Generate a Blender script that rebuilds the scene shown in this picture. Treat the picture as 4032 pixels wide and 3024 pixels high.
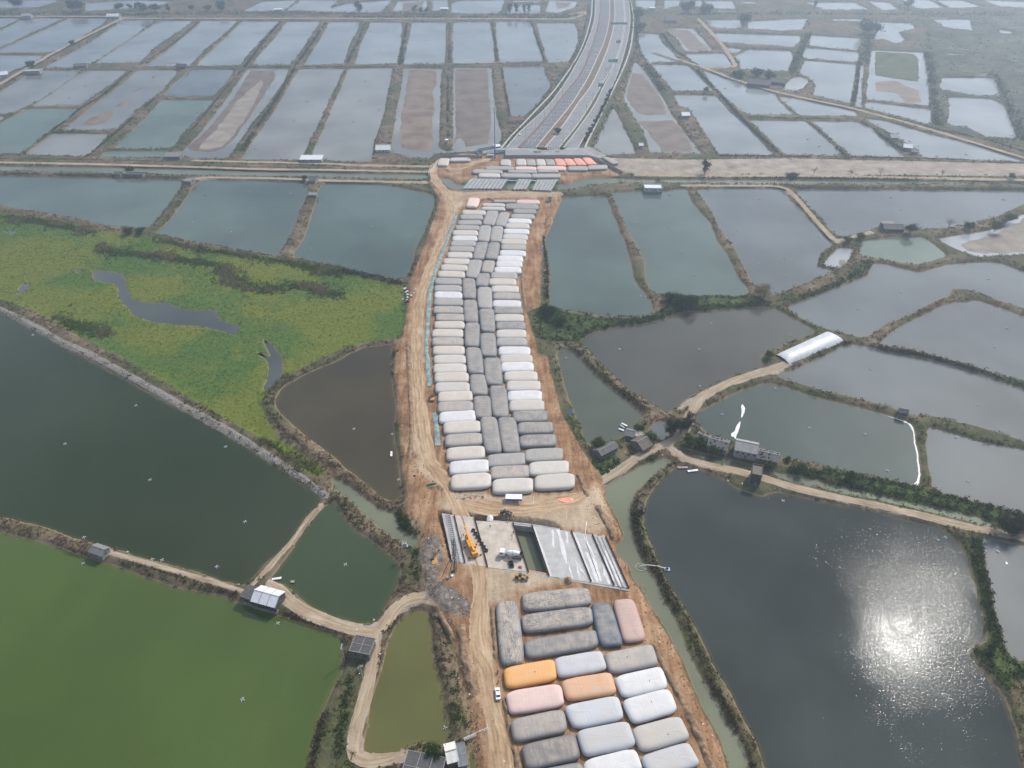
# Water-bag surcharge embankment crossing fish ponds, seen from a drone.
# All coordinates are ground metres: x right, y away from the camera's foot point, z above pond water level.
import bpy, bmesh, math, random
import numpy as np
from mathutils import Vector, Matrix, kdtree, noise as mnoise
from mathutils.geometry import delaunay_2d_cdt, tessellate_polygon

for _o in list(bpy.data.objects):
    bpy.data.objects.remove(_o)
S = bpy.context.scene
C = S.collection
R = math.radians
random.seed(7)
rng = np.random.default_rng(11)

# ------------------------------------------------------------------ camera
cam_d = bpy.data.cameras.new('camera')
cam_d.sensor_width = 36.0
cam_d.lens = 25.83
cam_d.clip_start = 1.0
cam_d.clip_end = 60000.0
cam = bpy.data.objects.new('camera', cam_d)
cam.location = (0, 0, 240.0)
cam.rotation_euler = (R(90 - 37.0), 0, 0)
C.objects.link(cam)
S.camera = cam

# ------------------------------------------------------------------ sky, sun, exposure
SUN_AZ, SUN_EL = 42.0, 47.0          # degrees right of the view direction, above the horizon
SKY_STRENGTH = 0.145
SUN_STRENGTH = 3.6
HAZE = 0.00044
S.view_settings.view_transform = 'Standard'
S.view_settings.look = 'None'
S.view_settings.exposure = 0.16
S.view_settings.gamma = 1.0
S.view_settings.use_curve_mapping = False
W = bpy.data.worlds.new('World')
S.world = W
W.use_nodes = True
wt = W.node_tree
wt.nodes.clear()
w_out = wt.nodes.new('ShaderNodeOutputWorld')
w_bg = wt.nodes.new('ShaderNodeBackground')
w_sky = wt.nodes.new('ShaderNodeTexSky')
w_sky.sky_type = 'NISHITA'
w_sky.sun_disc = False
w_sky.sun_elevation = R(SUN_EL)
w_sky.sun_rotation = R(SUN_AZ)
w_sky.air_density = 1.0
w_sky.dust_density = 3.2
w_sky.ozone_density = 2.0
w_bg.inputs['Strength'].default_value = SKY_STRENGTH
# thin broken cloud all over the sky (the ponds mirror it)
w_tc = wt.nodes.new('ShaderNodeTexCoord')
w_map = wt.nodes.new('ShaderNodeMapping')
w_map.inputs['Scale'].default_value = (1, 1, 2.2)
w_n = wt.nodes.new('ShaderNodeTexNoise')
w_n.inputs['Scale'].default_value = 2.6
w_n.inputs['Detail'].default_value = 5
w_n.inputs['Roughness'].default_value = 0.5
w_r = wt.nodes.new('ShaderNodeMapRange')
w_r.inputs['From Min'].default_value = 0.45
w_r.inputs['From Max'].default_value = 0.66
w_r.inputs['To Min'].default_value = 0.0
w_r.inputs['To Max'].default_value = 0.55
w_mix = wt.nodes.new('ShaderNodeMixRGB')
w_mix.inputs['Color2'].default_value = (9.6, 10.1, 10.8, 1)
wt.links.new(w_tc.outputs['Generated'], w_map.inputs['Vector'])
wt.links.new(w_map.outputs['Vector'], w_n.inputs['Vector'])
wt.links.new(w_n.outputs['Fac'], w_r.inputs['Value'])
wt.links.new(w_r.outputs['Result'], w_mix.inputs['Fac'])
wt.links.new(w_sky.outputs['Color'], w_mix.inputs['Color1'])
wt.links.new(w_mix.outputs['Color'], w_bg.inputs['Color'])
wt.links.new(w_bg.outputs['Background'], w_out.inputs['Surface'])

sun_d = bpy.data.lights.new('sun', 'SUN')
sun_d.energy = SUN_STRENGTH
sun_d.angle = R(0.7)
sun_d.color = (1.0, 0.955, 0.89)
sun = bpy.data.objects.new('sun', sun_d)
_sd = Vector((math.sin(R(SUN_AZ)) * math.cos(R(SUN_EL)), math.cos(R(SUN_AZ)) * math.cos(R(SUN_EL)), math.sin(R(SUN_EL))))
sun.rotation_euler = _sd.to_track_quat('Z', 'Y').to_euler()
sun.location = _sd * 500
C.objects.link(sun)

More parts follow.
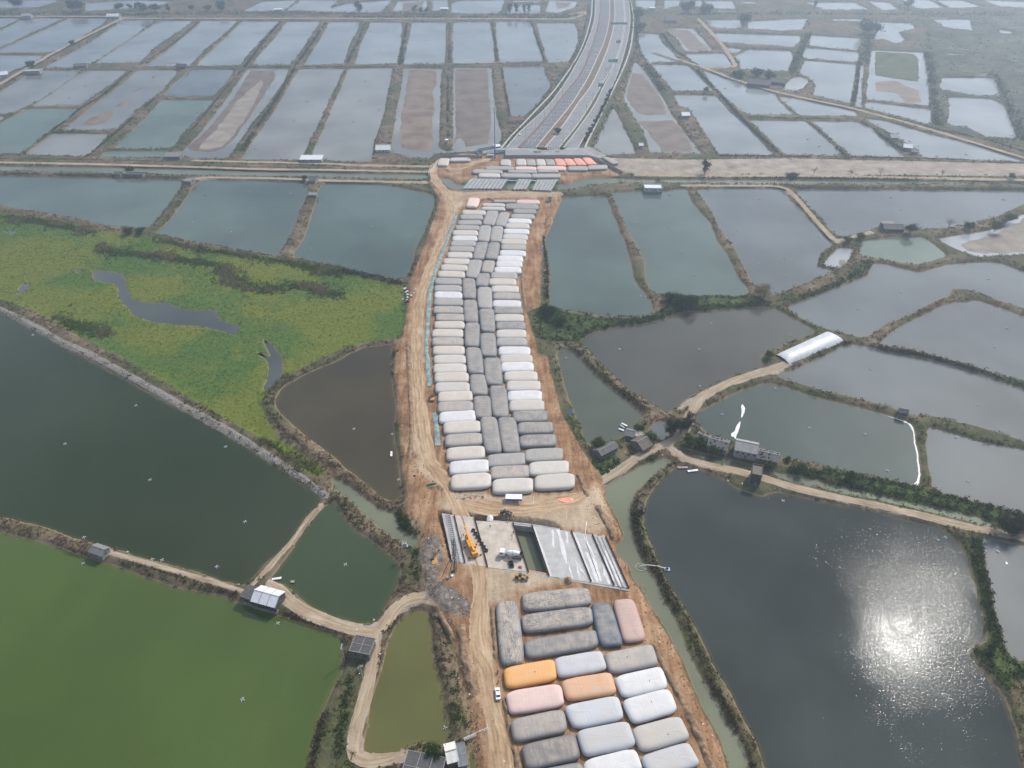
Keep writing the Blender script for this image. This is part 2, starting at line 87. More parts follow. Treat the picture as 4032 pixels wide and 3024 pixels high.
# ------------------------------------------------------------------ surveyed plan (metres)
PONDS = [["far","hazy",[[-898.6,1300.0],[-791.8,1300.0],[-781.3,1276.0],[-776.0,1213.6],[-760.3,1072.2]]],["far","hazy",[[-749.8,1072.2],[-767.0,1197.5],[-777.9,1287.9],[-716.1,1297.6],[-706.2,1088.2],[-706.0,982.7]]],["far","hazy",[[-706.2,1297.6],[-648.6,1296.4],[-636.8,1258.4],[-621.8,1134.8],[-619.5,1072.2],[-628.5,1060.9],[-774.3,1060.9],[-701.5,1072.2]]],["far","hazy",[[-766.9,1049.0],[-623.3,1046.5],[-616.7,1004.2],[-618.3,990.3],[-623.8,971.5],[-623.5,953.2],[-673.1,898.6]]],["far","far",[[-617.6,1276.0],[-563.9,1276.0],[-551.2,1156.4],[-540.9,1005.8],[-542.5,994.1],[-555.8,982.7],[-592.8,982.7],[-592.4,1038.1],[-598.4,1131.9],[-607.6,1213.6]]],["far","far",[[-555.5,1270.1],[-502.0,1270.1],[-498.1,1208.2],[-494.0,1090.0],[-480.9,1007.4],[-532.3,1004.2],[-537.2,1001.9],[-544.8,1099.1],[-549.0,1156.4]]],["far","far",[[-488.6,1270.1],[-432.6,1270.1],[-424.9,1197.5],[-420.7,1081.0],[-411.1,990.3],[-468.4,988.8],[-467.5,1021.8],[-473.0,1108.3],[-481.8,1208.2]]],["far","far",[[-423.1,1266.5],[-366.1,1266.5],[-361.1,1166.4],[-353.6,1046.5],[-346.4,994.1],[-402.3,990.3],[-407.1,1034.0],[-414.3,1141.6],[-422.4,1235.7]]],["far","far",[[-353.4,1264.2],[-301.2,1264.2],[-293.3,1156.4],[-285.7,1046.5],[-284.3,998.0],[-331.6,994.1],[-338.3,1050.7],[-342.4,1146.5]]],["far","far",[[-286.0,1260.7],[-237.4,1261.9],[-232.5,1208.2],[-228.2,1117.6],[-216.8,1001.9],[-265.8,994.9],[-272.4,1090.0],[-279.4,1187.0]]],["far","far",[[-221.1,1258.4],[-174.0,1258.4],[-166.9,1219.0],[-155.9,1108.3],[-148.0,1001.9],[-200.9,998.0],[-211.7,1099.1],[-217.5,1197.5]]],["far","far",[[-155.9,1258.4],[-102.8,1258.4],[-92.5,1099.1],[-86.1,1001.9],[-139.5,1000.4],[-146.2,1108.3]]],["far","far",[[-92.1,1260.7],[-35.3,1260.7],[-26.5,1127.1],[-22.1,1005.8],[-75.6,1001.9],[-83.6,1117.6]]],["far","far",[[-25.6,1260.7],[26.4,1264.2],[31.5,1219.0],[35.5,1108.3],[40.9,1013.7],[16.8,1012.1],[-15.2,1007.4],[-20.9,1117.6]]],["far","far",[[38.2,1252.7],[96.1,1255.0],[98.0,1197.5],[94.1,1127.1],[81.7,1054.9],[72.9,1013.7],[47.6,1005.8],[44.4,1054.9],[40.2,1197.5]]],["silt","brownish",[[-587.9,969.3],[-538.8,971.5],[-536.0,953.2],[-527.8,879.4],[-526.8,820.2],[-532.1,793.0],[-589.3,790.4],[-610.8,825.8],[-588.3,876.3],[-593.1,939.1]]],["far","small",[[-585.5,784.1],[-531.3,784.1],[-529.0,769.8],[-543.6,715.1]]],["silt","brownish",[[-532.0,969.3],[-479.9,969.3],[-475.3,918.5],[-472.9,849.0],[-471.1,823.0],[-523.5,820.2],[-525.1,867.0],[-533.0,939.1]]],["jade","greenish",[[-522.5,811.9],[-466.7,811.9],[-460.8,767.2],[-461.3,742.8],[-456.2,672.4],[-502.2,670.4],[-528.6,715.1],[-523.6,777.4]]],["silt","grey",[[-455.4,731.0],[-397.1,728.7],[-394.5,697.5],[-391.9,666.4],[-450.8,670.4]]],["silt","islands",[[-468.3,971.5],[-419.9,971.5],[-414.2,953.2],[-403.9,885.7],[-403.8,857.9],[-403.7,814.6],[-397.8,742.8],[-449.7,738.1],[-451.2,767.2],[-457.3,837.3],[-461.4,911.8]]],["slate","grey",[[-405.8,975.2],[-348.6,975.2],[-340.9,925.2],[-337.6,857.9],[-393.4,857.9],[-400.9,911.8],[-400.9,953.2]]],["jade","greenish",[[-390.3,843.1],[-334.5,843.1],[-329.1,834.4],[-327.9,793.0],[-326.3,733.4],[-321.3,686.9],[-375.2,686.9],[-378.4,715.1],[-382.6,782.5]]],["jade","narrow",[[-379.7,680.6],[-320.4,680.6],[-317.9,662.4],[-378.9,664.4]]],["silt","muddy drained",[[-332.2,978.9],[-280.7,978.9],[-272.5,918.5],[-267.2,803.7],[-264.1,715.1],[-259.3,660.4],[-293.2,660.4],[-307.4,672.4],[-309.4,733.4],[-317.1,825.8],[-328.1,932.1]]],["silt","long",[[-267.5,976.7],[-211.6,978.9],[-208.3,925.2],[-202.8,837.3],[-197.4,747.6],[-194.5,689.0],[-191.4,656.5],[-247.4,658.4],[-250.6,715.1],[-253.9,803.7],[-262.1,898.6]]],["silt","long",[[-206.4,978.9],[-150.8,982.7],[-144.9,908.4],[-135.8,787.7],[-133.4,715.1],[-127.6,652.6],[-163.6,654.5],[-185.3,670.4],[-188.8,728.7],[-195.5,825.8],[-199.7,898.6]]],["silt","drained",[[-135.9,980.4],[-86.8,978.9],[-87.7,953.2],[-77.8,814.6],[-69.2,689.0],[-58.5,678.6],[-56.1,697.5],[-73.8,982.7],[-25.6,982.7],[-21.4,873.2],[-16.3,782.5],[-10.1,728.7],[-11.3,706.2],[-17.7,693.2],[-36.9,678.6],[-58.3,675.7],[-73.8,672.4],[-74.4,659.6],[-88.4,661.2],[-103.9,672.4],[-113.6,678.6],[-115.6,701.8],[-121.5,777.4],[-127.5,873.2]]],["slate","beside",[[-11.9,986.5],[40.1,990.3],[40.7,953.2],[44.7,911.8],[44.2,898.6],[27.7,825.8],[13.6,785.1],[-1.0,785.1],[-3.6,843.1],[-8.4,911.8]]],["silt","triangular",[[109.2,814.6],[111.7,793.0],[113.1,738.1],[115.8,672.4],[84.8,670.4],[75.7,697.5],[82.2,719.6],[100.8,782.5]]],["far","far",[[187.2,1181.8],[214.9,1176.6],[212.1,1117.6],[217.9,1063.5],[217.2,1013.7],[175.9,1005.8],[175.4,1081.0],[178.6,1127.1]]],["far","far",[[177.7,998.0],[221.8,998.0],[224.8,982.7],[229.1,946.1],[231.5,879.4],[186.8,878.2],[182.6,939.1]]],["far","right",[[183.3,864.0],[229.9,860.9],[232.2,803.7],[238.2,762.2],[240.7,701.8],[242.1,670.4],[192.2,670.4],[190.9,697.5],[191.8,767.2],[191.3,814.6],[182.3,820.2]]],["silt","drained",[[159.1,1013.7],[164.7,982.7],[169.6,879.4],[169.1,803.7],[168.7,782.5],[172.8,719.6],[176.6,672.4],[128.6,676.5],[131.6,738.1],[128.3,782.5],[125.0,849.0],[134.7,898.6]]],["far","r",[[233.4,1054.9],[283.1,1059.2],[286.5,1034.0],[282.1,990.3],[241.2,982.7],[233.6,1013.7]]],["silt","r",[[231.4,1221.2],[274.1,1213.6],[274.9,1136.7],[273.6,1070.5],[235.0,1067.8],[237.8,1127.1]]],["far","r",[[302.0,1276.0],[361.2,1278.3],[348.7,1213.6],[314.8,1213.6],[305.5,1224.5]]],["far","r",[[372.2,1264.2],[430.8,1281.9],[472.0,1287.9],[435.3,1202.8],[403.6,1197.5],[356.0,1210.4]]],["far","r",[[299.6,1181.8],[421.0,1164.4],[409.3,1127.1],[387.1,1090.0],[358.9,1103.7],[334.2,1108.3],[296.4,1122.3]]],["far","r",[[294.3,1094.5],[316.6,1081.0],[302.8,1059.2],[294.5,1059.2]]],["far","r",[[296.6,1042.3],[325.1,1081.0],[379.5,1072.2],[372.3,1038.1],[342.9,964.1],[288.1,975.2],[295.7,1013.7]]],["far","r",[[438.1,1168.5],[502.9,1148.4],[472.0,1072.2],[412.4,1099.1]]],["far","r",[[404.7,1091.8],[469.4,1065.2],[446.6,1007.4],[382.4,1031.5]]],["far","r",[[381.9,1020.1],[441.7,999.6],[411.1,925.2],[371.6,830.4],[341.8,860.9],[355.9,898.6],[361.0,925.2],[354.9,953.2],[366.1,982.7]]],["milk","basin",[[321.6,905.1],[345.9,942.6],[356.9,935.6],[354.2,918.5],[339.4,892.1],[323.7,876.3],[313.2,882.6]]],["far","r",[[237.3,964.1],[246.9,964.1],[273.5,901.9],[300.7,870.1],[296.4,843.1],[297.4,790.4],[248.6,790.4],[240.1,837.3],[237.6,879.4]]],["far","r",[[303.3,857.9],[334.0,837.3],[365.2,806.4],[363.9,785.1],[303.1,787.7],[301.5,820.2],[299.0,843.1]]],["far","r",[[245.5,772.3],[302.3,769.8],[304.5,742.8],[305.8,701.8],[305.6,668.4],[253.6,670.4],[251.3,697.5],[249.3,733.4]]],["far","r",[[308.2,768.2],[355.9,768.2],[362.2,747.6],[360.6,701.8],[361.2,668.4],[361.2,665.2],[313.9,667.6],[311.7,693.2],[310.6,733.4]]],["far","r",[[369.0,777.4],[384.6,772.3],[416.8,724.1],[433.4,708.4],[471.3,656.5],[487.8,648.7],[463.8,652.6],[378.4,662.4],[380.2,689.0],[375.0,733.4],[369.5,762.2]]],["far","ditch",[[447.0,998.0],[448.0,990.3],[410.2,898.6],[378.3,814.6],[371.8,817.4],[406.6,898.6]]],["far","r",[[490.5,1076.6],[556.4,1063.5],[506.4,939.1],[454.3,820.2],[434.0,831.5],[395.4,846.0],[427.8,925.2]]],["far","r",[[392.0,837.3],[450.9,809.1],[427.0,754.9],[408.1,782.5],[381.6,814.6]]],["far","r",[[521.6,935.6],[583.4,935.6],[569.5,898.6],[553.2,860.9],[525.2,860.9],[495.7,885.7]]],["far","r",[[490.9,854.9],[536.4,849.0],[536.6,820.2],[511.8,762.2],[491.0,712.9],[463.0,719.6],[461.8,747.6],[443.9,757.3],[468.3,803.7]]],["far","r",[[566.1,1264.2],[621.7,1252.7],[611.8,1213.6],[574.9,1187.0],[562.6,1136.7],[541.6,1112.9],[533.4,1146.5],[514.3,1131.9],[549.2,1197.5]]],["far","r",[[668.7,1281.9],[727.6,1281.9],[690.3,1197.5],[658.8,1219.0]]],["far","r",[[509.3,1285.5],[558.5,1285.5],[548.3,1261.9],[506.4,1266.5]]],["far","t",[[298.9,1445.2],[334.3,1445.2],[325.7,1384.1],[297.4,1380.0]]],["far","t",[[338.9,1440.8],[387.8,1440.8],[375.9,1363.9],[338.9,1366.5]]],["far","t",[[338.6,1353.3],[375.9,1353.3],[371.4,1340.3],[338.3,1340.3]]],["far","t",[[399.6,1433.5],[428.0,1433.5],[421.0,1411.9],[395.6,1411.9]]],["far","t",[[513.7,1426.2],[597.3,1426.2],[598.7,1357.2],[525.2,1357.2],[515.6,1391.0]]],["milk","t",[[625.4,1436.4],[656.5,1426.2],[649.2,1363.9],[618.0,1350.7]]],["far","t",[[691.7,1478.3],[739.3,1448.1],[730.1,1370.6],[684.1,1366.5],[685.1,1404.9]]],["far","t",[[750.2,1448.1],[793.9,1448.1],[802.1,1384.1],[740.5,1370.6]]],["far","t",[[834.9,1448.1],[898.3,1433.5],[886.2,1370.6],[828.3,1384.1]]],["far","t",[[-283.3,1419.0],[-212.0,1448.1],[-217.1,1331.3],[-325.0,1337.7]]],["milk","t",[[-199.3,1433.5],[-149.2,1448.1],[-142.8,1350.7],[-198.5,1344.2]]],["far","t",[[-139.6,1448.1],[-113.7,1448.1],[-106.8,1350.7],[-132.0,1344.2]]],["far","t",[[-103.6,1419.0],[-91.4,1440.8],[-13.9,1448.1],[-19.2,1324.9],[-98.7,1324.9]]],["far","t",[[1.1,1440.8],[50.3,1448.1],[48.1,1421.9],[1.1,1421.9]]],["far","t",[[-1.6,1404.9],[48.9,1404.9],[46.5,1327.5],[-9.1,1327.5]]],["milk","t",[[66.7,1448.1],[114.8,1433.5],[105.6,1377.3],[74.4,1327.5],[54.5,1337.7]]],["far","t",[[218.3,1448.1],[253.8,1448.1],[240.4,1370.6],[221.2,1363.9],[211.9,1391.0]]],["far","t",[[270.2,1448.1],[298.9,1448.1],[285.8,1391.0],[254.9,1363.9]]],["far","t",[[-740.0,1419.0],[-679.7,1448.1],[-595.1,1433.5],[-608.4,1384.1],[-629.1,1370.6],[-707.9,1344.2]]],["far","t",[[-943.9,1419.0],[-851.8,1448.1],[-797.2,1448.1],[-801.7,1377.3],[-911.4,1363.9]]],["far","t",[[-447.1,1344.2],[-438.1,1433.5],[-379.2,1448.1],[-380.6,1344.2]]],["far","t",[[-377.1,1350.7],[-373.7,1448.1],[-305.4,1448.1],[-308.9,1344.2]]],["creek","canal",[[-499.8,642.8],[-457.5,641.3],[-336.3,638.3],[-220.5,631.6],[-149.9,627.2],[-71.4,621.1],[-70.4,609.4],[-147.6,614.6],[-216.8,618.2],[-273.5,619.3],[-298.2,620.7],[-326.8,625.0],[-347.5,622.9],[-382.2,627.9],[-451.3,630.1],[-492.5,630.9]]],["teal","P1",[[-485.9,620.0],[-445.2,619.3],[-349.3,614.6],[-320.7,610.1],[-283.1,608.7],[-278.5,592.3],[-274.8,551.3],[-274.5,525.3],[-275.6,513.0],[-304.1,517.0],[-327.9,528.1],[-374.1,543.9],[-409.9,555.8],[-453.5,566.5]]],["teal","P2",[[-266.1,609.4],[-220.6,607.6],[-175.7,605.2],[-169.3,579.2],[-167.8,545.3],[-163.9,503.7],[-165.2,481.0],[-164.8,466.6],[-194.1,477.3],[-239.5,493.4],[-266.6,505.0],[-264.0,522.5],[-264.7,557.3],[-268.6,597.4]]],["teal","P3",[[-161.3,602.5],[-145.3,602.5],[-112.2,600.8],[-91.3,590.7],[-68.5,580.8],[-63.3,572.8],[-62.4,554.3],[-64.2,519.8],[-68.0,488.4],[-69.2,457.4],[-71.8,434.4],[-80.3,436.5],[-97.6,440.8],[-117.3,451.8],[-136.0,458.5],[-155.3,467.8],[-154.1,481.0],[-153.0,498.5],[-155.5,528.1],[-158.3,563.4],[-161.7,585.7]]],["dark","pool",[[-286.9,447.3],[-280.0,447.3],[-271.1,446.2],[-263.5,441.9],[-255.6,429.1],[-245.0,411.0],[-238.1,406.2],[-230.2,403.7],[-218.6,404.2],[-207.1,396.7],[-199.5,394.3],[-186.6,396.1],[-183.9,393.9],[-183.1,388.4],[-178.6,383.1],[-173.0,380.4],[-164.8,378.1],[-165.0,372.6],[-165.8,365.9],[-171.9,370.9],[-188.5,376.1],[-200.0,376.9],[-216.3,380.4],[-234.7,388.4],[-242.2,399.5],[-251.3,407.1],[-258.0,423.0],[-263.7,429.1],[-278.9,433.3]]],["dark","pool",[[-321.6,414.9],[-323.9,425.0],[-322.1,431.2],[-316.3,424.0],[-317.6,416.9]]],["dark","pool",[[-382.3,510.3],[-372.3,509.0],[-368.3,503.7],[-374.1,503.7]]],["dark","pool",[[-298.5,446.2],[-294.8,449.5],[-292.7,442.9]]],["dark","pool",[[-149.4,350.1],[-141.3,346.2],[-136.9,343.1],[-147.4,362.2],[-144.6,362.2],[-136.3,350.9],[-129.9,343.1],[-126.7,326.8],[-129.7,315.6],[-133.8,312.1],[-134.3,326.8],[-137.5,338.6],[-143.5,344.7]]],["brown","BP",[[-96.9,341.6],[-92.7,347.8],[-84.9,354.1],[-69.9,356.5],[-69.5,349.4],[-67.1,328.3],[-61.6,304.8],[-58.0,274.0],[-52.2,247.9],[-49.8,234.0],[-53.5,230.6],[-63.6,237.8],[-81.1,256.2],[-95.8,269.4],[-110.4,283.4],[-121.3,295.8],[-125.3,304.8],[-124.4,314.2],[-116.1,325.4]]],["green2","DG",[[-363.9,418.9],[-318.8,392.1],[-296.8,377.8],[-249.3,346.6],[-224.8,331.2],[-189.8,307.4],[-148.6,281.0],[-119.5,259.4],[-101.5,245.8],[-88.6,235.9],[-85.9,233.0],[-86.5,229.2],[-91.3,220.1],[-93.8,207.9],[-98.6,198.8],[-100.6,196.7],[-104.1,188.9],[-106.1,185.2],[-111.8,185.9],[-126.1,191.6],[-147.1,197.5],[-161.8,202.4],[-169.0,204.0],[-179.8,207.9],[-192.3,212.1],[-208.5,217.8],[-224.2,222.0],[-246.0,224.6]]],["green1","BG",[[-250.0,220.1],[-218.9,212.6],[-203.7,208.7],[-188.6,204.5],[-175.8,199.2],[-168.9,196.7],[-161.1,194.7],[-146.7,188.5],[-132.8,184.4],[-116.2,180.3],[-106.1,177.1],[-89.5,170.8],[-80.0,167.7],[-70.6,164.7],[-63.5,161.4],[-62.1,158.8],[-61.5,152.5],[-60.9,147.6],[-63.4,137.1],[-65.0,132.1],[-65.7,125.7],[-66.1,118.0],[-66.0,113.1],[-63.9,103.8],[-177.5,103.8]]],["green3","SG",[[-80.7,231.1],[-75.0,223.7],[-68.2,215.6],[-59.1,207.9],[-51.0,201.2],[-49.7,200.7],[-45.0,193.6],[-45.8,185.2],[-48.2,175.7],[-50.7,168.0],[-54.0,167.0],[-58.8,167.7],[-65.1,170.1],[-72.1,172.2],[-78.8,175.7],[-84.0,180.0],[-87.3,183.7],[-90.3,185.9],[-95.0,187.4],[-97.2,188.9],[-95.1,192.8],[-92.7,200.7],[-90.8,209.0],[-88.0,217.4],[-84.4,225.5]]],["olive","OP",[[-39.5,173.2],[-36.1,173.9],[-32.4,172.9],[-31.1,168.7],[-29.7,158.8],[-27.5,149.4],[-24.7,142.2],[-22.7,133.7],[-21.4,126.2],[-21.1,121.5],[-23.6,120.5],[-29.8,122.5],[-35.6,119.5],[-40.4,118.2],[-46.5,118.5],[-48.8,120.5],[-49.1,125.7],[-48.5,134.8],[-47.6,143.4],[-46.5,155.0],[-44.9,164.0],[-42.6,169.4]]],["creek","creek",[[-83.6,246.8],[-75.4,240.8],[-67.9,234.0],[-58.5,226.4],[-52.8,224.6],[-48.2,214.7],[-41.2,211.3],[-38.9,207.9],[-39.1,203.7],[-44.4,205.4],[-50.9,210.4],[-56.8,214.7],[-66.5,225.5],[-77.3,235.9],[-82.7,241.8]]],["olive","ditch",[[-27.6,172.9],[-23.9,161.4],[-20.1,146.4],[-17.5,139.4],[-15.4,130.5],[-13.7,114.1],[-11.3,103.8],[-9.8,103.8],[-12.1,114.0],[-14.3,131.0],[-16.1,138.2],[-18.9,147.0],[-22.6,161.4],[-25.4,166.7]]],["teal","RP1",[[41.6,572.8],[57.4,573.5],[75.4,576.0],[77.3,569.7],[79.0,539.5],[81.1,506.4],[82.1,485.9],[82.8,457.4],[81.5,435.4],[85.6,416.9],[89.0,399.5],[88.2,391.2],[81.4,387.5],[56.7,388.4],[36.0,393.9],[23.7,398.6],[25.9,439.7],[24.7,476.1],[24.1,490.9],[32.8,533.8]]],["teal","RP2",[[82.3,580.8],[109.8,585.7],[125.0,584.1],[143.1,590.7],[146.4,587.4],[144.9,560.4],[152.3,525.3],[149.9,493.4],[152.7,466.6],[151.5,444.0],[154.2,417.9],[150.1,411.0],[110.0,412.0],[90.6,416.9],[89.3,435.4],[92.6,462.0],[89.0,496.0],[85.9,517.0],[84.3,554.3]]],["slate","RP3",[[154.4,589.0],[182.2,591.7],[227.2,590.7],[225.8,572.8],[228.2,548.3],[229.3,525.3],[233.6,493.4],[232.1,485.9],[220.2,473.7],[214.9,464.3],[209.6,451.8],[220.4,446.2],[215.8,441.9],[202.2,435.4],[175.1,416.9],[166.9,413.0],[160.5,418.9],[159.2,433.3],[159.1,462.0],[160.1,488.4],[156.3,511.7],[157.7,533.8],[155.5,563.4]]],["slate","RP4",[[235.1,589.0],[271.9,589.0],[310.4,588.4],[437.9,585.7],[423.4,560.4],[409.3,557.3],[379.8,536.6],[352.2,522.5],[327.2,514.4],[305.0,511.7],[282.7,519.8],[272.5,511.7],[253.4,501.1],[241.8,497.2],[239.5,517.0],[237.4,554.3]]],["jade","RP5",[[254.2,490.9],[279.3,497.2],[304.9,498.5],[305.9,483.4],[308.0,469.0],[284.9,456.3],[278.0,455.1],[254.9,464.3],[244.4,466.6],[252.4,483.4]]],["milk","RP5b",[[230.4,476.1],[234.9,481.0],[245.5,479.8],[240.2,471.3],[227.3,450.6],[215.3,452.9],[215.8,457.4]]],["milk","RP6",[[311.7,496.0],[354.0,507.7],[373.2,519.8],[400.9,539.5],[427.0,545.3],[384.9,473.7],[361.6,471.3],[326.4,466.6],[320.2,476.1]]],["slate","RP7",[[249.1,456.3],[257.4,456.9],[273.0,446.2],[279.9,445.1],[299.3,455.1],[320.2,458.5],[338.8,459.2],[348.3,445.1],[362.7,418.9],[340.0,381.3],[321.4,396.7],[311.2,407.1],[301.9,417.9],[293.3,423.0],[286.8,419.9],[282.4,413.0],[258.6,397.6],[237.8,384.9],[221.2,374.3],[208.3,362.6],[187.1,375.2],[177.6,386.6],[172.6,398.6],[193.2,411.0],[219.8,427.1],[238.9,439.7],[244.9,448.4]]],["slate","RP8",[[215.0,357.6],[224.0,367.5],[244.6,383.1],[267.4,397.6],[279.7,405.2],[290.1,404.2],[295.9,408.1],[302.8,402.3],[316.3,387.5],[333.7,370.9],[296.1,308.8],[278.6,319.7],[260.0,334.9],[232.4,350.9],[215.9,356.5]]],["slate","RP9",[[196.1,356.5],[203.0,355.7],[216.3,348.6],[237.1,341.6],[256.7,328.3],[275.1,313.5],[291.3,300.9],[265.0,257.3],[251.8,271.7],[240.0,279.8],[221.3,289.5],[204.3,292.0],[200.3,295.8],[187.3,303.5],[166.1,312.8],[155.0,319.7],[147.6,323.2],[146.9,326.8],[159.0,332.6],[176.6,343.9],[188.7,353.3]]],["teal2","RP10",[[93.5,293.2],[105.5,300.9],[119.1,310.1],[137.3,319.7],[145.8,316.9],[156.5,308.8],[177.8,299.6],[191.1,292.6],[200.6,287.1],[202.9,283.4],[199.6,274.0],[194.3,259.4],[190.7,248.9],[186.8,240.8],[178.5,243.8],[165.6,247.3],[152.7,251.5],[139.7,256.2],[127.8,260.5],[119.6,268.9],[108.7,270.6],[106.5,274.0],[97.8,276.3],[93.6,285.8]]],["slate","RP11",[[209.4,282.2],[216.2,278.6],[228.1,271.7],[248.1,264.9],[265.0,257.3],[238.7,213.9],[224.6,222.8],[212.2,229.2],[202.2,234.0],[191.6,238.3],[196.1,252.0],[202.4,269.4]]],["grey","RP12",[[39.4,360.1],[49.3,370.1],[64.8,376.1],[83.1,379.5],[98.7,388.4],[106.4,393.0],[136.0,395.8],[158.3,399.5],[166.9,395.8],[174.6,383.1],[182.8,370.9],[179.0,367.5],[163.6,359.3],[143.8,346.6],[141.1,343.1],[140.8,338.6],[142.4,334.9],[136.6,332.6],[119.0,324.0],[102.3,312.8],[91.7,304.8],[87.5,299.6],[82.4,294.5],[79.7,292.6],[72.4,302.2],[61.8,314.2],[51.3,334.1],[44.1,350.9],[39.3,358.9]]],["grey2","RP13",[[25.7,349.4],[30.7,351.7],[37.5,346.2],[41.0,335.6],[49.9,319.7],[60.4,303.5],[67.7,292.0],[66.4,288.3],[57.0,276.3],[44.9,269.4],[38.0,268.3],[35.4,274.0],[32.7,290.7],[29.2,311.5],[27.0,332.6]]],["slate","tiny",[[67.5,279.8],[74.1,287.1],[80.2,285.8],[77.5,275.1],[72.4,271.7]]],["creek","creek",[[74.1,259.4],[76.7,257.3],[65.7,247.9],[58.0,238.8],[53.2,229.2],[51.4,220.1],[51.8,207.9],[54.4,198.8],[53.4,196.7],[57.3,188.9],[59.8,177.8],[63.7,162.7],[64.0,158.1],[66.4,147.6],[70.0,138.8],[72.5,131.0],[76.1,120.5],[75.7,113.1],[73.3,103.8],[70.5,103.8],[70.0,114.0],[69.1,123.1],[65.4,134.8],[62.9,146.4],[62.1,153.7],[57.4,166.7],[53.8,177.8],[52.1,182.9],[48.6,188.9],[48.2,195.1],[44.2,199.1],[43.4,203.2],[44.3,205.4],[48.2,210.4],[46.1,220.9],[42.5,232.1],[42.7,240.8],[49.7,245.8],[65.5,256.2]]],["creek","canal",[[78.4,267.2],[82.9,266.0],[89.9,263.8],[103.6,258.4],[113.5,254.1],[126.6,248.9],[143.0,244.3],[145.7,241.8],[137.3,239.8],[124.9,245.8],[116.3,251.0],[111.4,251.5],[95.7,256.2],[82.2,262.2]]],["weed","weeds",[[146.3,241.5],[161.2,235.9],[185.2,227.3],[203.0,221.8],[207.9,218.3],[205.9,215.6],[195.4,220.1],[172.3,229.2],[147.5,236.9],[140.1,239.6]]],["ink","BIG",[[75.9,252.5],[69.7,245.8],[63.3,236.9],[58.5,227.3],[57.0,217.4],[58.3,207.9],[59.5,198.8],[60.8,191.2],[63.6,182.2],[66.3,176.4],[70.4,161.4],[72.7,151.2],[75.8,140.5],[78.4,129.4],[80.2,120.5],[81.2,113.1],[81.4,103.8],[162.6,103.8],[165.5,116.5],[168.8,128.3],[170.5,138.2],[168.6,147.0],[167.5,153.7],[169.4,157.5],[176.4,160.1],[179.3,166.7],[183.4,182.9],[189.2,200.7],[188.3,208.2],[183.7,216.5],[163.2,223.7],[147.9,228.3],[134.8,232.1],[120.9,236.9],[116.4,235.9],[113.0,233.5],[107.4,235.9],[102.7,239.8],[93.9,247.9],[84.8,253.1],[80.9,255.2]]],["slate","right",[[199.4,209.6],[214.9,205.4],[231.1,201.2],[204.6,157.5],[185.7,152.8],[181.7,151.8],[181.4,157.5],[183.9,166.7],[191.4,188.9],[195.6,200.7],[199.2,209.0]]],["slate","right",[[180.0,144.3],[197.2,145.2],[183.8,123.1],[179.2,139.4]]],["creek","canal",[[-62.2,614.6],[-54.0,612.9],[-48.0,600.8],[-39.9,597.4],[-14.0,607.6],[38.8,605.9],[43.6,597.4],[60.3,611.1],[73.9,614.6],[123.9,610.1],[122.7,602.5],[112.0,600.8],[99.3,604.2],[64.5,597.4],[56.0,589.0],[37.8,585.7],[34.2,590.7],[-13.7,589.0],[-40.7,587.4],[-52.5,590.7],[-59.9,602.5]]],["creek","canal",[[127.8,609.4],[146.7,610.1],[225.9,608.7],[278.5,607.6],[357.1,605.9],[436.3,603.2],[460.6,602.5],[458.2,598.4],[394.0,600.8],[328.1,599.8],[236.4,599.8],[197.4,600.8],[145.2,601.8],[128.1,603.2]]],["creek","bridge",[[-31.4,221.3],[-16.6,219.7],[0.7,217.8],[8.4,216.8],[18.3,214.3],[23.8,190.7],[14.9,189.7],[6.6,191.5],[-9.9,193.7],[-24.5,196.5]]],["far","FENPOOL",[[583.6,1059.2],[601.4,1053.2],[595.3,1044.8],[582.5,1048.1]]],["far","FENPOOL",[[616.8,1054.9],[631.5,1053.2],[625.1,1044.8],[616.7,1046.5]]],["far","FENPOOL",[[578.2,954.7],[592.6,956.9],[586.1,946.1],[578.3,947.5]]],["far","FENPOOL",[[735.2,1208.2],[747.5,1192.2],[731.7,1171.5],[723.5,1181.8]]],["far","FENPOOL",[[610.9,1094.5],[625.7,1085.5],[612.8,1076.6]]]]
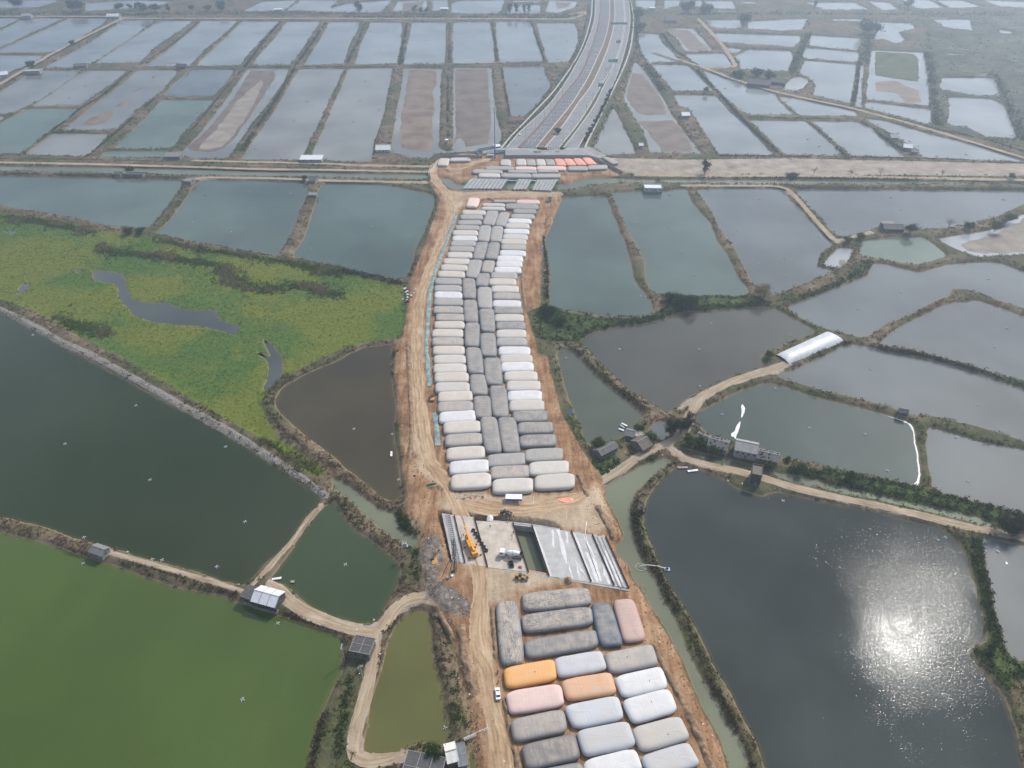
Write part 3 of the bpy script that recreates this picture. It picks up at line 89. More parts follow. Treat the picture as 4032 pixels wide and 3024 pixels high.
MUDS = [["mud",[[-441.2,938.7],[-441.0,946.4],[-436.6,947.1],[-432.4,940.1],[-431.9,930.4],[-436.3,929.7]]],["mud",[[-435.2,872.8],[-438.5,891.8],[-431.7,899.5],[-428.8,885.4],[-430.8,872.8]]],["mud",[[-433.0,818.7],[-434.4,839.8],[-425.9,850.4],[-423.4,834.0],[-423.8,818.7]]],["mud",[[-439.2,761.9],[-440.6,782.2],[-433.8,803.4],[-421.9,800.7],[-417.3,777.0],[-421.2,757.0],[-433.3,756.0]]],["mud",[[-456.7,1009.3],[-429.3,1010.9],[-425.8,1003.8],[-453.7,1001.5]]],["mudd",[[-327.1,971.1],[-297.1,971.1],[-286.9,938.7],[-275.3,803.4],[-269.0,701.5],[-276.3,678.3],[-298.7,680.3],[-308.9,688.7],[-306.2,737.8],[-311.9,831.2]]],["mudp",[[-303.8,931.7],[-294.5,918.1],[-281.5,825.5],[-272.6,728.4],[-273.9,688.7],[-293.6,682.4],[-298.6,692.9],[-298.5,747.3],[-306.9,842.7]]],["mud",[[-130.0,974.8],[-94.2,974.8],[-89.2,924.9],[-89.4,872.8],[-82.8,814.3],[-81.6,761.9],[-79.2,753.1],[-74.6,681.2],[-99.5,684.5],[-107.6,697.2],[-116.0,772.0],[-122.1,872.8]]],["mudd",[[-71.2,978.5],[-29.4,978.5],[-25.8,872.8],[-21.3,787.4],[-20.4,714.8],[-23.1,701.5],[-44.8,692.1],[-50.0,719.3],[-54.9,701.5],[-58.7,761.9],[-65.6,872.8]]],["mudd",[[148.1,960.1],[162.4,952.9],[168.2,848.6],[165.5,792.7],[143.5,787.4],[132.0,798.0],[127.5,854.6]]],["mudd",[[129.7,769.4],[167.3,774.5],[173.2,737.8],[170.6,678.3],[140.3,678.3],[135.5,733.1]]],["mudd",[[233.8,1207.7],[267.7,1202.3],[269.4,1131.4],[270.7,1076.2],[240.7,1073.5],[240.8,1131.4]]],["weedy",[[493.2,1070.0],[541.0,1057.0],[535.0,1029.5],[486.7,918.1],[463.8,931.7],[443.2,945.7]]],["mud",[[432.3,918.1],[461.0,924.9],[470.3,879.1],[450.8,831.2],[435.0,834.0],[439.3,872.8],[418.8,879.1]]],["mudp",[[324.9,488.2],[356.4,503.5],[377.4,516.8],[397.5,533.5],[423.4,539.3],[386.1,475.9],[357.6,474.0],[333.9,470.7],[326.1,477.1]]],["mudp",[[227.8,464.1],[234.3,464.1],[230.1,452.7],[225.0,453.1]]],["mud",[[94.7,1252.1],[102.7,1263.7],[107.2,1197.0],[98.8,1117.1],[94.1,1126.6],[98.0,1197.0]]],["mudd",[[-192.0,1418.5],[-153.4,1435.8],[-151.8,1363.3],[-181.3,1350.1]]],["mud",[[74.0,1430.0],[106.2,1425.6],[98.5,1390.4],[76.1,1363.3]]]]
ZONES = {"site":[[[-10.2,102.9],[-11.6,113.1],[-14.3,129.9],[-16.2,137.1],[-18.9,145.8],[-22.4,160.0],[-26.2,170.7],[-30.2,176.3],[-34.2,181.4],[-36.8,195.1],[-39.1,205.6],[-39.4,208.7],[-46.3,222.7],[-46.4,230.1],[-50.8,249.9],[-57.0,283.4],[-64.1,322.7],[-67.9,352.7],[-64.2,362.5],[-64.4,364.5],[-65.3,405.7],[-67.2,431.8],[-63.8,469.8],[-59.9,526.5],[-58.2,564.9],[-70.1,600.9],[-71.7,633.0],[-65.9,663.8],[-43.6,669.9],[-15.0,665.8],[77.2,667.0],[99.5,618.4],[65.4,609.5],[43.3,594.1],[38.5,600.9],[-13.9,604.3],[-35.0,606.0],[-47.7,597.5],[-53.6,607.8],[-61.8,611.3],[-59.4,597.5],[-52.0,584.1],[-40.3,581.5],[37.5,580.2],[40.7,569.6],[32.6,529.3],[22.7,484.3],[19.0,436.1],[17.8,396.2],[9.0,390.6],[15.3,345.2],[19.6,343.3],[24.9,293.3],[32.5,267.2],[38.6,252.0],[41.5,244.8],[41.7,238.8],[41.8,230.1],[45.0,219.1],[47.1,208.7],[43.3,203.7],[43.0,200.7],[47.1,193.5],[47.6,187.3],[51.0,180.7],[52.7,176.3],[56.3,165.3],[60.9,152.4],[61.8,145.2],[64.4,133.7],[68.0,122.0],[68.5,113.1],[68.5,102.9]]],"marsh":[[[-442.8,549.4],[-401.9,542.1],[-367.7,532.0],[-330.0,518.0],[-309.4,508.6],[-269.9,499.4],[-229.6,481.8],[-163.7,462.7],[-116.3,446.9],[-95.2,432.9],[-71.7,425.6],[-69.1,407.7],[-64.9,380.0],[-66.3,364.6],[-70.7,363.0],[-98.7,351.7],[-98.6,351.3],[-124.6,325.7],[-130.4,312.5],[-131.4,301.2],[-121.7,282.5],[-112.6,270.8],[-86.5,250.1],[-90.4,245.0],[-127.5,275.4],[-162.5,299.9],[-202.1,328.6],[-245.2,357.7],[-267.0,371.0],[-272.5,376.5],[-293.8,390.8],[-319.1,403.9],[-327.2,407.7],[-371.4,431.9]]],"pale":[[[99.3,658.2],[154.9,655.1],[253.9,658.2],[483.9,642.8],[467.8,615.2],[148.6,620.6],[100.3,621.3],[74.3,662.2]],[[143.0,331.5],[150.9,335.2],[151.1,329.8],[144.8,325.7],[137.6,324.3],[116.7,314.5],[102.2,305.1],[88.1,294.8],[84.9,294.8],[89.3,301.2],[100.9,310.4],[118.3,321.5],[135.7,329.8]]],"stone":[[[-363.9,419.6],[-321.7,397.8],[-300.5,385.4],[-279.2,371.4],[-262.3,359.4],[-240.5,347.4],[-204.0,322.9],[-170.6,300.1],[-140.3,280.1],[-111.7,258.6],[-93.9,244.5],[-82.7,234.6],[-81.5,232.2],[-84.1,231.3],[-93.7,240.5],[-110.4,253.3],[-138.2,273.1],[-168.3,293.5],[-201.5,316.6],[-237.4,340.5],[-258.9,352.5],[-296.3,377.4],[-318.3,391.7],[-360.3,413.6]]],"veg":[[[14.9,397.2],[35.8,389.9],[56.2,383.6],[84.8,385.4],[96.4,398.2],[103.7,417.5],[110.2,413.6],[158.2,411.6],[161.2,401.0],[134.4,394.5],[105.8,389.9],[98.1,385.4],[82.7,377.4],[64.6,374.8],[49.1,368.0],[38.3,358.1],[20.2,358.1],[15.8,363.0]],[[192.7,208.3],[197.9,208.3],[193.5,196.1],[182.8,166.1],[180.8,157.0],[181.1,151.3],[184.2,148.9],[181.8,144.7],[179.1,144.7],[172.1,138.9],[168.7,154.4],[175.1,157.0],[178.4,162.2],[184.6,182.3]],[[39.2,257.5],[48.5,261.9],[52.4,251.2],[41.8,246.0],[36.0,254.3]],[[124.8,246.0],[142.4,243.0],[148.8,241.0],[163.9,234.6],[202.3,221.1],[223.2,210.6],[229.8,222.0],[212.4,227.5],[183.2,239.0],[151.8,249.6],[131.3,253.3]],[[171.6,405.8],[196.8,416.5],[223.1,434.0],[242.4,460.4],[251.0,460.4],[242.6,446.9],[220.6,429.8],[193.2,411.6]],[[-52.6,223.8],[-44.6,219.3],[-38.4,210.6],[-34.6,198.2],[-39.7,198.2],[-44.3,204.7]]],"grey":[[[-36.6,205.5],[-33.2,210.6],[-29.6,206.3],[-28.2,196.6],[-29.7,184.5],[-22.2,182.3],[-14.6,173.0],[-17.9,168.8],[-24.0,171.6],[-30.2,175.8],[-34.6,184.5],[-38.6,200.1],[-38.0,206.7]]],"fen":[[[666.4,1301.8],[900.0,1308.0],[514.3,670.2],[490.9,710.5],[456.5,710.5],[427.7,745.1],[456.1,817.5],[566.8,1068.6]]],"tan":[[[-28.8,233.9],[-7.3,232.0],[9.9,231.1],[31.5,233.9],[37.5,239.8],[42.0,228.2],[43.6,218.2],[36.1,209.5],[9.5,215.6],[-7.0,217.3],[-31.4,222.7]],[[-15.4,195.1],[-4.7,191.2],[9.4,186.6],[20.5,187.3],[24.0,183.6],[2.7,181.4],[-6.3,176.3],[-8.7,174.9],[-7.1,156.2],[-5.7,138.2],[-2.3,113.1],[-1.2,102.9],[-5.0,102.9],[-8.5,127.2],[-11.1,141.1],[-14.4,156.2],[-13.4,174.9]],[[-59.4,369.2],[-52.1,369.2],[-46.7,295.8],[-37.7,256.2],[-28.5,239.8],[-31.1,235.9],[-38.8,243.8],[-46.4,255.2],[-52.3,295.8]],[[-51.8,580.8],[-26.2,579.2],[37.4,578.2],[39.4,569.6],[-0.8,568.0],[-25.8,568.0],[-38.2,564.9],[-41.8,540.8],[-48.2,529.3],[-53.1,472.1],[-57.4,425.6],[-55.8,369.5],[-58.5,369.5],[-60.5,415.4],[-56.2,469.8],[-50.6,529.3],[-50.0,555.7],[-63.3,597.5],[-62.1,614.8]]]}
PATHS = [["haul_road",7.5,"site",[[-1.5,100.7],[-2.7,113.1],[-4.9,124.6],[-7.4,135.4],[-10.0,150.0],[-12.7,162.6],[-12.1,180.4],[-13.4,191.4],[-16.5,199.0],[-20.1,214.1],[-25.0,228.6],[-31.6,243.2],[-38.6,254.1],[-43.2,271.7],[-47.8,298.4],[-52.6,329.9],[-56.7,369.2],[-57.2,374.6],[-58.6,411.5],[-56.5,438.2],[-53.1,472.1],[-49.1,507.4],[-46.8,535.0],[-49.8,561.8],[-57.1,584.1],[-65.8,604.3],[-69.7,625.6],[-67.4,648.1],[-52.1,625.6],[-35.4,644.3],[-17.6,655.9]]],["haul_road",9,"site",[[-20.8,226.7],[-7.1,223.0],[9.7,223.9],[25.5,227.6],[32.6,231.4]]],["haul_road",9,"site",[[-48.2,555.7],[-38.4,569.6],[-19.7,575.0],[5.6,576.0],[37.2,575.0]]],["dirt_road",4.2,"land",[[32.0,231.6],[38.3,240.3],[50.0,249.4],[62.4,261.1],[73.1,267.8],[78.9,270.6],[83.2,273.5],[87.3,279.3],[87.3,286.5]]],["dirt_road",4.5,"land",[[86.5,279.3],[89.9,289.0],[95.9,299.1],[99.8,305.6],[117.5,318.5],[136.6,327.4],[146.2,331.4],[154.4,335.8]]],["dirt_road",4.0,"land",[[76.0,267.2],[77.9,261.1],[81.1,257.4],[94.6,252.1],[110.8,247.6],[126.8,238.9],[145.5,232.1],[169.9,224.6],[192.8,215.9],[216.2,208.7],[232.2,204.1]]],["dirt_road",4.5,"land",[[-95.3,185.2],[-86.6,176.8],[-78.2,171.1],[-64.0,165.6],[-56.7,163.2],[-50.9,162.5],[-47.9,165.7],[-44.8,173.9],[-40.5,177.8],[-35.8,178.8],[-30.3,177.5],[-23.0,175.3]]],["dirt_road",4.0,"land",[[-50.6,163.0],[-49.9,150.3],[-50.4,139.7],[-51.8,130.2],[-52.2,122.3],[-51.4,116.3],[-44.8,115.3],[-35.2,117.3]]],["foot_trail",1.6,"land",[[-167.2,201.2],[-149.0,195.5],[-127.9,188.9],[-114.1,184.4],[-105.3,181.4]]],["foot_trail",1.6,"land",[[-104.6,181.1],[-100.2,189.3],[-96.3,198.7],[-92.2,207.8],[-89.2,217.8],[-84.6,227.8]]],["dirt_road",4.0,"land",[[-503.6,650.2],[-460.5,647.9],[-389.7,644.8],[-290.2,637.2],[-220.1,631.3],[-150.0,629.1],[-73.7,625.4]]],["dirt_road",3.5,"land",[[-288.6,652.5],[-152.8,644.0],[-152.4,641.8],[-73.5,638.0]]],["dirt_road",4.0,"land",[[-274.7,608.5],[-268.2,612.7],[-207.8,610.6],[-160.3,605.0],[-145.4,604.3],[-72.8,600.5]]],["dirt_road",3.6,"land",[[143.5,594.1],[223.8,593.4],[230.5,585.5],[231.8,557.0],[232.9,519.4],[234.0,495.5],[235.8,487.9]]],["dirt_road",3.6,"land",[[236.6,488.4],[252.6,496.8],[266.7,503.8]]],["dirt_road",5.0,"land",[[107.8,617.8],[147.6,616.1],[280.6,614.6],[437.4,606.2],[474.1,604.1]]],["dirt_road",5.0,"land",[[189.2,1065.7],[221.4,1014.0],[243.3,975.3],[262.1,932.0],[300.6,871.0],[366.1,809.7],[408.6,755.2],[467.1,659.6],[489.6,629.8]]],["dirt_road",5.0,"land",[[243.6,976.8],[283.1,979.8],[293.5,1101.6],[295.3,1280.1]]],["dirt_road",7.0,"land",[[-896.8,1298.3],[-772.9,1298.3],[-648.4,1297.1],[-622.4,1282.5],[-271.2,1282.5],[-75.0,1282.5],[96.3,1277.7],[113.0,1304.5],[123.6,1342.5],[93.7,1314.4]]],["dirt_road",6.0,"land",[[-618.1,867.9],[-602.5,903.0],[-615.5,1048.5],[-618.0,1127.9],[-620.4,1277.7]]]]
AER = [[-175.7,196.2],[-148.3,198.2],[-144.1,197.9],[-120.4,194.5],[-134.4,187.0],[-88.7,167.7],[-93.2,137.1],[-285.2,366.7],[-196.4,299.6],[-218.9,269.6],[-167.5,244.6],[-139.6,267.5],[-116.0,218.9],[-181.8,210.0],[-79.3,280.8],[-59.6,276.9],[-52.5,244.8],[62.3,352.0],[30.8,343.1],[-68.2,195.5],[-22.4,127.0],[-252.6,576.7],[-218.0,582.5],[-183.1,579.9],[-244.8,523.9],[-210.0,507.1],[-177.7,513.5],[-144.5,480.2],[-150.4,560.4],[-105.6,568.1],[-106.5,516.2],[-75.7,557.9],[-75.1,498.0],[80.5,474.9],[77.5,466.4],[79.9,427.1],[83.0,412.6],[114.9,552.8],[94.2,523.9],[118.0,514.3],[100.5,467.8],[120.3,474.9],[62.3,352.0],[64.8,570.3],[129.5,576.7],[146.5,507.7],[169.3,510.9],[201.7,568.1],[226.0,566.5],[238.2,565.6],[249.5,512.5],[226.5,498.3],[309.5,571.6],[299.2,543.6],[307.0,545.9],[399.6,567.5],[372.1,535.8],[325.1,522.0],[171.2,457.4],[191.1,464.3],[183.2,438.9],[167.9,448.6],[122.8,440.4],[318.8,434.8],[216.8,396.5],[252.9,417.1],[121.2,379.9],[165.5,366.5],[108.3,351.7],[298.6,374.0],[177.7,588.0],[141.6,314.2],[108.0,292.2],[199.9,332.2],[185.5,307.2],[243.5,300.2],[149.4,281.6],[175.7,276.9],[176.1,250.7],[219.6,274.3],[210.3,243.8],[121.4,231.4],[184.1,210.0],[202.2,202.2],[101.2,316.5],[280.7,354.1],[166.3,144.6],[-382.7,809.1],[-356.4,790.4],[-335.0,798.3],[-311.7,1074.8],[-227.1,839.0],[-225.3,769.7],[-242.4,686.9],[-565.0,939.1],[-560.5,882.6],[-497.3,851.9],[-500.5,897.3],[-544.5,946.1],[-504.9,944.7],[-497.7,1046.5],[-176.2,921.8],[-169.1,841.9],[-163.9,767.2],[-143.1,808.0],[-183.2,1088.2],[-203.4,1040.6],[-212.7,1193.3],[-143.0,1134.8],[-123.3,1136.7],[-118.3,1050.7],[-71.3,1112.0],[-75.3,1029.9],[-30.5,1127.1],[-19.7,1151.4],[-12.6,1053.2],[16.1,960.5],[4.4,907.1],[33.7,928.7],[26.9,859.1],[79.2,1134.8],[59.5,1025.8],[70.4,1087.3],[83.9,1244.7],[287.2,712.9],[291.9,693.2],[383.4,732.4],[384.1,707.5],[386.1,694.1],[391.3,667.2],[420.5,671.2],[224.3,925.2],[247.8,888.9]]
HOUSES = [["pond house with a gleaming white metal roof on the dyke above the bright green pond",[-99.75,174.59],[-89.96,171.65],7.0,3.6,"gable","dark","white",3],["low annex with a dark flat roof left of the white metal roofed house",[-104.86,177.0],[-100.15,175.15],5.5,3.0,"flat","dark","dgrey",1],["square pond house with a dark roof of four framed panels beside the forked dirt road",[-58.13,152.76],[-51.09,151.27],6.2,4.0,"panel","brickg","dgrey",2],["lone grey shed on the dyke between the two green ponds at the left",[-173.36,199.33],[-167.6,197.24],4.2,2.6,"gable","grey","grey",1],["large farmhouse with dark panelled roof cut by the bottom edge beside the round tree",[-34.76,108.09],[-22.93,105.72],9.0,3.6,"panel","brickg","dgrey",2],["shed with a cream corrugated roof at the bottom edge beside the brown ditch",[-20.32,113.81],[-17.29,114.63],5.8,2.6,"ribs","grey","cream",1],["grey glazed lean-to against the cream roofed shed at the bottom edge",[-16.7,112.73],[-14.19,113.27],7.0,2.4,"panel","grey","glass",0],["long grey tiled farmhouse with three roof bays beside the orange earthworks",[42.34,257.07],[50.74,263.13],4.6,2.8,"gable","brickg","tile",3],["small grey lean-to at the near left end of the long tiled farmhouse",[38.87,261.09],[41.5,259.79],3.0,2.2,"flat","brickg","grey",1],["old farmhouse overgrown with dry creepers beside the dirt road fork",[62.52,261.01],[67.4,264.69],8.0,2.8,"gable","brickg","brown",1],["low concrete roofed outhouse between the creeper covered farmhouse and the round tree",[60.57,271.05],[64.41,272.33],3.2,2.4,"flat","grey","conc",1],["grey roofed store by the moored boats behind the creeper covered farmhouse",[55.52,272.33],[59.42,270.84],5.0,2.4,"gable","grey","grey",1],["dark tyre weighted roof at the far left of the row of canal sheds",[90.14,271.11],[95.16,267.72],4.0,2.3,"tyre","grey","slate",0],["wide double roofed canal shed just left of the pale two storey house",[93.99,264.24],[102.3,260.66],7.5,2.8,"tyre","grey","slate",2],["pale two storey house with four dark windows facing the canal",[105.62,259.35],[115.29,256.14],8.0,4.6,"gable","lgrey","lgrey",4],["brown tyre weighted shed right of the pale two storey canal house",[115.58,255.76],[124.19,252.45],7.0,2.6,"tyre","grey","slate",3],["square dark flat roofed tower house beside the long dirt road and the big grey pond",[108.57,240.83],[112.7,239.46],7.0,6.0,"parapet","dark","brown",2],["tiny dark hut on the dyke between two grey ponds at the right",[197.34,290.03],[201.06,288.8],3.6,2.4,"gable","dark","dgrey",1],["dark low roofed farm shed among trees by the small green pond",[276.11,504.39],[290.58,503.34],8.0,2.8,"gable","dark","slate",1],["small flat roofed shed just behind the dark farm shed by the small green pond",[278.64,511.83],[287.24,511.29],6.0,2.4,"flat","grey","grey",1],["white flat roofed house standing over the pond corner by the canal",[109.46,579.95],[123.76,579.3],11.0,4.0,"parapet","white","white",4],["slim white site cabin beside the last water bags near the canal bridge",[28.73,558.54],[31.7,558.54],3.5,4.5,"flat","white","lgrey",2],["small gabled hut on the canal bank, left of two at the left",[-343.3,614.14],[-337.97,614.14],6,3,"gable","grey","slate",1],["long low hut beside a round tree on the left canal bank",[-332.23,613.79],[-318.24,613.08],6,3,"gable","grey","slate",3],["grey block hut at the canal end of the left dyke",[-277.47,596.5],[-270.73,595.49],8,4,"flat","grey","grey",1],["narrow dark hut at the canal end of the second left dyke",[-172.06,598.54],[-166.69,597.86],11,3,"gable","grey","slate",1],["small grey hut halfway down the second left dyke",[-165.55,569.09],[-159.27,569.09],6,3,"gable","grey","lgrey",1],["wide grey shed at the foot of the drained pond by the left canal",[-315.11,654.09],[-301.12,654.09],10,4,"shed","grey","grey",2],["long white roofed shed by the canal near the drained ponds",[-190.34,646.74],[-170.93,646.74],10,4,"shed","lgrey","white",3],["pale block house by the diagonal road at the far left",[-598.15,945.95],[-578.86,948.08],12,5,"flat","lgrey","lgrey",3],["dark shed at the dyke crossing among the far left ponds",[-549.02,973.64],[-535.28,977.38],9,4,"gable","grey","slate",1],["dark hut on the dyke crossing near the middle of the far left ponds",[-419.87,970.66],[-408.68,970.66],9,5,"gable","dark","dgrey",1],["white house at the left edge beside the diagonal road",[-616.73,928.44],[-608.61,933.98],12,5,"gable","white","white",2],["pale shed under the haze at the top left beyond the ponds",[-776.03,1276.15],[-762.63,1278.53],14,6,"gable","lgrey","lgrey",1],["pale shed on the far road at the top of the diagonal dyke",[-640.68,1273.78],[-621.69,1274.96],14,6,"gable","lgrey","white",1],["white gabled house at the corner of the brown drained ponds",[-126.01,672.02],[-112.98,672.84],12,4,"gable","white","white",2],["ramshackle white and rust shack beside the highway embankment",[-1.73,757.13],[12.45,760.09],10,4,"gable","white","rust",1],["small white cube hut on the dyke between the two drained ponds",[-63.4,697.18],[-61.04,697.18],4,5,"flat","white","white",1],["dark cabin with white roof at the foot of the tall mast",[-15.29,680.25],[-10.12,681.91],8,4,"flat","dark","white",1],["white roofed hut on the dyke right of the drained pond",[175.79,772.14],[184.03,772.65],10,5,"gable","grey","white",1],["long dark farm building in the grove on the far right",[273.86,893.72],[297.28,884.11],16,5,"gable","dark","slate",2],["second dark farm building at the right end of the grove",[302.15,901.54],[317.97,893.72],14,5,"gable","dark","slate",1],["small pale hut on the diagonal dyke, farther of three",[364.84,705.9],[371.68,705.9],10,4,"gable","lgrey","lgrey",1],["pale striped roof hut on the diagonal dyke, middle of three",[365.0,679.0],[372.17,676.94],10,4,"gable","grey","white",1],["grey hut on the diagonal dyke, nearest of three",[367.82,667.57],[372.97,666.36],8,4,"gable","grey","grey",1],["white hut on the dyke right of the triangular pond",[119.44,684.42],[123.21,684.42],6,4,"gable","white","white",1],["wide grey roofed barn right of the highway at the top",[237.3,1243.59],[254.28,1242.45],24,6,"gable","grey","slate",2],["white block house right of the highway near the top edge",[227.6,1338.16],[236.26,1338.16],12,7,"flat","white","white",2],["white shed on the far road above the middle ponds",[-118.84,1340.75],[-105.58,1340.75],12,5,"flat","white","white",2],["pale shed on the far road right of the top left ponds",[-391.5,1333.01],[-378.18,1335.58],12,5,"flat","white","white",1]]
TREES = [["round","round leafy green tree beside the dark panelled farmhouse at the bottom edge",-25.2,116.8,5.5,2.9],["round","bushy green tree left of the long grey tiled farmhouse",41.5,265.6,5.5,3.3],["round","round green tree right of the creeper covered farmhouse",67.8,269.8,5.5,3.4],["round","yellowish green tree behind the creeper covered farmhouse",62.8,277.0,4.2,2.6],["dark","tall dark tree left in the clump by the dirt road fork",78.3,273.8,8.5,3.6],["dark","tall dark tree in the middle of the clump by the dirt road fork",83.2,275.9,9.0,4.0],["dark","dark tree right in the clump by the dirt road fork",87.9,280.6,8.0,3.2],["bare","thin brown leafless tree on the sandy bank beside the teal pond",93.3,279.6,4.5,2.2],["round","round dark bush on the bank below the teal pond",155.7,244.1,4.2,2.3],["round","round green bush among the sheds at the right end of the canal row",134.3,249.2,4.0,2.1],["round","small yellow green bush on the teal pond bank",130.4,255.8,2.4,1.4],["dark","wide dark tree over the weed choked canal at the right edge",210.0,212.4,8.0,5.0],["dark","dark tree at the right edge behind the weed choked canal",215.5,212.8,6.0,4.0],["round","round bush at the tip of the greenhouse dyke",145.8,341.7,4.0,2.4],["round","dense shrubby tree left of the tyre weighted canal sheds",85.9,267.2,4.5,3.4],["round","shrubby tree in front of the tyre weighted canal sheds",91.8,266.7,4.0,3.2],["round","green shrub at the water edge left of the pale canal house",97.2,262.0,3.5,3.2],["round","low green shrub right of the pale canal house foundations",120.6,251.8,3.0,2.8],["bare","bare leaning tree over the weed choked canal",145.2,240.1,5.0,2.6],["dark","dense dark tree at the left end of the green pond bank",111.6,396.6,7.0,5.0],["pale","feathery straw coloured bamboo clump at the dyke corner",159.4,409.9,8.5,5.5],["dark","dark tree right of the dark low farm shed",294.8,502.5,7.0,4.2],["bare","spreading leafless tree on the far bank of the small green pond",327.6,511.2,8.5,5.5],["round","bush beside the leafless tree on the right",341.6,509.1,5.0,4.0],["round","bushy tree at the bend of the dyke on the right",359.8,505.9,6.5,5.0],["round","bush at the top of the dyke bend on the right",381.6,525.5,5.0,4.2],["dark","largest dark tree on the right canal bank",235.9,601.2,9.0,5.2],["tall","dark casuarina on the pale wasteland right of the canal bridge",167.8,621.2,11.5,4.2],["bare","bare tree on the right canal bank, leftmost of four",262.3,619.7,7.0,3.0],["bare","bare tree on the right canal bank, second of four",291.5,613.3,7.5,3.4],["bare","bare tree on the right canal bank, third of four",318.9,616.9,7.0,4.0],["bare","bare tree on the right canal bank, rightmost of four",370.0,613.3,7.5,2.8],["round","small bush by the canal road at the right edge",427.5,607.7,5.0,2.8],["round","banana clump by the small sludge basin, left",243.2,487.9,3.6,3.2],["round","banana clump by the small sludge basin, right",254.8,493.5,3.6,3.4],["dark","dense tree in the thicket right of the water bags",22.7,386.1,5.0,4.6],["round","spreading tree in the thicket right of the water bags",28.4,377.6,4.5,4.8],["round","low tree in the thicket beside the teal pond corner",20.5,391.0,4.0,3.6],["dark","dark thicket tree at the foot of the sinuous dyke",100.3,404.1,5.5,4.6],["dark","dark thicket tree between the sinuous dyke and the pond bank",106.0,400.3,5.5,4.8],["round","round tree beside the long low hut on the left canal bank",-332.6,621.9,5.5,3.4],["round","small round tree beside the narrow dark hut",-176.9,605.7,4.0,2.2],["round","banana clump on the marsh dyke, left of two",-284.5,503.3,4.0,3.6],["round","banana clump on the marsh dyke, right of two",-275.0,502.8,4.0,3.2],["pale","dry reed clump standing on the marsh dyke",-221.7,476.6,4.0,2.4],["tall","tall tree on the far road above the middle ponds, leftmost",-249.8,1323.4,17,8],["round","rounded tree on the far road above the middle ponds",-158.8,1320.8,12,5],["round","small tree on the far road right of the rounded tree",-148.8,1320.8,9,4],["round","small tree on the far road left of the white shed",-139.9,1320.8,9,4],["tall","slender tree left in the row by the far pond near the highway",-4.0,1315.8,17,6],["tall","slender tree second in the row by the far pond near the highway",6.5,1315.8,17,5],["tall","slender tree third in the row by the far pond near the highway",19.9,1318.3,14,4],["tall","slender tree right in the row by the far pond near the highway",26.6,1315.8,15,4],["round","tree in the highway median near the crossing",44.7,721.4,8,3.2],["dark","tree at the top left in the haze, leftmost",-824.9,1357.1,15,9],["dark","broad hazy tree at the top left, first of a pair",-722.9,1333.6,16,9],["dark","broad hazy tree at the top left, second of a pair",-710.2,1333.6,17,8],["dark","dark tree on the far left road, left of the grove",-646.6,1336.1,13,7],["round","small round tree on the far left road",-633.4,1349.1,9,4],["tall","narrow tree on the far left road",-622.9,1346.5,11,3.5],["dark","wide tree at the left end of the far left grove",-600.0,1318.3,16,8],["dark","wide tree at the right end of the far left grove",-583.9,1328.4,12,8],["tall","narrow dark tree right of the far left grove",-564.1,1331.0,13,4],["round","tree above the far field, left",-530.2,1341.3,9,5],["round","tree above the far field, middle",-500.9,1336.1,10,6],["dark","tallest tree above the far field",-478.5,1336.1,16,8],["round","round dark tree beside the pale block house at the far left",-602.1,973.3,8,5.5],["round","round bush on the diagonal road dyke at the far left",-610.5,1098.1,7,4],["dark","large dark tree at the top right of the highway",285.6,1325.9,16,13],["dark","dark tree behind the barn right of the highway",316.1,1320.8,13,10],["dark","tree mass between two far ponds on the right",359.1,1246.4,12,10],["dark","broad dark tree beside the pale marsh pool on the far right",523.8,1168.7,14,14],["round","round tree by the far pond at the top right",663.7,1362.4,13,7],["tall","tree by the far road at the top right",509.8,1367.7,12,4],["dark","grove tree at the left of the dark farm buildings",274.0,934.4,7,7],["dark","grove tree behind the dark farm buildings",297.3,937.9,7,7],["dark","grove tree at the right of the dark farm buildings",308.5,924.0,8,7],["round","small tree on the dyke right of the highway embankment",220.6,868.8,6,3],["round","tree beside the highway embankment at the top",202.4,1293.5,13,10],["round","rounded bush beside the highway embankment",192.2,1202.2,9,8]]
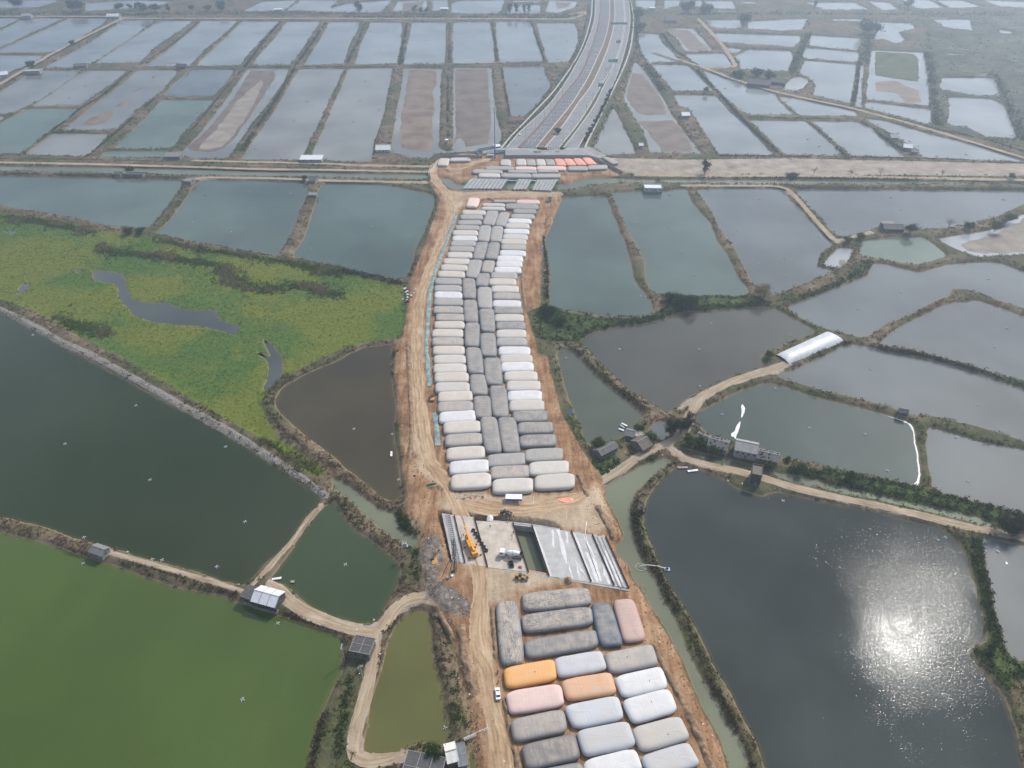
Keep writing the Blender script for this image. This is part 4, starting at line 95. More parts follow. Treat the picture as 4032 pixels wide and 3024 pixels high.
HW = {"LO":[[-9.6,688.7],[15.0,762.9],[29.9,812.3],[40.7,843.0],[55.4,898.2],[62.6,927.3],[73.8,972.3],[90.8,1050.8],[104.7,1132.1],[119.2,1235.0],[128.8,1309.3],[140.5,1430.0]],"LK":[[-5.0,686.8],[11.8,740.0],[32.1,790.5],[43.0,824.9],[61.8,898.2],[78.1,972.3],[97.5,1066.3],[113.8,1158.7],[128.5,1255.4],[140.2,1367.3],[145.9,1430.0]],"S1":[[5.3,679.3],[21.1,724.3],[41.5,790.5],[56.3,848.3],[73.0,901.4],[78.6,918.1],[91.6,979.0],[101.5,1035.8],[116.7,1123.5],[132.5,1230.0],[142.8,1309.3],[155.0,1430.0]],"ML":[[21.0,677.5],[43.2,749.7],[49.9,769.6],[65.2,819.8],[81.3,884.0],[85.2,898.2],[97.1,952.6],[111.1,1021.1],[124.7,1086.1],[138.8,1167.8],[153.8,1271.2],[163.3,1355.3],[170.6,1430.0]],"MR":[[28.2,673.8],[53.1,751.8],[75.5,837.7],[86.3,867.2],[93.7,898.2],[111.5,979.0],[127.5,1058.5],[143.9,1149.7],[157.9,1240.0],[169.9,1337.7],[178.4,1430.0]],"GL":[[42.1,676.6],[67.9,754.0],[86.4,822.3],[99.9,878.4],[105.8,898.2],[122.0,955.8],[135.0,1013.8],[154.2,1115.0],[173.3,1240.0],[183.7,1320.5],[193.5,1430.0]],"GR":[[46.1,674.7],[71.4,754.0],[91.6,822.3],[103.8,878.4],[108.6,898.2],[123.7,955.8],[136.3,1013.8],[155.6,1115.0],[174.9,1240.0],[185.1,1320.5],[194.9,1430.0]],"RK":[[62.0,690.6],[72.0,718.2],[91.4,781.1],[112.0,872.8],[119.0,898.2],[133.4,965.6],[151.6,1058.5],[171.0,1167.8],[185.7,1265.9],[197.5,1367.3],[203.1,1430.0]],"RO":[[68.3,688.7],[75.5,712.1],[90.5,771.9],[106.7,837.7],[127.4,921.2],[146.2,999.7],[163.0,1082.1],[178.9,1181.6],[193.2,1281.8],[202.6,1379.4],[205.6,1430.0]]}
PTS = {"lampL":[3,[[13.1,708.13],[23.57,741.04],[33.18,769.65],[40.95,794.08],[49.51,827.41],[56.52,852.26],[69.97,892.66],[80.6,928.57],[84.59,949.36],[97.17,1010.26],[112.5,1098.35],[124.66,1167.75],[134.01,1240.03],[142.44,1309.26]]],"lampR":[3,[[47.93,689.67],[58.23,723.26],[68.37,755.79],[78.22,789.33],[87.21,821.82],[98.58,872.77],[111.38,925.48],[116.3,933.54],[128.79,982.4],[144.18,1058.5],[157.67,1132.13],[173.84,1240.03],[184.26,1320.51]]],"signs":[3,[[184.2,1391.79],[158.6,1191.01],[144.13,1074.14],[122.75,970.62],[128.61,970.62],[99.88,861.73]]],"cars_hw":[3,[[7.53,717.14],[113.8,1055.42],[115.85,1047.78]]],"mast":[2.5,[[-15.86,676.14]]],"gate":[2.5,[[-15.59,656.26],[-6.67,656.26]]],"guard":[2.2,[[-22.75,658.73],[-16.88,657.79]]],"fenceA":[2.2,[[-5.6,657.79],[15.71,657.79],[40.73,656.85],[69.07,656.38],[73.72,652.42],[85.22,635.39],[95.5,617.97]]],"fenceB":[2.0,[[-66.28,656.93],[-62.82,659.75],[-44.49,658.34],[-26.9,657.64]]],"fenceC":[2.0,[[-66.59,647.21],[-67.71,635.92],[-70.32,623.86],[-71.04,618.49],[-69.14,605.9]]],"fenceD":[2.2,[[-30.06,664.18],[-34.28,675.05],[-26.72,678.73],[-15.68,683.7]]],"apron":[2.6,[[-8.93,687.99],[-5.04,687.99],[5.3,680.48],[21.02,678.63],[28.28,674.94],[42.16,677.7],[46.23,675.86],[62.08,691.79],[68.45,689.89],[76.55,678.63],[86.25,660.5],[79.37,654.33],[70.05,662.28],[-6.15,662.63],[-6.85,671.28],[-27.05,665.86],[-27.28,673.11],[-15.9,678.63]]],"islandA":[2.7,[[19.27,672.46],[27.24,672.46],[26.8,668.82],[20.44,668.28]]],"islandB":[2.7,[[39.98,672.46],[43.81,672.46],[43.49,669.91],[40.04,669.55]]],"fb_deck":[3.4,[[-36.54,605.43],[39.64,603.36],[33.07,578.06],[-41.17,582.72]]],"fb_g1":[3.4,[[-34.94,604.81],[-2.89,603.36],[-8.12,582.33],[-40.82,583.11]]],"fb_g2":[3.4,[[5.7,603.36],[17.39,602.75],[12.36,581.35],[0.61,581.35]]],"fb_g3":[3.4,[[21.66,602.33],[39.22,602.75],[32.71,578.45],[16.36,580.38]]],"nb_left":[3.7,[[-30.7,220.59],[-24.93,219.41],[-18.95,193.46],[-24.44,194.15]]],"nb_road":[3.6,[[-24.94,219.5],[-16.16,218.33],[-9.79,191.51],[-18.96,193.55]]],"nb_mid":[3.7,[[-15.79,216.31],[0.24,214.77],[6.54,188.91],[-9.78,191.26]]],"nb_open":[3.7,[[0.67,214.77],[8.27,213.63],[14.66,187.09],[6.54,188.91]]],"nb_right":[3.7,[[8.55,213.43],[39.02,207.27],[45.76,181.07],[14.65,186.91]]],"nb_w1":[3.7,[[8.41,213.61],[14.78,186.91]]],"nb_w2":[3.7,[[24.97,210.34],[31.24,184.13]]],"nb_w3":[3.7,[[33.74,208.19],[40.01,182.35]]],"nb_w4":[3.7,[[39.21,207.16],[45.56,181.01]]],"nb_k1":[3.7,[[35.8,207.45],[41.85,181.87]]],"nb_k2":[3.7,[[37.6,207.16],[43.6,181.52]]],"nb_w0":[3.7,[[-16.15,218.16],[-9.79,191.43]]],"nb_w5":[3.7,[[0.38,214.96],[6.59,188.81]]],"nb_w6":[3.7,[[-30.8,220.78],[-24.38,194.08]]],"nb_w7":[3.7,[[-24.92,219.21],[-18.95,193.46]]],"nb_r1":[3.7,[[-28.75,219.88],[-22.51,193.87]]],"nb_r2":[3.7,[[-26.83,219.57],[-20.87,193.67]]],"nb_beam":[3.4,[[-3.82,189.82],[6.26,188.48],[14.25,186.73],[22.05,185.34],[45.38,180.34]]],"nb_beamL":[3.4,[[-24.44,193.98],[-15.66,192.69]]],"nb_beamN":[3.4,[[-8.86,216.2],[0.24,215.24],[8.43,214.09],[17.95,211.99],[29.21,209.75],[39.23,207.71]]],"crane":[3.7,[[-15.15,196.91],[-18.39,205.63]]],"mixer":[3.7,[[4.47,195.87],[-5.0,197.61]]],"car":[2.0,[[-4.65,135.95],[-5.14,139.63]]],"roller":[2.0,[[-41.53,300.57],[-41.96,305.55]]],"excavator":[2.5,[[-31.24,194.28],[-31.59,196.16]]],"loader":[2.6,[[2.09,186.31],[4.62,185.65]]],"loaderB":[3.2,[[-4.57,220.27],[-1.36,219.87]]],"bikes":[2.0,[[-4.97,146.23],[-4.64,142.52],[-44.95,244.78]]],"rig":[2.6,[[-24.55,187.65]]],"shed":[2.9,[[-2.73,227.14],[4.25,226.93]]],"tarp":[2.2,[[20.13,229.22],[21.5,229.76],[26.01,230.04],[27.86,228.61],[25.21,226.78],[23.1,226.17],[20.2,227.59]]],"people":[3.7,[[-9.28,212.31],[0.04,206.36],[0.52,208.94],[-1.97,214.39],[-21.04,206.73],[-20.36,207.28],[-1.64,216.31],[0.68,218.24]]],"boats":[0.0,[[55.46,285.02],[57.94,282.78],[54.57,283.68],[56.45,281.22],[53.51,280.78],[55.92,279.24],[77.95,252.54],[82.86,252.73],[82.21,250.02],[87.24,250.98],[-104.22,186.13],[-101.76,190.2],[-96.19,187.99],[-92.49,188.67],[-63.45,161.85],[-61.08,157.94],[-58.24,263.82],[-57.79,260.32],[-88.17,186.81],[-87.07,186.81],[82.07,249.93],[86.93,250.76]]],"net1":[2.1,[[-42.72,536.22],[-46.2,499.31],[-49.44,467.21],[-52.38,438.0],[-52.95,415.27],[-51.69,390.48],[-50.55,372.77],[-49.77,354.52],[-48.42,344.74],[-45.79,325.39],[-43.88,313.49]]],"net2":[2.2,[[-39.52,291.17],[-38.08,283.21],[-36.77,273.77],[-35.94,266.38]]],"poles":[1.5,[[-43.78,199.61],[-52.44,143.99],[-31.16,230.74],[-60.39,151.82]]],"hose":[2.3,[[39.27,237.28],[36.8,233.48],[34.98,231.6],[34.36,226.07],[32.91,219.32],[31.4,213.17],[30.9,208.68],[31.16,203.21],[34.42,185.87]]],"foamA":[0.0,[[120.62,301.53],[121.26,297.67],[117.62,289.5],[117.22,290.12],[119.1,297.03]]],"foamB":[0.0,[[116.45,287.05],[116.7,286.8],[111.63,276.3],[110.23,273.06],[110.2,275.14],[108.9,275.14],[109.28,277.71],[111.42,279.24],[113.51,284.01]]],"foamC":[0.0,[[191.0,292.49],[196.1,289.5],[200.47,286.8],[202.62,283.65],[201.44,278.65],[197.43,268.28],[193.48,257.3],[190.48,248.38],[186.71,241.0],[184.01,241.8],[187.24,244.3],[189.84,248.89],[193.54,259.45],[198.01,271.69],[200.96,279.83],[201.09,284.62],[197.16,288.27]]],"foamD":[0.0,[[208.98,282.21],[211.16,281.02],[214.42,278.06],[211.73,277.24],[212.52,273.98],[210.0,275.14],[209.3,278.65]]],"green_h":[1.3,[[155.07,334.97],[194.14,358.29],[187.26,368.55],[149.99,344.35]]],"sitefence":[3.0,[[-38.61,237.66],[-34.6,238.95]]],"pump":[0.0,[[62.98,193.17]]],"plank":[1.2,[[-15.57,122.54],[-7.84,125.9]]],"blue_sign":[1.8,[[29.36,288.56],[21.53,468.98]]],"trash":[2.0,[[-65.99,411.49]]],"debris":[3.0,[[-25.44,231.76],[-12.16,229.7]]],"ladders":[3,[[122.53,1103.31],[116.71,1071.77],[111.76,1043.24],[107.16,1017.44],[101.58,994.43],[97.37,975.64],[93.36,958.42]]],"boxes":[3.75,[[-16.12,210.57],[-10.42,199.67]]]}
REEDS = [[[-262.6,498.2],[-229.4,481.3],[-163.7,462.7],[-116.1,445.8]],[[-298.4,484.3],[-287.5,474.5],[-275.5,472.1],[-246.3,467.4],[-227.6,460.4],[-204.2,454.7]],[[-199.6,453.6],[-190.7,438.2],[-179.2,427.7],[-163.0,420.6],[-153.2,421.6],[-139.5,427.7],[-122.1,417.5],[-110.0,412.6]],[[-151.3,455.9],[-115.1,440.4]],[[-393.9,532.0],[-363.6,526.3],[-329.8,512.6],[-311.1,507.3]],[[-279.7,383.6],[-260.5,374.8],[-240.7,368.0]],[[-122.4,270.8],[-103.6,255.4],[-90.4,245.0]]]
HEDGES = [["dark",8,4,[[-883.2,1316.9],[-634.0,1309.4],[-456.4,1316.9],[-277.7,1316.9],[-76.4,1309.4],[115.3,1302.0]]],["dark",8,5,[[276.7,1311.9],[428.3,1316.9],[577.0,1311.9],[855.1,1316.9]]],["dark",5.0,4,[[-273.1,1292.2],[92.0,1287.3]]],["green",2.2,3,[[-599.9,866.5],[-597.5,893.5],[-610.4,1037.9],[-613.3,1117.7],[-612.5,1258.9]]],["dark",2.0,1.6,[[147.4,614.6],[239.8,611.7],[344.7,608.6],[461.9,605.5]]],["straw",1.6,2.5,[[236.4,591.9],[311.0,590.5],[451.6,587.9]]],["dark",1.5,2,[[-454.6,636.9],[-343.8,634.0],[-149.2,624.4],[-151.1,634.7],[-73.0,632.5]]],["dark",1.5,2,[[-466.2,657.6],[-386.4,655.3],[-294.8,649.9],[-152.2,640.3]]],["brown",1.4,2,[[-446.6,622.4],[-344.5,616.7]]],["green",1.4,2,[[-315.6,614.6],[-281.3,611.7]]],["dark",2.0,2.2,[[194.1,356.6],[230.1,346.3],[257.4,330.5],[280.4,310.9]]],["green",1.6,1.5,[[187.9,351.8],[175.6,341.7],[157.9,330.1]]],["brown",1.4,2.2,[[56.7,204.8],[59.3,190.4],[62.2,178.5],[65.1,170.8],[66.9,162.0],[70.4,146.4],[73.5,131.5],[76.2,117.5],[74.9,103.3]]],["green",1.6,1.6,[[70.1,139.9],[72.2,132.6],[73.4,124.6]]],["dark",1.6,2.0,[[27.9,531.5],[21.9,493.9],[24.1,460.1],[22.1,407.4]]],["dark",2.6,4,[[230.2,967.4],[235.2,869.5],[238.5,764.0],[247.6,665.6]]],["green",2.0,4,[[245.3,778.2],[305.4,775.1],[360.1,771.6]]],["dark",3.0,3,[[448.1,1009.5],[403.1,894.9],[368.8,816.8]]],["dark",5,7,[[436.6,1171.7],[392.6,1067.7],[342.1,949.3]]],["dark",5,8,[[559.2,1059.1],[491.4,894.9],[427.3,744.5]]],["dark",6,10,[[590.2,949.3],[554.3,857.4],[512.8,759.1],[491.6,703.3]]],["dark",2.6,5,[[374.9,797.7],[410.5,759.1],[423.6,739.7],[457.3,712.1],[483.1,665.6]]],["dark",2.5,4,[[226.7,1042.1],[236.3,978.6]]],["dark",6,10,[[563.5,1270.6],[492.9,1094.5],[450.1,993.9]]],["dark",2.6,4,[[300.2,759.1],[303.1,698.9],[307.2,665.6]]],["dark",2.6,4,[[358.8,764.0],[362.7,707.7],[366.8,665.6]]],["dark",2.0,3,[[190.7,664.8],[297.6,662.4],[407.3,655.7],[484.0,643.0]]],["dark",5,7,[[199.3,1306.9],[180.4,1141.7],[170.4,1009.5],[172.5,875.8]]],["dark",3,4,[[220.8,1171.7],[220.6,1067.7],[235.1,993.9]]],["brown",1.5,3,[[-12.7,971.1],[-6.2,845.4],[-1.8,779.3]]],["dark",1.8,3,[[-78.8,949.3],[-62.2,712.1]]],["green",2,3,[[-473.4,963.8],[-460.6,845.4],[-465.2,811.2],[-457.0,735.0]]],["green",2,3,[[-398.7,845.4],[-392.5,749.3],[-389.3,661.6]]],["brown",1.6,3,[[-337.2,963.8],[-328.0,839.6],[-314.9,686.1]]],["dark",2.4,4,[[-273.6,978.6],[-261.5,833.8],[-252.9,677.8]]],["dark",2.4,4,[[-361.5,1258.9],[-350.9,1113.0],[-338.0,986.2]]],["dark",2.4,4,[[-289.2,1247.4],[-279.7,1085.4],[-275.4,986.2]]],["brown",1.6,3,[[-489.4,1258.9],[-474.1,1094.5],[-474.1,993.9]]],["dark",2,4,[[-226.5,1247.4],[-216.6,1103.7],[-211.8,993.9]]],["dark",2.2,4,[[-163.0,1247.4],[-150.9,1094.5],[-142.9,993.9]]],["dark",1.6,3,[[-97.2,1247.4],[-80.5,1001.6]]],["dark",1.6,3,[[-30.2,1247.4],[-19.1,1009.5]]],["dark",1.6,3,[[29.7,1247.4],[42.7,1009.5]]],["dark",1.6,2.5,[[-461.4,981.6],[-280.7,983.9]]],["dark",1.6,2.5,[[-267.1,983.9],[-149.9,983.9],[-138.1,986.2],[44.5,1003.2]]],["dark",2.2,2.5,[[60.3,226.4],[53.5,221.8],[53.6,207.8]]],["brown",1.5,2.2,[[56.4,233.0],[52.9,221.8],[53.4,208.7],[55.1,198.0]]],["brown",1.3,2.0,[[-208.6,206.5],[-191.2,204.0],[-174.1,199.1]]],["brown",1.2,1.6,[[-166.3,198.7],[-144.8,192.4],[-123.6,185.1],[-106.2,180.0]]],["brown",1.3,1.4,[[-86.6,171.8],[-77.0,168.0],[-64.4,163.3]]],["brown",1.5,2.5,[[-65.6,324.0],[-69.3,338.7],[-64.7,351.0]]],["brown",1.4,2.2,[[-128.7,306.2],[-126.4,294.5],[-112.7,277.5],[-97.9,262.7],[-80.8,251.0]]],["brown",1.5,2.4,[[35.2,352.6],[46.5,329.8],[60.7,306.2],[71.0,293.3]]],["dark",2.4,3,[[-116.2,446.6],[-97.0,437.9],[-74.0,427.4]]],["green",2.2,3,[[-47.6,221.8],[-44.2,215.6],[-39.8,211.2]]],["dark",2.6,3,[[-39.5,195.9],[-37.4,187.4],[-38.6,182.2]]],["brown",1.4,2,[[-62.7,132.1],[-63.8,120.0],[-64.2,112.6]]],["green",2,2,[[-57.0,144.6],[-57.1,133.2],[-56.2,117.5]]]]
RIDGES = [[2.2,1.3,[[-7.5,173.8],[-6.9,162.6],[-5.6,151.2]]],[2.0,1.1,[[-3.0,137.1],[-1.9,131.5],[-0.6,124.6]]],[2.6,1.4,[[0.7,121.0],[1.7,116.0],[3.1,107.4]]],[2.4,1.3,[[51.7,158.1],[54.0,148.2],[56.5,140.5],[58.9,133.2]]],[3.0,1.6,[[58.6,134.0],[61.0,124.6],[63.4,114.6],[63.7,105.2]]],[2.4,1.2,[[33.2,230.5],[31.9,239.8],[30.3,246.6]]],[2.4,1.5,[[-37.9,235.5],[-33.9,237.6],[-30.9,234.4]]],[2.2,1.0,[[11.8,529.3],[8.3,491.8],[7.4,458.1],[6.5,425.6],[8.1,396.2]]],[2.4,1.0,[[-61.1,359.2],[-56.1,322.7],[-50.5,283.4],[-48.5,255.2]]],[3.0,1.6,[[-25.6,561.8],[-18.2,564.9],[-13.1,558.7]]],[3.5,1.8,[[-32.7,582.5],[-28.9,583.1]]],[3.5,1.8,[[-12.9,582.1],[-8.4,582.8]]],[3.5,1.8,[[9.4,580.8],[13.9,581.5]]],[3.0,1.3,[[-18.9,166.0],[-17.8,156.2],[-15.7,146.9],[-12.5,137.6]]],[2.0,1.0,[[-27.4,171.2],[-24.6,165.3],[-22.0,160.0]]],[4,2.2,[[20.3,184.6],[23.4,185.2]]],[3.0,1.4,[[37.5,225.8],[39.4,217.6],[43.0,208.1]]]]
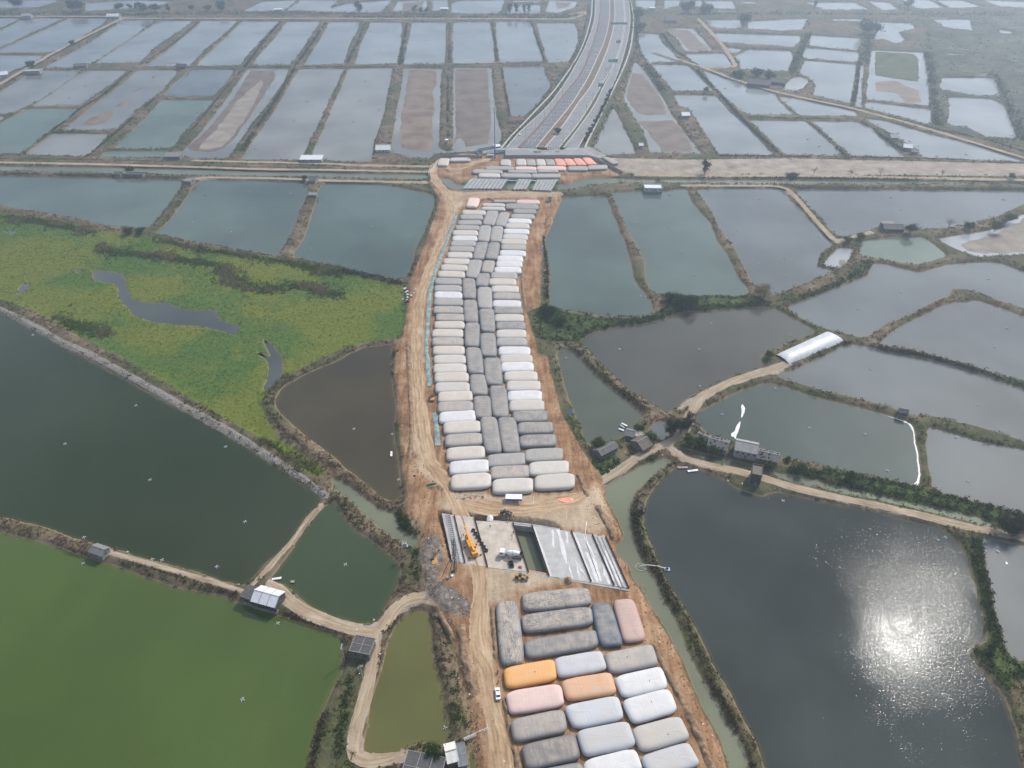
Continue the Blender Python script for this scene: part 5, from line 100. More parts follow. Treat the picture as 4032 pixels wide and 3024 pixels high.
BAGS = [["L","L",2.0,[[-38.85,539.27],[-20.31,538.36],[-20.05,529.34],[-38.37,530.23]]],["L","G",2.0,[[-40.14,530.49],[-22.21,529.9],[-21.92,520.64],[-39.63,521.24]]],["L","G",2.0,[[-41.34,520.38],[-23.07,520.38],[-22.77,511.25],[-40.81,511.25]]],["L","G",2.0,[[-42.59,512.05],[-24.15,511.21],[-23.85,502.6],[-42.07,503.42]]],["L","C",2.0,[[-44.01,503.4],[-24.98,502.85],[-24.65,493.6],[-43.43,494.16]]],["L","W",2.0,[[-43.74,494.04],[-25.23,494.04],[-24.88,484.79],[-43.16,484.81]]],["L","G",2.0,[[-44.27,484.95],[-25.77,484.95],[-25.43,475.98],[-43.69,475.98]]],["L","G",2.0,[[-44.84,477.09],[-26.55,476.58],[-26.17,467.33],[-44.22,467.85]]],["L","L",2.0,[[-45.5,467.74],[-27.69,467.24],[-27.29,458.0],[-44.86,458.5]]],["L","C",2.0,[[-47.52,458.31],[-28.96,457.59],[-28.54,448.35],[-46.85,449.08]]],["L","C",2.0,[[-48.74,449.15],[-29.99,448.23],[-29.55,438.98],[-48.04,439.92]]],["L","C",2.0,[[-49.9,440.14],[-31.43,439.25],[-30.96,430.0],[-49.17,430.92]]],["L","G",2.0,[[-51.19,430.76],[-32.99,429.89],[-32.49,420.65],[-50.43,421.54]]],["L","G",2.0,[[-50.79,421.14],[-32.47,420.51],[-31.98,411.36],[-50.03,411.98]]],["L","W",2.0,[[-49.87,412.72],[-31.82,412.1],[-31.32,402.86],[-49.12,403.5]]],["L","G",2.0,[[-49.63,403.85],[-30.84,403.45],[-30.36,394.21],[-48.87,394.63]]],["L","A",2.0,[[-49.12,394.41],[-30.24,394.03],[-29.76,384.93],[-48.36,385.3]]],["L","A",2.0,[[-46.86,385.81],[-28.95,385.44],[-28.49,376.43],[-46.13,376.79]]],["L","C",2.0,[[-47.06,376.76],[-28.49,376.76],[-28.05,368.2],[-46.35,368.2]]],["L","C",2.0,[[-47.51,368.01],[-28.85,368.01],[-28.38,359.04],[-46.75,359.04]]],["L","A",2.0,[[-46.93,359.21],[-28.2,359.21],[-27.72,349.96],[-46.15,349.98]]],["L","C",2.0,[[-45.53,350.2],[-27.02,350.2],[-26.55,340.96],[-44.75,340.98]]],["L","L",2.0,[[-44.32,341.17],[-25.96,341.48],[-25.5,332.29],[-43.55,331.98]]],["L","L",2.0,[[-43.75,332.46],[-25.26,332.76],[-24.8,323.52],[-42.98,323.23]]],["L","C",2.0,[[-42.45,324.03],[-23.58,324.62],[-23.14,315.38],[-41.69,314.8]]],["L","L",2.0,[[-41.28,314.99],[-22.56,315.42],[-22.14,306.17],[-40.53,305.76]]],["L","C",2.0,[[-39.15,307.04],[-20.86,308.43],[-20.46,299.18],[-38.42,297.81]]],["L","A",2.0,[[-38.73,298.67],[-19.98,299.47],[-19.59,290.22],[-38.0,289.44]]],["L","W",2.0,[[-37.19,290.23],[-18.49,292.18],[-18.12,282.93],[-36.47,281.0]]],["L","C",2.0,[[-34.3,282.0],[-15.67,283.75],[-15.36,274.5],[-33.63,272.77]]],["L","A",2.0,[[-33.0,272.6],[-14.44,274.28],[-14.14,265.03],[-32.34,263.37]]],["L","C",2.0,[[-31.57,263.08],[-12.94,264.81],[-12.66,255.56],[-30.93,253.85]]],["L","W",2.39,[[-29.4,253.12],[-10.82,254.88],[-10.58,245.62],[-28.79,243.88]]],["L","C",3.43,[[-28.03,243.08],[-9.55,244.76],[-9.35,234.95],[-27.48,233.35]]],["R","D",2.0,[[0.61,541.32],[19.15,540.41],[18.91,531.16],[0.6,532.07]]],["R","G",2.0,[[-0.95,532.5],[17.72,531.31],[17.5,522.05],[-0.95,523.24]]],["R","W",2.0,[[-3.29,523.73],[15.04,522.58],[14.85,513.32],[-3.25,514.48]]],["R","L",2.0,[[-5.23,514.92],[13.23,513.79],[13.06,504.53],[-5.17,505.66]]],["R","W",2.0,[[-6.33,505.78],[12.96,504.68],[12.79,495.43],[-6.25,496.53]]],["R","L",2.0,[[-6.8,496.89],[11.65,495.82],[11.5,486.56],[-6.72,487.64]]],["R","L",2.0,[[-8.18,488.73],[10.52,487.68],[10.38,478.43],[-8.08,479.48]]],["R","A",2.0,[[-8.08,480.27],[10.27,479.25],[10.13,470.0],[-7.97,471.02]]],["R","W",2.0,[[-8.85,471.07],[9.92,470.08],[9.79,460.82],[-8.73,461.82]]],["R","W",2.0,[[-10.55,462.59],[7.75,461.62],[7.65,452.37],[-10.41,453.33]]],["R","W",2.0,[[-10.96,454.89],[7.24,454.18],[7.14,444.92],[-10.81,445.63]]],["R","W",2.0,[[-12.07,446.04],[6.42,445.58],[6.33,436.32],[-11.9,436.78]]],["R","G",2.0,[[-14.29,437.99],[3.75,437.09],[3.7,427.84],[-14.08,428.73]]],["R","C",2.0,[[-15.44,429.91],[3.0,429.48],[2.96,420.22],[-15.21,420.66]]],["R","L",2.0,[[-13.39,420.43],[4.55,420.01],[4.49,410.75],[-13.19,411.18]]],["R","A",2.0,[[-12.39,411.04],[5.57,410.63],[5.49,401.38],[-12.21,401.79]]],["R","W",2.0,[[-12.31,401.94],[5.89,401.54],[5.8,392.39],[-12.12,392.78]]],["R","D",2.0,[[-11.58,393.86],[7.16,393.47],[7.06,384.39],[-11.4,384.76]]],["R","L",2.0,[[-10.73,384.91],[7.33,384.91],[7.22,375.74],[-10.56,375.74]]],["R","D",2.0,[[-9.83,376.25],[8.43,376.25],[8.3,366.99],[-9.67,366.99]]],["R","L",2.0,[[-9.49,367.51],[8.58,367.51],[8.44,358.26],[-9.34,358.26]]],["R","G",2.0,[[-9.16,358.55],[8.98,358.55],[8.84,349.4],[-9.02,349.4]]],["R","W",2.0,[[-7.87,349.57],[10.53,349.57],[10.35,340.32],[-7.74,340.32]]],["R","L",2.0,[[-6.89,341.16],[11.77,341.48],[11.58,332.74],[-6.78,332.44]]],["R","W",2.0,[[-6.27,333.79],[12.12,334.1],[11.91,324.85],[-6.17,324.53]]],["R","L",2.0,[[-4.32,325.18],[14.11,325.48],[13.87,316.23],[-4.25,315.92]]],["R","L",2.0,[[-3.01,316.72],[15.54,317.01],[15.27,307.75],[-2.96,307.46]]],["R","W",2.0,[[-2.39,307.99],[15.93,308.55],[15.64,299.3],[-2.35,298.74]]],["R","L",2.0,[[-1.55,299.83],[16.96,300.37],[16.64,291.12],[-1.53,290.58]]],["R","D",2.0,[[0.04,291.19],[18.39,291.71],[18.04,282.46],[0.04,281.94]]],["R","D",2.0,[[2.58,282.02],[20.9,282.77],[20.5,273.52],[2.52,272.76]]],["R","D",2.0,[[3.42,272.5],[22.01,273.46],[21.57,264.21],[3.35,263.25]]],["R","G",2.0,[[5.92,262.16],[24.64,263.53],[24.14,254.29],[5.79,252.9]]],["R","L",2.5,[[7.94,252.69],[26.78,254.01],[26.22,244.77],[7.76,243.43]]],["R","L",3.45,[[10.2,242.86],[28.82,244.33],[28.25,234.54],[9.99,233.14]]],["B","G",2.01,[[-11.91,258.44],[6.45,260.01],[6.33,250.79],[-11.69,249.28]]],["B","A",2.68,[[-10.23,249.36],[8.1,250.66],[7.96,241.82],[-10.05,240.58]]],["B","L",3.58,[[-8.88,240.14],[9.68,241.17],[9.5,231.83],[-8.72,230.84]]],["T","G",2.0,[[-15.17,558.5],[3.19,558.5],[3.18,553.37],[-15.09,553.37]]],["T","P",2.0,[[3.35,559.49],[22.36,558.85],[22.14,550.59],[3.31,551.21]]],["T","L",2.0,[[-23.63,552.59],[-5.4,551.65],[-5.36,545.1],[-23.45,546.02]]],["T","L",2.0,[[-24.01,545.41],[-5.34,544.48],[-5.29,537.77],[-23.82,538.68]]],["T","D",2.0,[[-5.4,552.23],[21.04,550.98],[20.76,539.86],[-5.33,541.08]]],["F","L",2.0,[[-56.15,653.7],[-37.33,654.52],[-36.98,645.68],[-55.62,644.89]]],["F","G",2.0,[[-23.89,633.09],[1.85,632.31],[1.84,623.25],[-23.65,624.0]]],["F","P",2.0,[[2.63,632.33],[21.4,631.55],[21.21,623.26],[2.6,624.02]]],["F","P",2.0,[[21.53,632.9],[47.39,632.51],[46.89,623.06],[21.3,623.44]]],["F","G",2.0,[[49.03,633.09],[66.99,633.09],[66.23,622.87],[48.46,622.87]]],["F","G",2.0,[[66.71,634.74],[84.77,636.69],[83.8,626.37],[65.94,624.47]]],["F","G",2.0,[[-34.86,625.35],[-8.09,623.83],[-8.0,614.6],[-34.51,616.09]]],["F","G",2.0,[[-3.86,624.2],[22.0,623.44],[21.83,616.08],[-3.83,616.82]]],["F","G",2.0,[[22.24,623.8],[40.42,623.8],[40.15,617.54],[22.09,617.54]]],["F","L",2.0,[[-28.99,615.93],[-10.15,615.19],[-10.04,606.18],[-28.69,606.91]]],["F","G",2.0,[[-9.55,615.94],[16.6,615.2],[16.42,605.47],[-9.45,606.2]]],["F","G",2.0,[[16.41,615.57],[41.87,615.57],[41.41,605.83],[16.23,605.83]]],["M","G",2.0,[[-19.82,538.3],[-9.69,537.09],[-13.05,510.59],[-22.63,512.84]]],["M","G",2.0,[[-9.79,535.67],[-1.08,534.77],[-4.63,509.0],[-13.31,511.23]]],["M","G",2.0,[[-24.53,511.18],[-14.92,511.18],[-16.28,483.18],[-25.36,485.25]]],["M","G",2.0,[[-15.02,510.11],[-6.02,509.27],[-7.51,482.72],[-16.42,483.75]]],["M","D",2.0,[[-26.06,483.05],[-16.51,483.56],[-19.14,455.84],[-27.82,457.03]]],["M","D",2.0,[[-16.86,483.06],[-7.98,482.29],[-10.09,455.86],[-18.98,457.04]]],["M","G",2.0,[[-30.02,456.21],[-19.74,456.21],[-22.4,429.18],[-31.23,431.8]]],["M","A",2.0,[[-19.89,455.38],[-11.05,454.91],[-12.66,436.77],[-20.98,438.34]]],["M","D",2.0,[[-23.44,436.63],[-14.01,436.63],[-15.48,418.47],[-24.06,419.52]]],["M","D",2.0,[[-33.09,429.61],[-24.09,429.61],[-22.21,402.58],[-31.29,403.57]]],["M","G",2.0,[[-22.8,418.34],[-12.92,418.34],[-11.83,390.76],[-21.3,391.71]]],["M","D",2.0,[[-31.22,402.08],[-22.04,402.47],[-19.84,374.87],[-28.86,375.77]]],["M","D",2.0,[[-20.81,390.86],[-10.91,391.43],[-9.43,363.81],[-18.47,365.02]]],["M","D",2.0,[[-28.56,375.18],[-19.11,375.18],[-18.48,348.76],[-27.54,349.58]]],["M","D",2.0,[[-19.19,363.78],[-9.47,364.12],[-8.31,339.2],[-17.64,339.99]]],["M","D",2.0,[[-26.99,348.94],[-17.61,348.61],[-14.73,322.54],[-24.03,323.28]]],["M","D",2.0,[[-16.49,338.15],[-6.15,338.46],[-4.55,312.09],[-14.25,312.94]]],["M","D",2.0,[[-23.37,322.65],[-14.03,322.65],[-12.41,303.92],[-21.7,304.61]]],["M","D",2.0,[[-12.47,312.39],[-2.81,312.39],[-1.03,285.37],[-10.11,286.01]]],["M","D",2.0,[[-20.71,303.53],[-10.82,303.81],[-9.99,284.92],[-18.9,285.55]]],["M","D",2.0,[[-16.65,286.24],[-7.51,286.37],[-4.4,259.13],[-13.04,259.47]]],["M","D",2.0,[[-7.71,286.24],[2.0,286.24],[4.57,259.47],[-4.6,259.47]]],["T","p",2.0,[[-34.67,563.09],[-25.33,561.8],[-27.27,544.14],[-36.8,545.37]]],["F","C",2.0,[[-65.8,653.13],[-55.89,652.31],[-56.54,633.73],[-66.31,635.28]]],["F","L",2.0,[[-10.32,650.35],[-0.93,649.14],[-0.63,633.79],[-10.57,635.34]]],["F","L",2.0,[[3.57,650.33],[12.38,650.33],[13.02,634.55],[3.51,634.55]]],["F","G",2.0,[[12.3,649.15],[20.81,649.15],[21.61,634.58],[12.81,634.58]]],["F","L",2.0,[[21.5,650.33],[29.15,650.33],[30.48,634.55],[21.68,634.55]]],["F","G",2.0,[[29.21,649.15],[37.43,649.15],[39.23,634.58],[30.43,634.58]]],["F","S",2.0,[[37.64,651.94],[45.84,651.13],[48.5,634.15],[39.28,634.15]]],["F","S",2.0,[[45.83,651.92],[54.2,651.51],[57.46,635.29],[48.49,634.9]]],["F","S",2.0,[[54.65,652.71],[62.58,652.3],[66.66,635.66],[57.39,635.27]]],["F","S",2.0,[[62.82,654.27],[71.49,653.86],[75.47,637.93],[66.68,636.76]]],["F","G",2.0,[[80.65,655.83],[86.46,655.83],[96.5,641.4],[88.92,637.47]]],["S","K",2.0,[[-6.59,175.32],[2.26,175.7],[4.8,148.81],[-4.16,147.95]]],["S","K",2.46,[[3.34,178.77],[30.17,181.92],[30.94,173.15],[4.19,170.13]]],["S","K2",2.0,[[3.1,169.24],[30.41,173.37],[30.69,164.63],[4.06,160.91]]],["S","D",2.0,[[3.91,158.27],[31.27,163.35],[31.86,155.31],[5.01,150.25]]],["S","E",2.0,[[29.89,174.29],[37.95,174.82],[40.91,155.97],[31.69,155.29]]],["S","p2",2.0,[[38.31,176.04],[47.09,176.81],[49.49,158.24],[40.61,156.99]]],["S","O",2.0,[[-3.26,147.18],[15.24,151.12],[15.95,142.49],[-2.34,139.04]]],["S","W2",2.0,[[14.64,151.13],[32.32,154.49],[33.82,146.33],[16.07,143.12]]],["S","A",2.0,[[32.55,152.98],[51.4,157.06],[52.27,148.12],[34.33,144.56]]],["S","P",2.0,[[-2.46,138.18],[17.27,141.59],[17.88,132.85],[-1.01,129.78]]],["S","O2",2.0,[[16.62,142.47],[35.06,145.98],[36.14,137.3],[18.53,134.56]]],["S","W",2.0,[[35.29,143.6],[53.0,148.23],[54.49,139.63],[37.64,135.51]]],["S","A2",2.0,[[-0.81,128.27],[17.5,132.24],[18.49,124.09],[0.55,120.2]]],["S","W2",2.0,[[17.21,133.15],[36.51,137.18],[37.72,128.26],[19.99,124.83]]],["S","W",2.0,[[36.95,135.05],[54.55,139.82],[56.03,130.99],[39.91,126.35]]],["S","D2",2.0,[[2.51,119.76],[20.82,123.9],[22.16,115.01],[4.44,111.35]]],["S","W3",2.0,[[20.7,124.37],[38.77,128.18],[40.48,119.21],[22.83,115.6]]],["S","A3",2.0,[[38.83,125.36],[56.49,129.95],[58.52,121.54],[41.36,117.01]]],["S","W",2.0,[[22.28,114.79],[39.88,119.07],[41.61,111.22],[23.01,106.65]]],["S","W3",2.0,[[40.61,116.22],[57.32,121.09],[60.29,113.4],[43.58,108.5]]],["S","D",2.0,[[5.02,111.41],[22.36,114.63],[24.38,106.01],[6.66,102.57]]]]

# ------------------------------------------------------------------ helpers
def smooth(a, b, x):
    t = np.clip((x - a) / (b - a), 0, 1)
    return t * t * (3 - 2 * t)

def site_z(Y):
    return 2.0 + 1.6 * smooth(165, 186, Y) * (1 - smooth(230, 252, Y))

class MB:
    """collects faces, builds one mesh object"""
    def __init__(self):
        self.v = []; self.f = []
    def add(self, vs, fs):
        b = len(self.v)
        self.v += [tuple(p) for p in vs]
        self.f += [tuple(b + i for i in f) for f in fs]
        return self
    def box(self, c, s, rz=0.0, taper=1.0):
        hx, hy, hz = s[0] / 2, s[1] / 2, s[2] / 2
        ca, sa = math.cos(rz), math.sin(rz)
        vs = []
        for z, k in ((-hz, 1.0), (hz, taper)):
            for x, y in ((-hx, -hy), (hx, -hy), (hx, hy), (-hx, hy)):
                x *= k; y *= k
                vs.append((c[0] + x * ca - y * sa, c[1] + x * sa + y * ca, c[2] + z))
        return self.add(vs, [(3, 2, 1, 0), (4, 5, 6, 7), (0, 1, 5, 4), (1, 2, 6, 5), (2, 3, 7, 6), (3, 0, 4, 7)])
    def prism(self, poly, z0, z1):
        n = len(poly)
        a = sum(poly[i][0] * poly[(i + 1) % n][1] - poly[(i + 1) % n][0] * poly[i][1] for i in range(n))
        if a < 0: poly = poly[::-1]
        vs = [(p[0], p[1], z0) for p in poly] + [(p[0], p[1], z1) for p in poly]
        fs = [tuple(range(n - 1, -1, -1)), tuple(range(n, 2 * n))]
        fs += [(i, (i + 1) % n, n + (i + 1) % n, n + i) for i in range(n)]
        return self.add(vs, fs)
    def tube(self, pts, r, n=6, r2=None):
        pts = [Vector(p) for p in pts]
        rings = []
        for i, p in enumerate(pts):
            d = (pts[min(i + 1, len(pts) - 1)] - pts[max(i - 1, 0)]).normalized()
            a = d.orthogonal().normalized(); b = d.cross(a)
            rr = r if r2 is None else r + (r2 - r) * i / (len(pts) - 1)
            rings.append([p + (a * math.cos(t) + b * math.sin(t)) * rr for t in (2 * math.pi * k / n for k in range(n))])
        vs = [q for g in rings for q in g]
        fs = [(i * n + k, i * n + (k + 1) % n, (i + 1) * n + (k + 1) % n, (i + 1) * n + k) for i in range(len(pts) - 1) for k in range(n)]
        fs += [tuple(range(n - 1, -1, -1)), tuple((len(pts) - 1) * n + k for k in range(n))]
        return self.add(vs, fs)
    def lathe(self, prof, n=12, axis='z', c=(0, 0, 0)):
        vs = []; m = len(prof)
        for r, h in prof:
            for k in range(n):
                t = 2 * math.pi * k / n
                p = (r * math.cos(t), r * math.sin(t), h)
                if axis == 'x': p = (h, p[0], p[1])
                if axis == 'y': p = (p[0], h, p[1])
                vs.append((p[0] + c[0], p[1] + c[1], p[2] + c[2]))
        fs = [(i * n + k, i * n + (k + 1) % n, (i + 1) * n + (k + 1) % n, (i + 1) * n + k) for i in range(m - 1) for k in range(n)]
        fs += [tuple(range(n - 1, -1, -1)), tuple((m - 1) * n + k for k in range(n))]
        return self.add(vs, fs)
    def build(self, name, mat, parent=None, smooth_=False):
        me = bpy.data.meshes.new(name)
        me.from_pydata(self.v, [], self.f)
        me.update()
        return link(name, me, mat, parent, smooth_)

def link(name, me, mat, parent=None, smooth_=False):
    if mat is not None and not me.materials: me.materials.append(mat)
    if smooth_:
        me.polygons.foreach_set('use_smooth', [True] * len(me.polygons))
    o = bpy.data.objects.new(name, me)
    C.objects.link(o)
    if parent is not None: o.parent = parent
    return o

def tag(o, label=None, cat=None, group=None, kind=None):
    if label: o['label'] = label
    if cat: o['category'] = cat
    if group: o['group'] = group
    if kind: o['kind'] = kind
    return o

def thing(name, label, cat, loc=(0, 0, 0), rz=0.0, group=None):
    o = bpy.data.objects.new(name, None)
    o.empty_display_size = 0.5
    C.objects.link(o)
    o.location = loc; o.rotation_euler = (0, 0, rz)
    return tag(o, label, cat, group)

def copy_tree(o, parent=None):
    c = o.copy(); C.objects.link(c); c.parent = parent
    for ch in list(o.children):
        copy_tree(ch, c)
    return c

def fast_mesh(name, V, F, attrs=None):
    """V (n,3), F (m,k) numpy; attrs: {name:(type, domain, data)}"""
    me = bpy.data.meshes.new(name)
    V = np.asarray(V, dtype=np.float32); F = np.asarray(F, dtype=np.int32)
    k = F.shape[1]
    me.vertices.add(len(V)); me.vertices.foreach_set('co', V.ravel())
    me.loops.add(F.size); me.loops.foreach_set('vertex_index', F.ravel())
    me.polygons.add(len(F)); me.polygons.foreach_set('loop_start', np.arange(0, F.size, k, dtype=np.int32))
    try: me.polygons.foreach_set('loop_total', np.full(len(F), k, dtype=np.int32))
    except Exception: pass
    me.update(calc_edges=True)
    for n, (ty, data) in (attrs or {}).items():
        a = me.attributes.new(n, ty, 'POINT')
        a.data.foreach_set({'FLOAT': 'value', 'FLOAT_COLOR': 'color', 'FLOAT_VECTOR': 'vector'}[ty], np.asarray(data, dtype=np.float32).ravel())
    return me

def resample(poly, step, jit=0.0, closed=True, smooth_it=True, cut=4.0):
    """round corners, then resample with a little shoreline wobble"""
    P = np.array(poly, float)
    if smooth_it:
        out = []
        n = len(P)
        for i in range(n):
            if not closed and i in (0, n - 1): out.append(P[i]); continue
            A, B = P[i - 1], P[(i + 1) % n]
            la, lb = np.hypot(*(A - P[i])), np.hypot(*(B - P[i]))
            ca, cb = min(.3, cut / max(la, .1)), min(.3, cut / max(lb, .1))
            a_, b_ = P[i] + (A - P[i]) * ca, P[i] + (B - P[i]) * cb
            out += [a_, (a_ + 2 * P[i] + b_) / 4, b_]
        P = np.array(out)
    if closed: P = np.vstack([P, P[:1]])
    d = np.r_[0, np.cumsum(np.hypot(*np.diff(P, axis=0).T))]
    n = max(6, int(d[-1] / step))
    t = np.linspace(0, d[-1], n, endpoint=not closed)
    out = np.stack([np.interp(t, d, P[:, 0]), np.interp(t, d, P[:, 1])], 1)
    if jit:
        nx = np.array([mnoise.noise((p[0] * .11, p[1] * .11, 3.3)) * 1.0 + mnoise.noise((p[0] * .45, p[1] * .45, 9.1)) * .45 for p in out])
        ny = np.array([mnoise.noise((p[0] * .11, p[1] * .11, 7.7)) * 1.0 + mnoise.noise((p[0] * .45, p[1] * .45, 1.4)) * .45 for p in out])
        out += np.stack([nx, ny], 1) * jit
    return out

def inside(P, poly):
    """points (n,2) in polygon"""
    x, y = P[:, 0], P[:, 1]
    res = np.zeros(len(P), bool)
    a = np.asarray(poly); b = np.roll(a, -1, 0)
    sel = np.where((x >= a[:, 0].min()) & (x <= a[:, 0].max()) & (y >= a[:, 1].min()) & (y <= a[:, 1].max()))[0]
    if len(sel) == 0: return res
    xs, ys = x[sel], y[sel]
    c = np.zeros(len(sel), bool)
    for (x0, y0), (x1, y1) in zip(a, b):
        if y0 == y1: continue
        m = ((y0 > ys) != (y1 > ys)) & (xs < (x1 - x0) * (ys - y0) / (y1 - y0) + x0)
        c ^= m
    res[sel] = c
    return res

def segdist(P, poly, closed=True):
    a = np.asarray(poly, float)
    b = np.roll(a, -1, 0) if closed else a[1:]
    if not closed: a = a[:-1]
    best = np.full(len(P), 1e9)
    for p, q in zip(a, b):
        d = q - p; L = max(d @ d, 1e-9)
        t = np.clip(((P - p) @ d) / L, 0, 1)
        best = np.minimum(best, np.hypot(*(P - p - t[:, None] * d).T))
    return best

def sdist(P, poly):
    d = segdist(P, poly)
    return np.where(inside(P, poly), d, -d)

# ------------------------------------------------------------------ material helpers
class NT:
    def __init__(self, name):
        self.m = bpy.data.materials.new(name); self.m.use_nodes = True
        self.t = self.m.node_tree; self.t.nodes.clear()
        self.out = self.t.nodes.new('ShaderNodeOutputMaterial')
        self.p = self.t.nodes.new('ShaderNodeBsdfPrincipled')
        self.t.links.new(self.p.outputs[0], self.out.inputs[0])
        self._tc = None
    def L(self, a, b): self.t.links.new(a, b)
    def set(self, sock, v):
        if hasattr(v, 'is_linked'): self.L(v, sock)
        elif isinstance(v, (tuple, list)) and len(v) == 3 and sock.type == 'RGBA': sock.default_value = (*v, 1)
        else: sock.default_value = v
    def co(self, kind='Object'):
        if self._tc is None: self._tc = self.t.nodes.new('ShaderNodeTexCoord')
        return self._tc.outputs[kind]
    def noise(self, scale, detail=3, rough=.5, vec=None, dist=0.0, off=None):
        n = self.t.nodes.new('ShaderNodeTexNoise')
        n.inputs['Scale'].default_value = scale; n.inputs['Detail'].default_value = detail
        n.inputs['Roughness'].default_value = rough; n.inputs['Distortion'].default_value = dist
        v = vec or self.co()
        if off:
            mp = self.t.nodes.new('ShaderNodeMapping'); mp.inputs['Location'].default_value = off
            self.L(v, mp.inputs['Vector']); v = mp.outputs['Vector']
        self.L(v, n.inputs['Vector'])
        return n.outputs['Fac']
    def mapping(self, scale=(1, 1, 1), rot=(0, 0, 0), loc=(0, 0, 0), vec=None):
        mp = self.t.nodes.new('ShaderNodeMapping')
        mp.inputs['Scale'].default_value = scale; mp.inputs['Rotation'].default_value = rot; mp.inputs['Location'].default_value = loc
        self.L(vec or self.co(), mp.inputs['Vector']); return mp.outputs['Vector']
    def voronoi(self, scale, feature='F1', vec=None):
        n = self.t.nodes.new('ShaderNodeTexVoronoi'); n.feature = feature
        n.inputs['Scale'].default_value = scale
        self.L(vec or self.co(), n.inputs['Vector']); return n.outputs['Distance']
    def wave(self, scale, dist=0, detail=2, vec=None, direction='X', profile='SIN'):
        n = self.t.nodes.new('ShaderNodeTexWave'); n.bands_direction = direction; n.wave_profile = profile
        n.inputs['Scale'].default_value = scale; n.inputs['Distortion'].default_value = dist; n.inputs['Detail'].default_value = detail
        self.L(vec or self.co(), n.inputs['Vector']); return n.outputs['Fac']
    def mr(self, v, a, b, c=0.0, d=1.0, sm=True):
        n = self.t.nodes.new('ShaderNodeMapRange')
        if sm: n.interpolation_type = 'SMOOTHSTEP'
        self.set(n.inputs['Value'], v)
        for k, x in zip(('From Min', 'From Max', 'To Min', 'To Max'), (a, b, c, d)): n.inputs[k].default_value = x
        return n.outputs['Result']
    def math(self, op, a, b=0.0):
        n = self.t.nodes.new('ShaderNodeMath'); n.operation = op
        self.set(n.inputs[0], a); self.set(n.inputs[1], b); return n.outputs[0]
    def mix(self, f, a, b, mode='MIX'):
        n = self.t.nodes.new('ShaderNodeMixRGB'); n.blend_type = mode
        self.set(n.inputs['Fac'], f); self.set(n.inputs['Color1'], a); self.set(n.inputs['Color2'], b); return n.outputs['Color']
    def ramp(self, f, stops):
        n = self.t.nodes.new('ShaderNodeValToRGB'); e = n.color_ramp.elements
        while len(e) < len(stops): e.new(0.5)
        for k, (p, c) in enumerate(stops): e[k].position = p; e[k].color = (*c, 1)
        self.L(f, n.inputs['Fac']); return n.outputs['Color']
    def attr(self, name, out='Color', kind='GEOMETRY'):
        n = self.t.nodes.new('ShaderNodeAttribute'); n.attribute_name = name; n.attribute_type = kind; return n.outputs[out]
    def sep(self, c):
        n = self.t.nodes.new('ShaderNodeSeparateColor'); self.L(c, n.inputs[0]); return n.outputs
    def sepxyz(self, c):
        n = self.t.nodes.new('ShaderNodeSeparateXYZ'); self.L(c, n.inputs[0]); return n.outputs
    def objinfo(self, out):
        n = self.t.nodes.new('ShaderNodeObjectInfo'); return n.outputs[out]
    def bump(self, h, strength=.4, dist=.2):
        n = self.t.nodes.new('ShaderNodeBump'); n.inputs['Strength'].default_value = strength; n.inputs['Distance'].default_value = dist
        self.L(h, n.inputs['Height']); self.L(n.outputs['Normal'], self.p.inputs['Normal']); return n
    def fin(self, col, rough=.8, spec=.3, metal=0.0):
        self.set(self.p.inputs['Base Color'], col); self.set(self.p.inputs['Roughness'], rough)
        self.p.inputs['Specular IOR Level'].default_value = spec; self.p.inputs['Metallic'].default_value = metal
        return self.m

def plain(name, col, rough=.7, spec=.3, var=.25, scale=1.2, metal=0.0):
    n = NT(name)
    f = n.noise(scale, 4, .6); g = n.noise(scale * 7, 2)
    c = n.mix(n.mr(f, .3, .7), tuple(x * (1 - var) for x in col), tuple(min(1, x * (1 + var * .6)) for x in col))
    c = n.mix(n.mr(g, .35, .75, 0, .25), c, tuple(x * .7 for x in col))
    return n.fin(c, rough, spec, metal)
# ------------------------------------------------------------------ materials
MAT = {}
def water_mat(name, col, ripple=.02, rough=.06, fleck=0.12, col2=None):
    calm_min = .5 if name == 'ink' else .15
    n = NT('water_' + name)
    big = n.noise(.012, 3, .55, off=(hash(name) % 97, 13, 0) if False else (len(name) * 17.0, 13, 0))
    c2 = col2 or tuple(x * (1.12 if name[:5] == 'green' else 1.35) for x in col)
    c = n.mix(n.mr(big, .3, .72), tuple(x * (.88 if name[:5] == 'green' else .8) for x in col), c2)
    wisps = n.noise(.05, 4, .6, vec=n.mapping(scale=(1, .35, 1), rot=(0, 0, .5)))
    c = n.mix(n.mr(wisps, .5, .8, 0, fleck), c, tuple(min(1, x * 1.9 + .02) for x in col))
    rim = n.attr('shallow', 'Fac')
    c = n.mix(n.math('MULTIPLY', rim, n.mr(n.noise(.3, 3, .6), .3, .65, .25, .8)), c, tuple(x * .45 + y for x, y in zip(col, (.085, .062, .022))))
    calm = n.mr(n.noise(.022 if name == 'ink' else .008, 3, .55), .40, .58, calm_min, 1.0)          # wind only ruffles parts of a pond
    h = n.math('ADD', n.noise(1.9 if name == 'ink' else 1.1, 2, .5), n.math('MULTIPLY', n.noise(.35, 2, .5), .3 if name == 'ink' else 1.2))
    h = n.math('MULTIPLY', h, calm)
    n.bump(h, 1.0, ripple * 3.0)
    n.p.inputs['IOR'].default_value = 1.333
    m = n.fin(c, rough, .035 if name == 'ink' else .5)
    return m
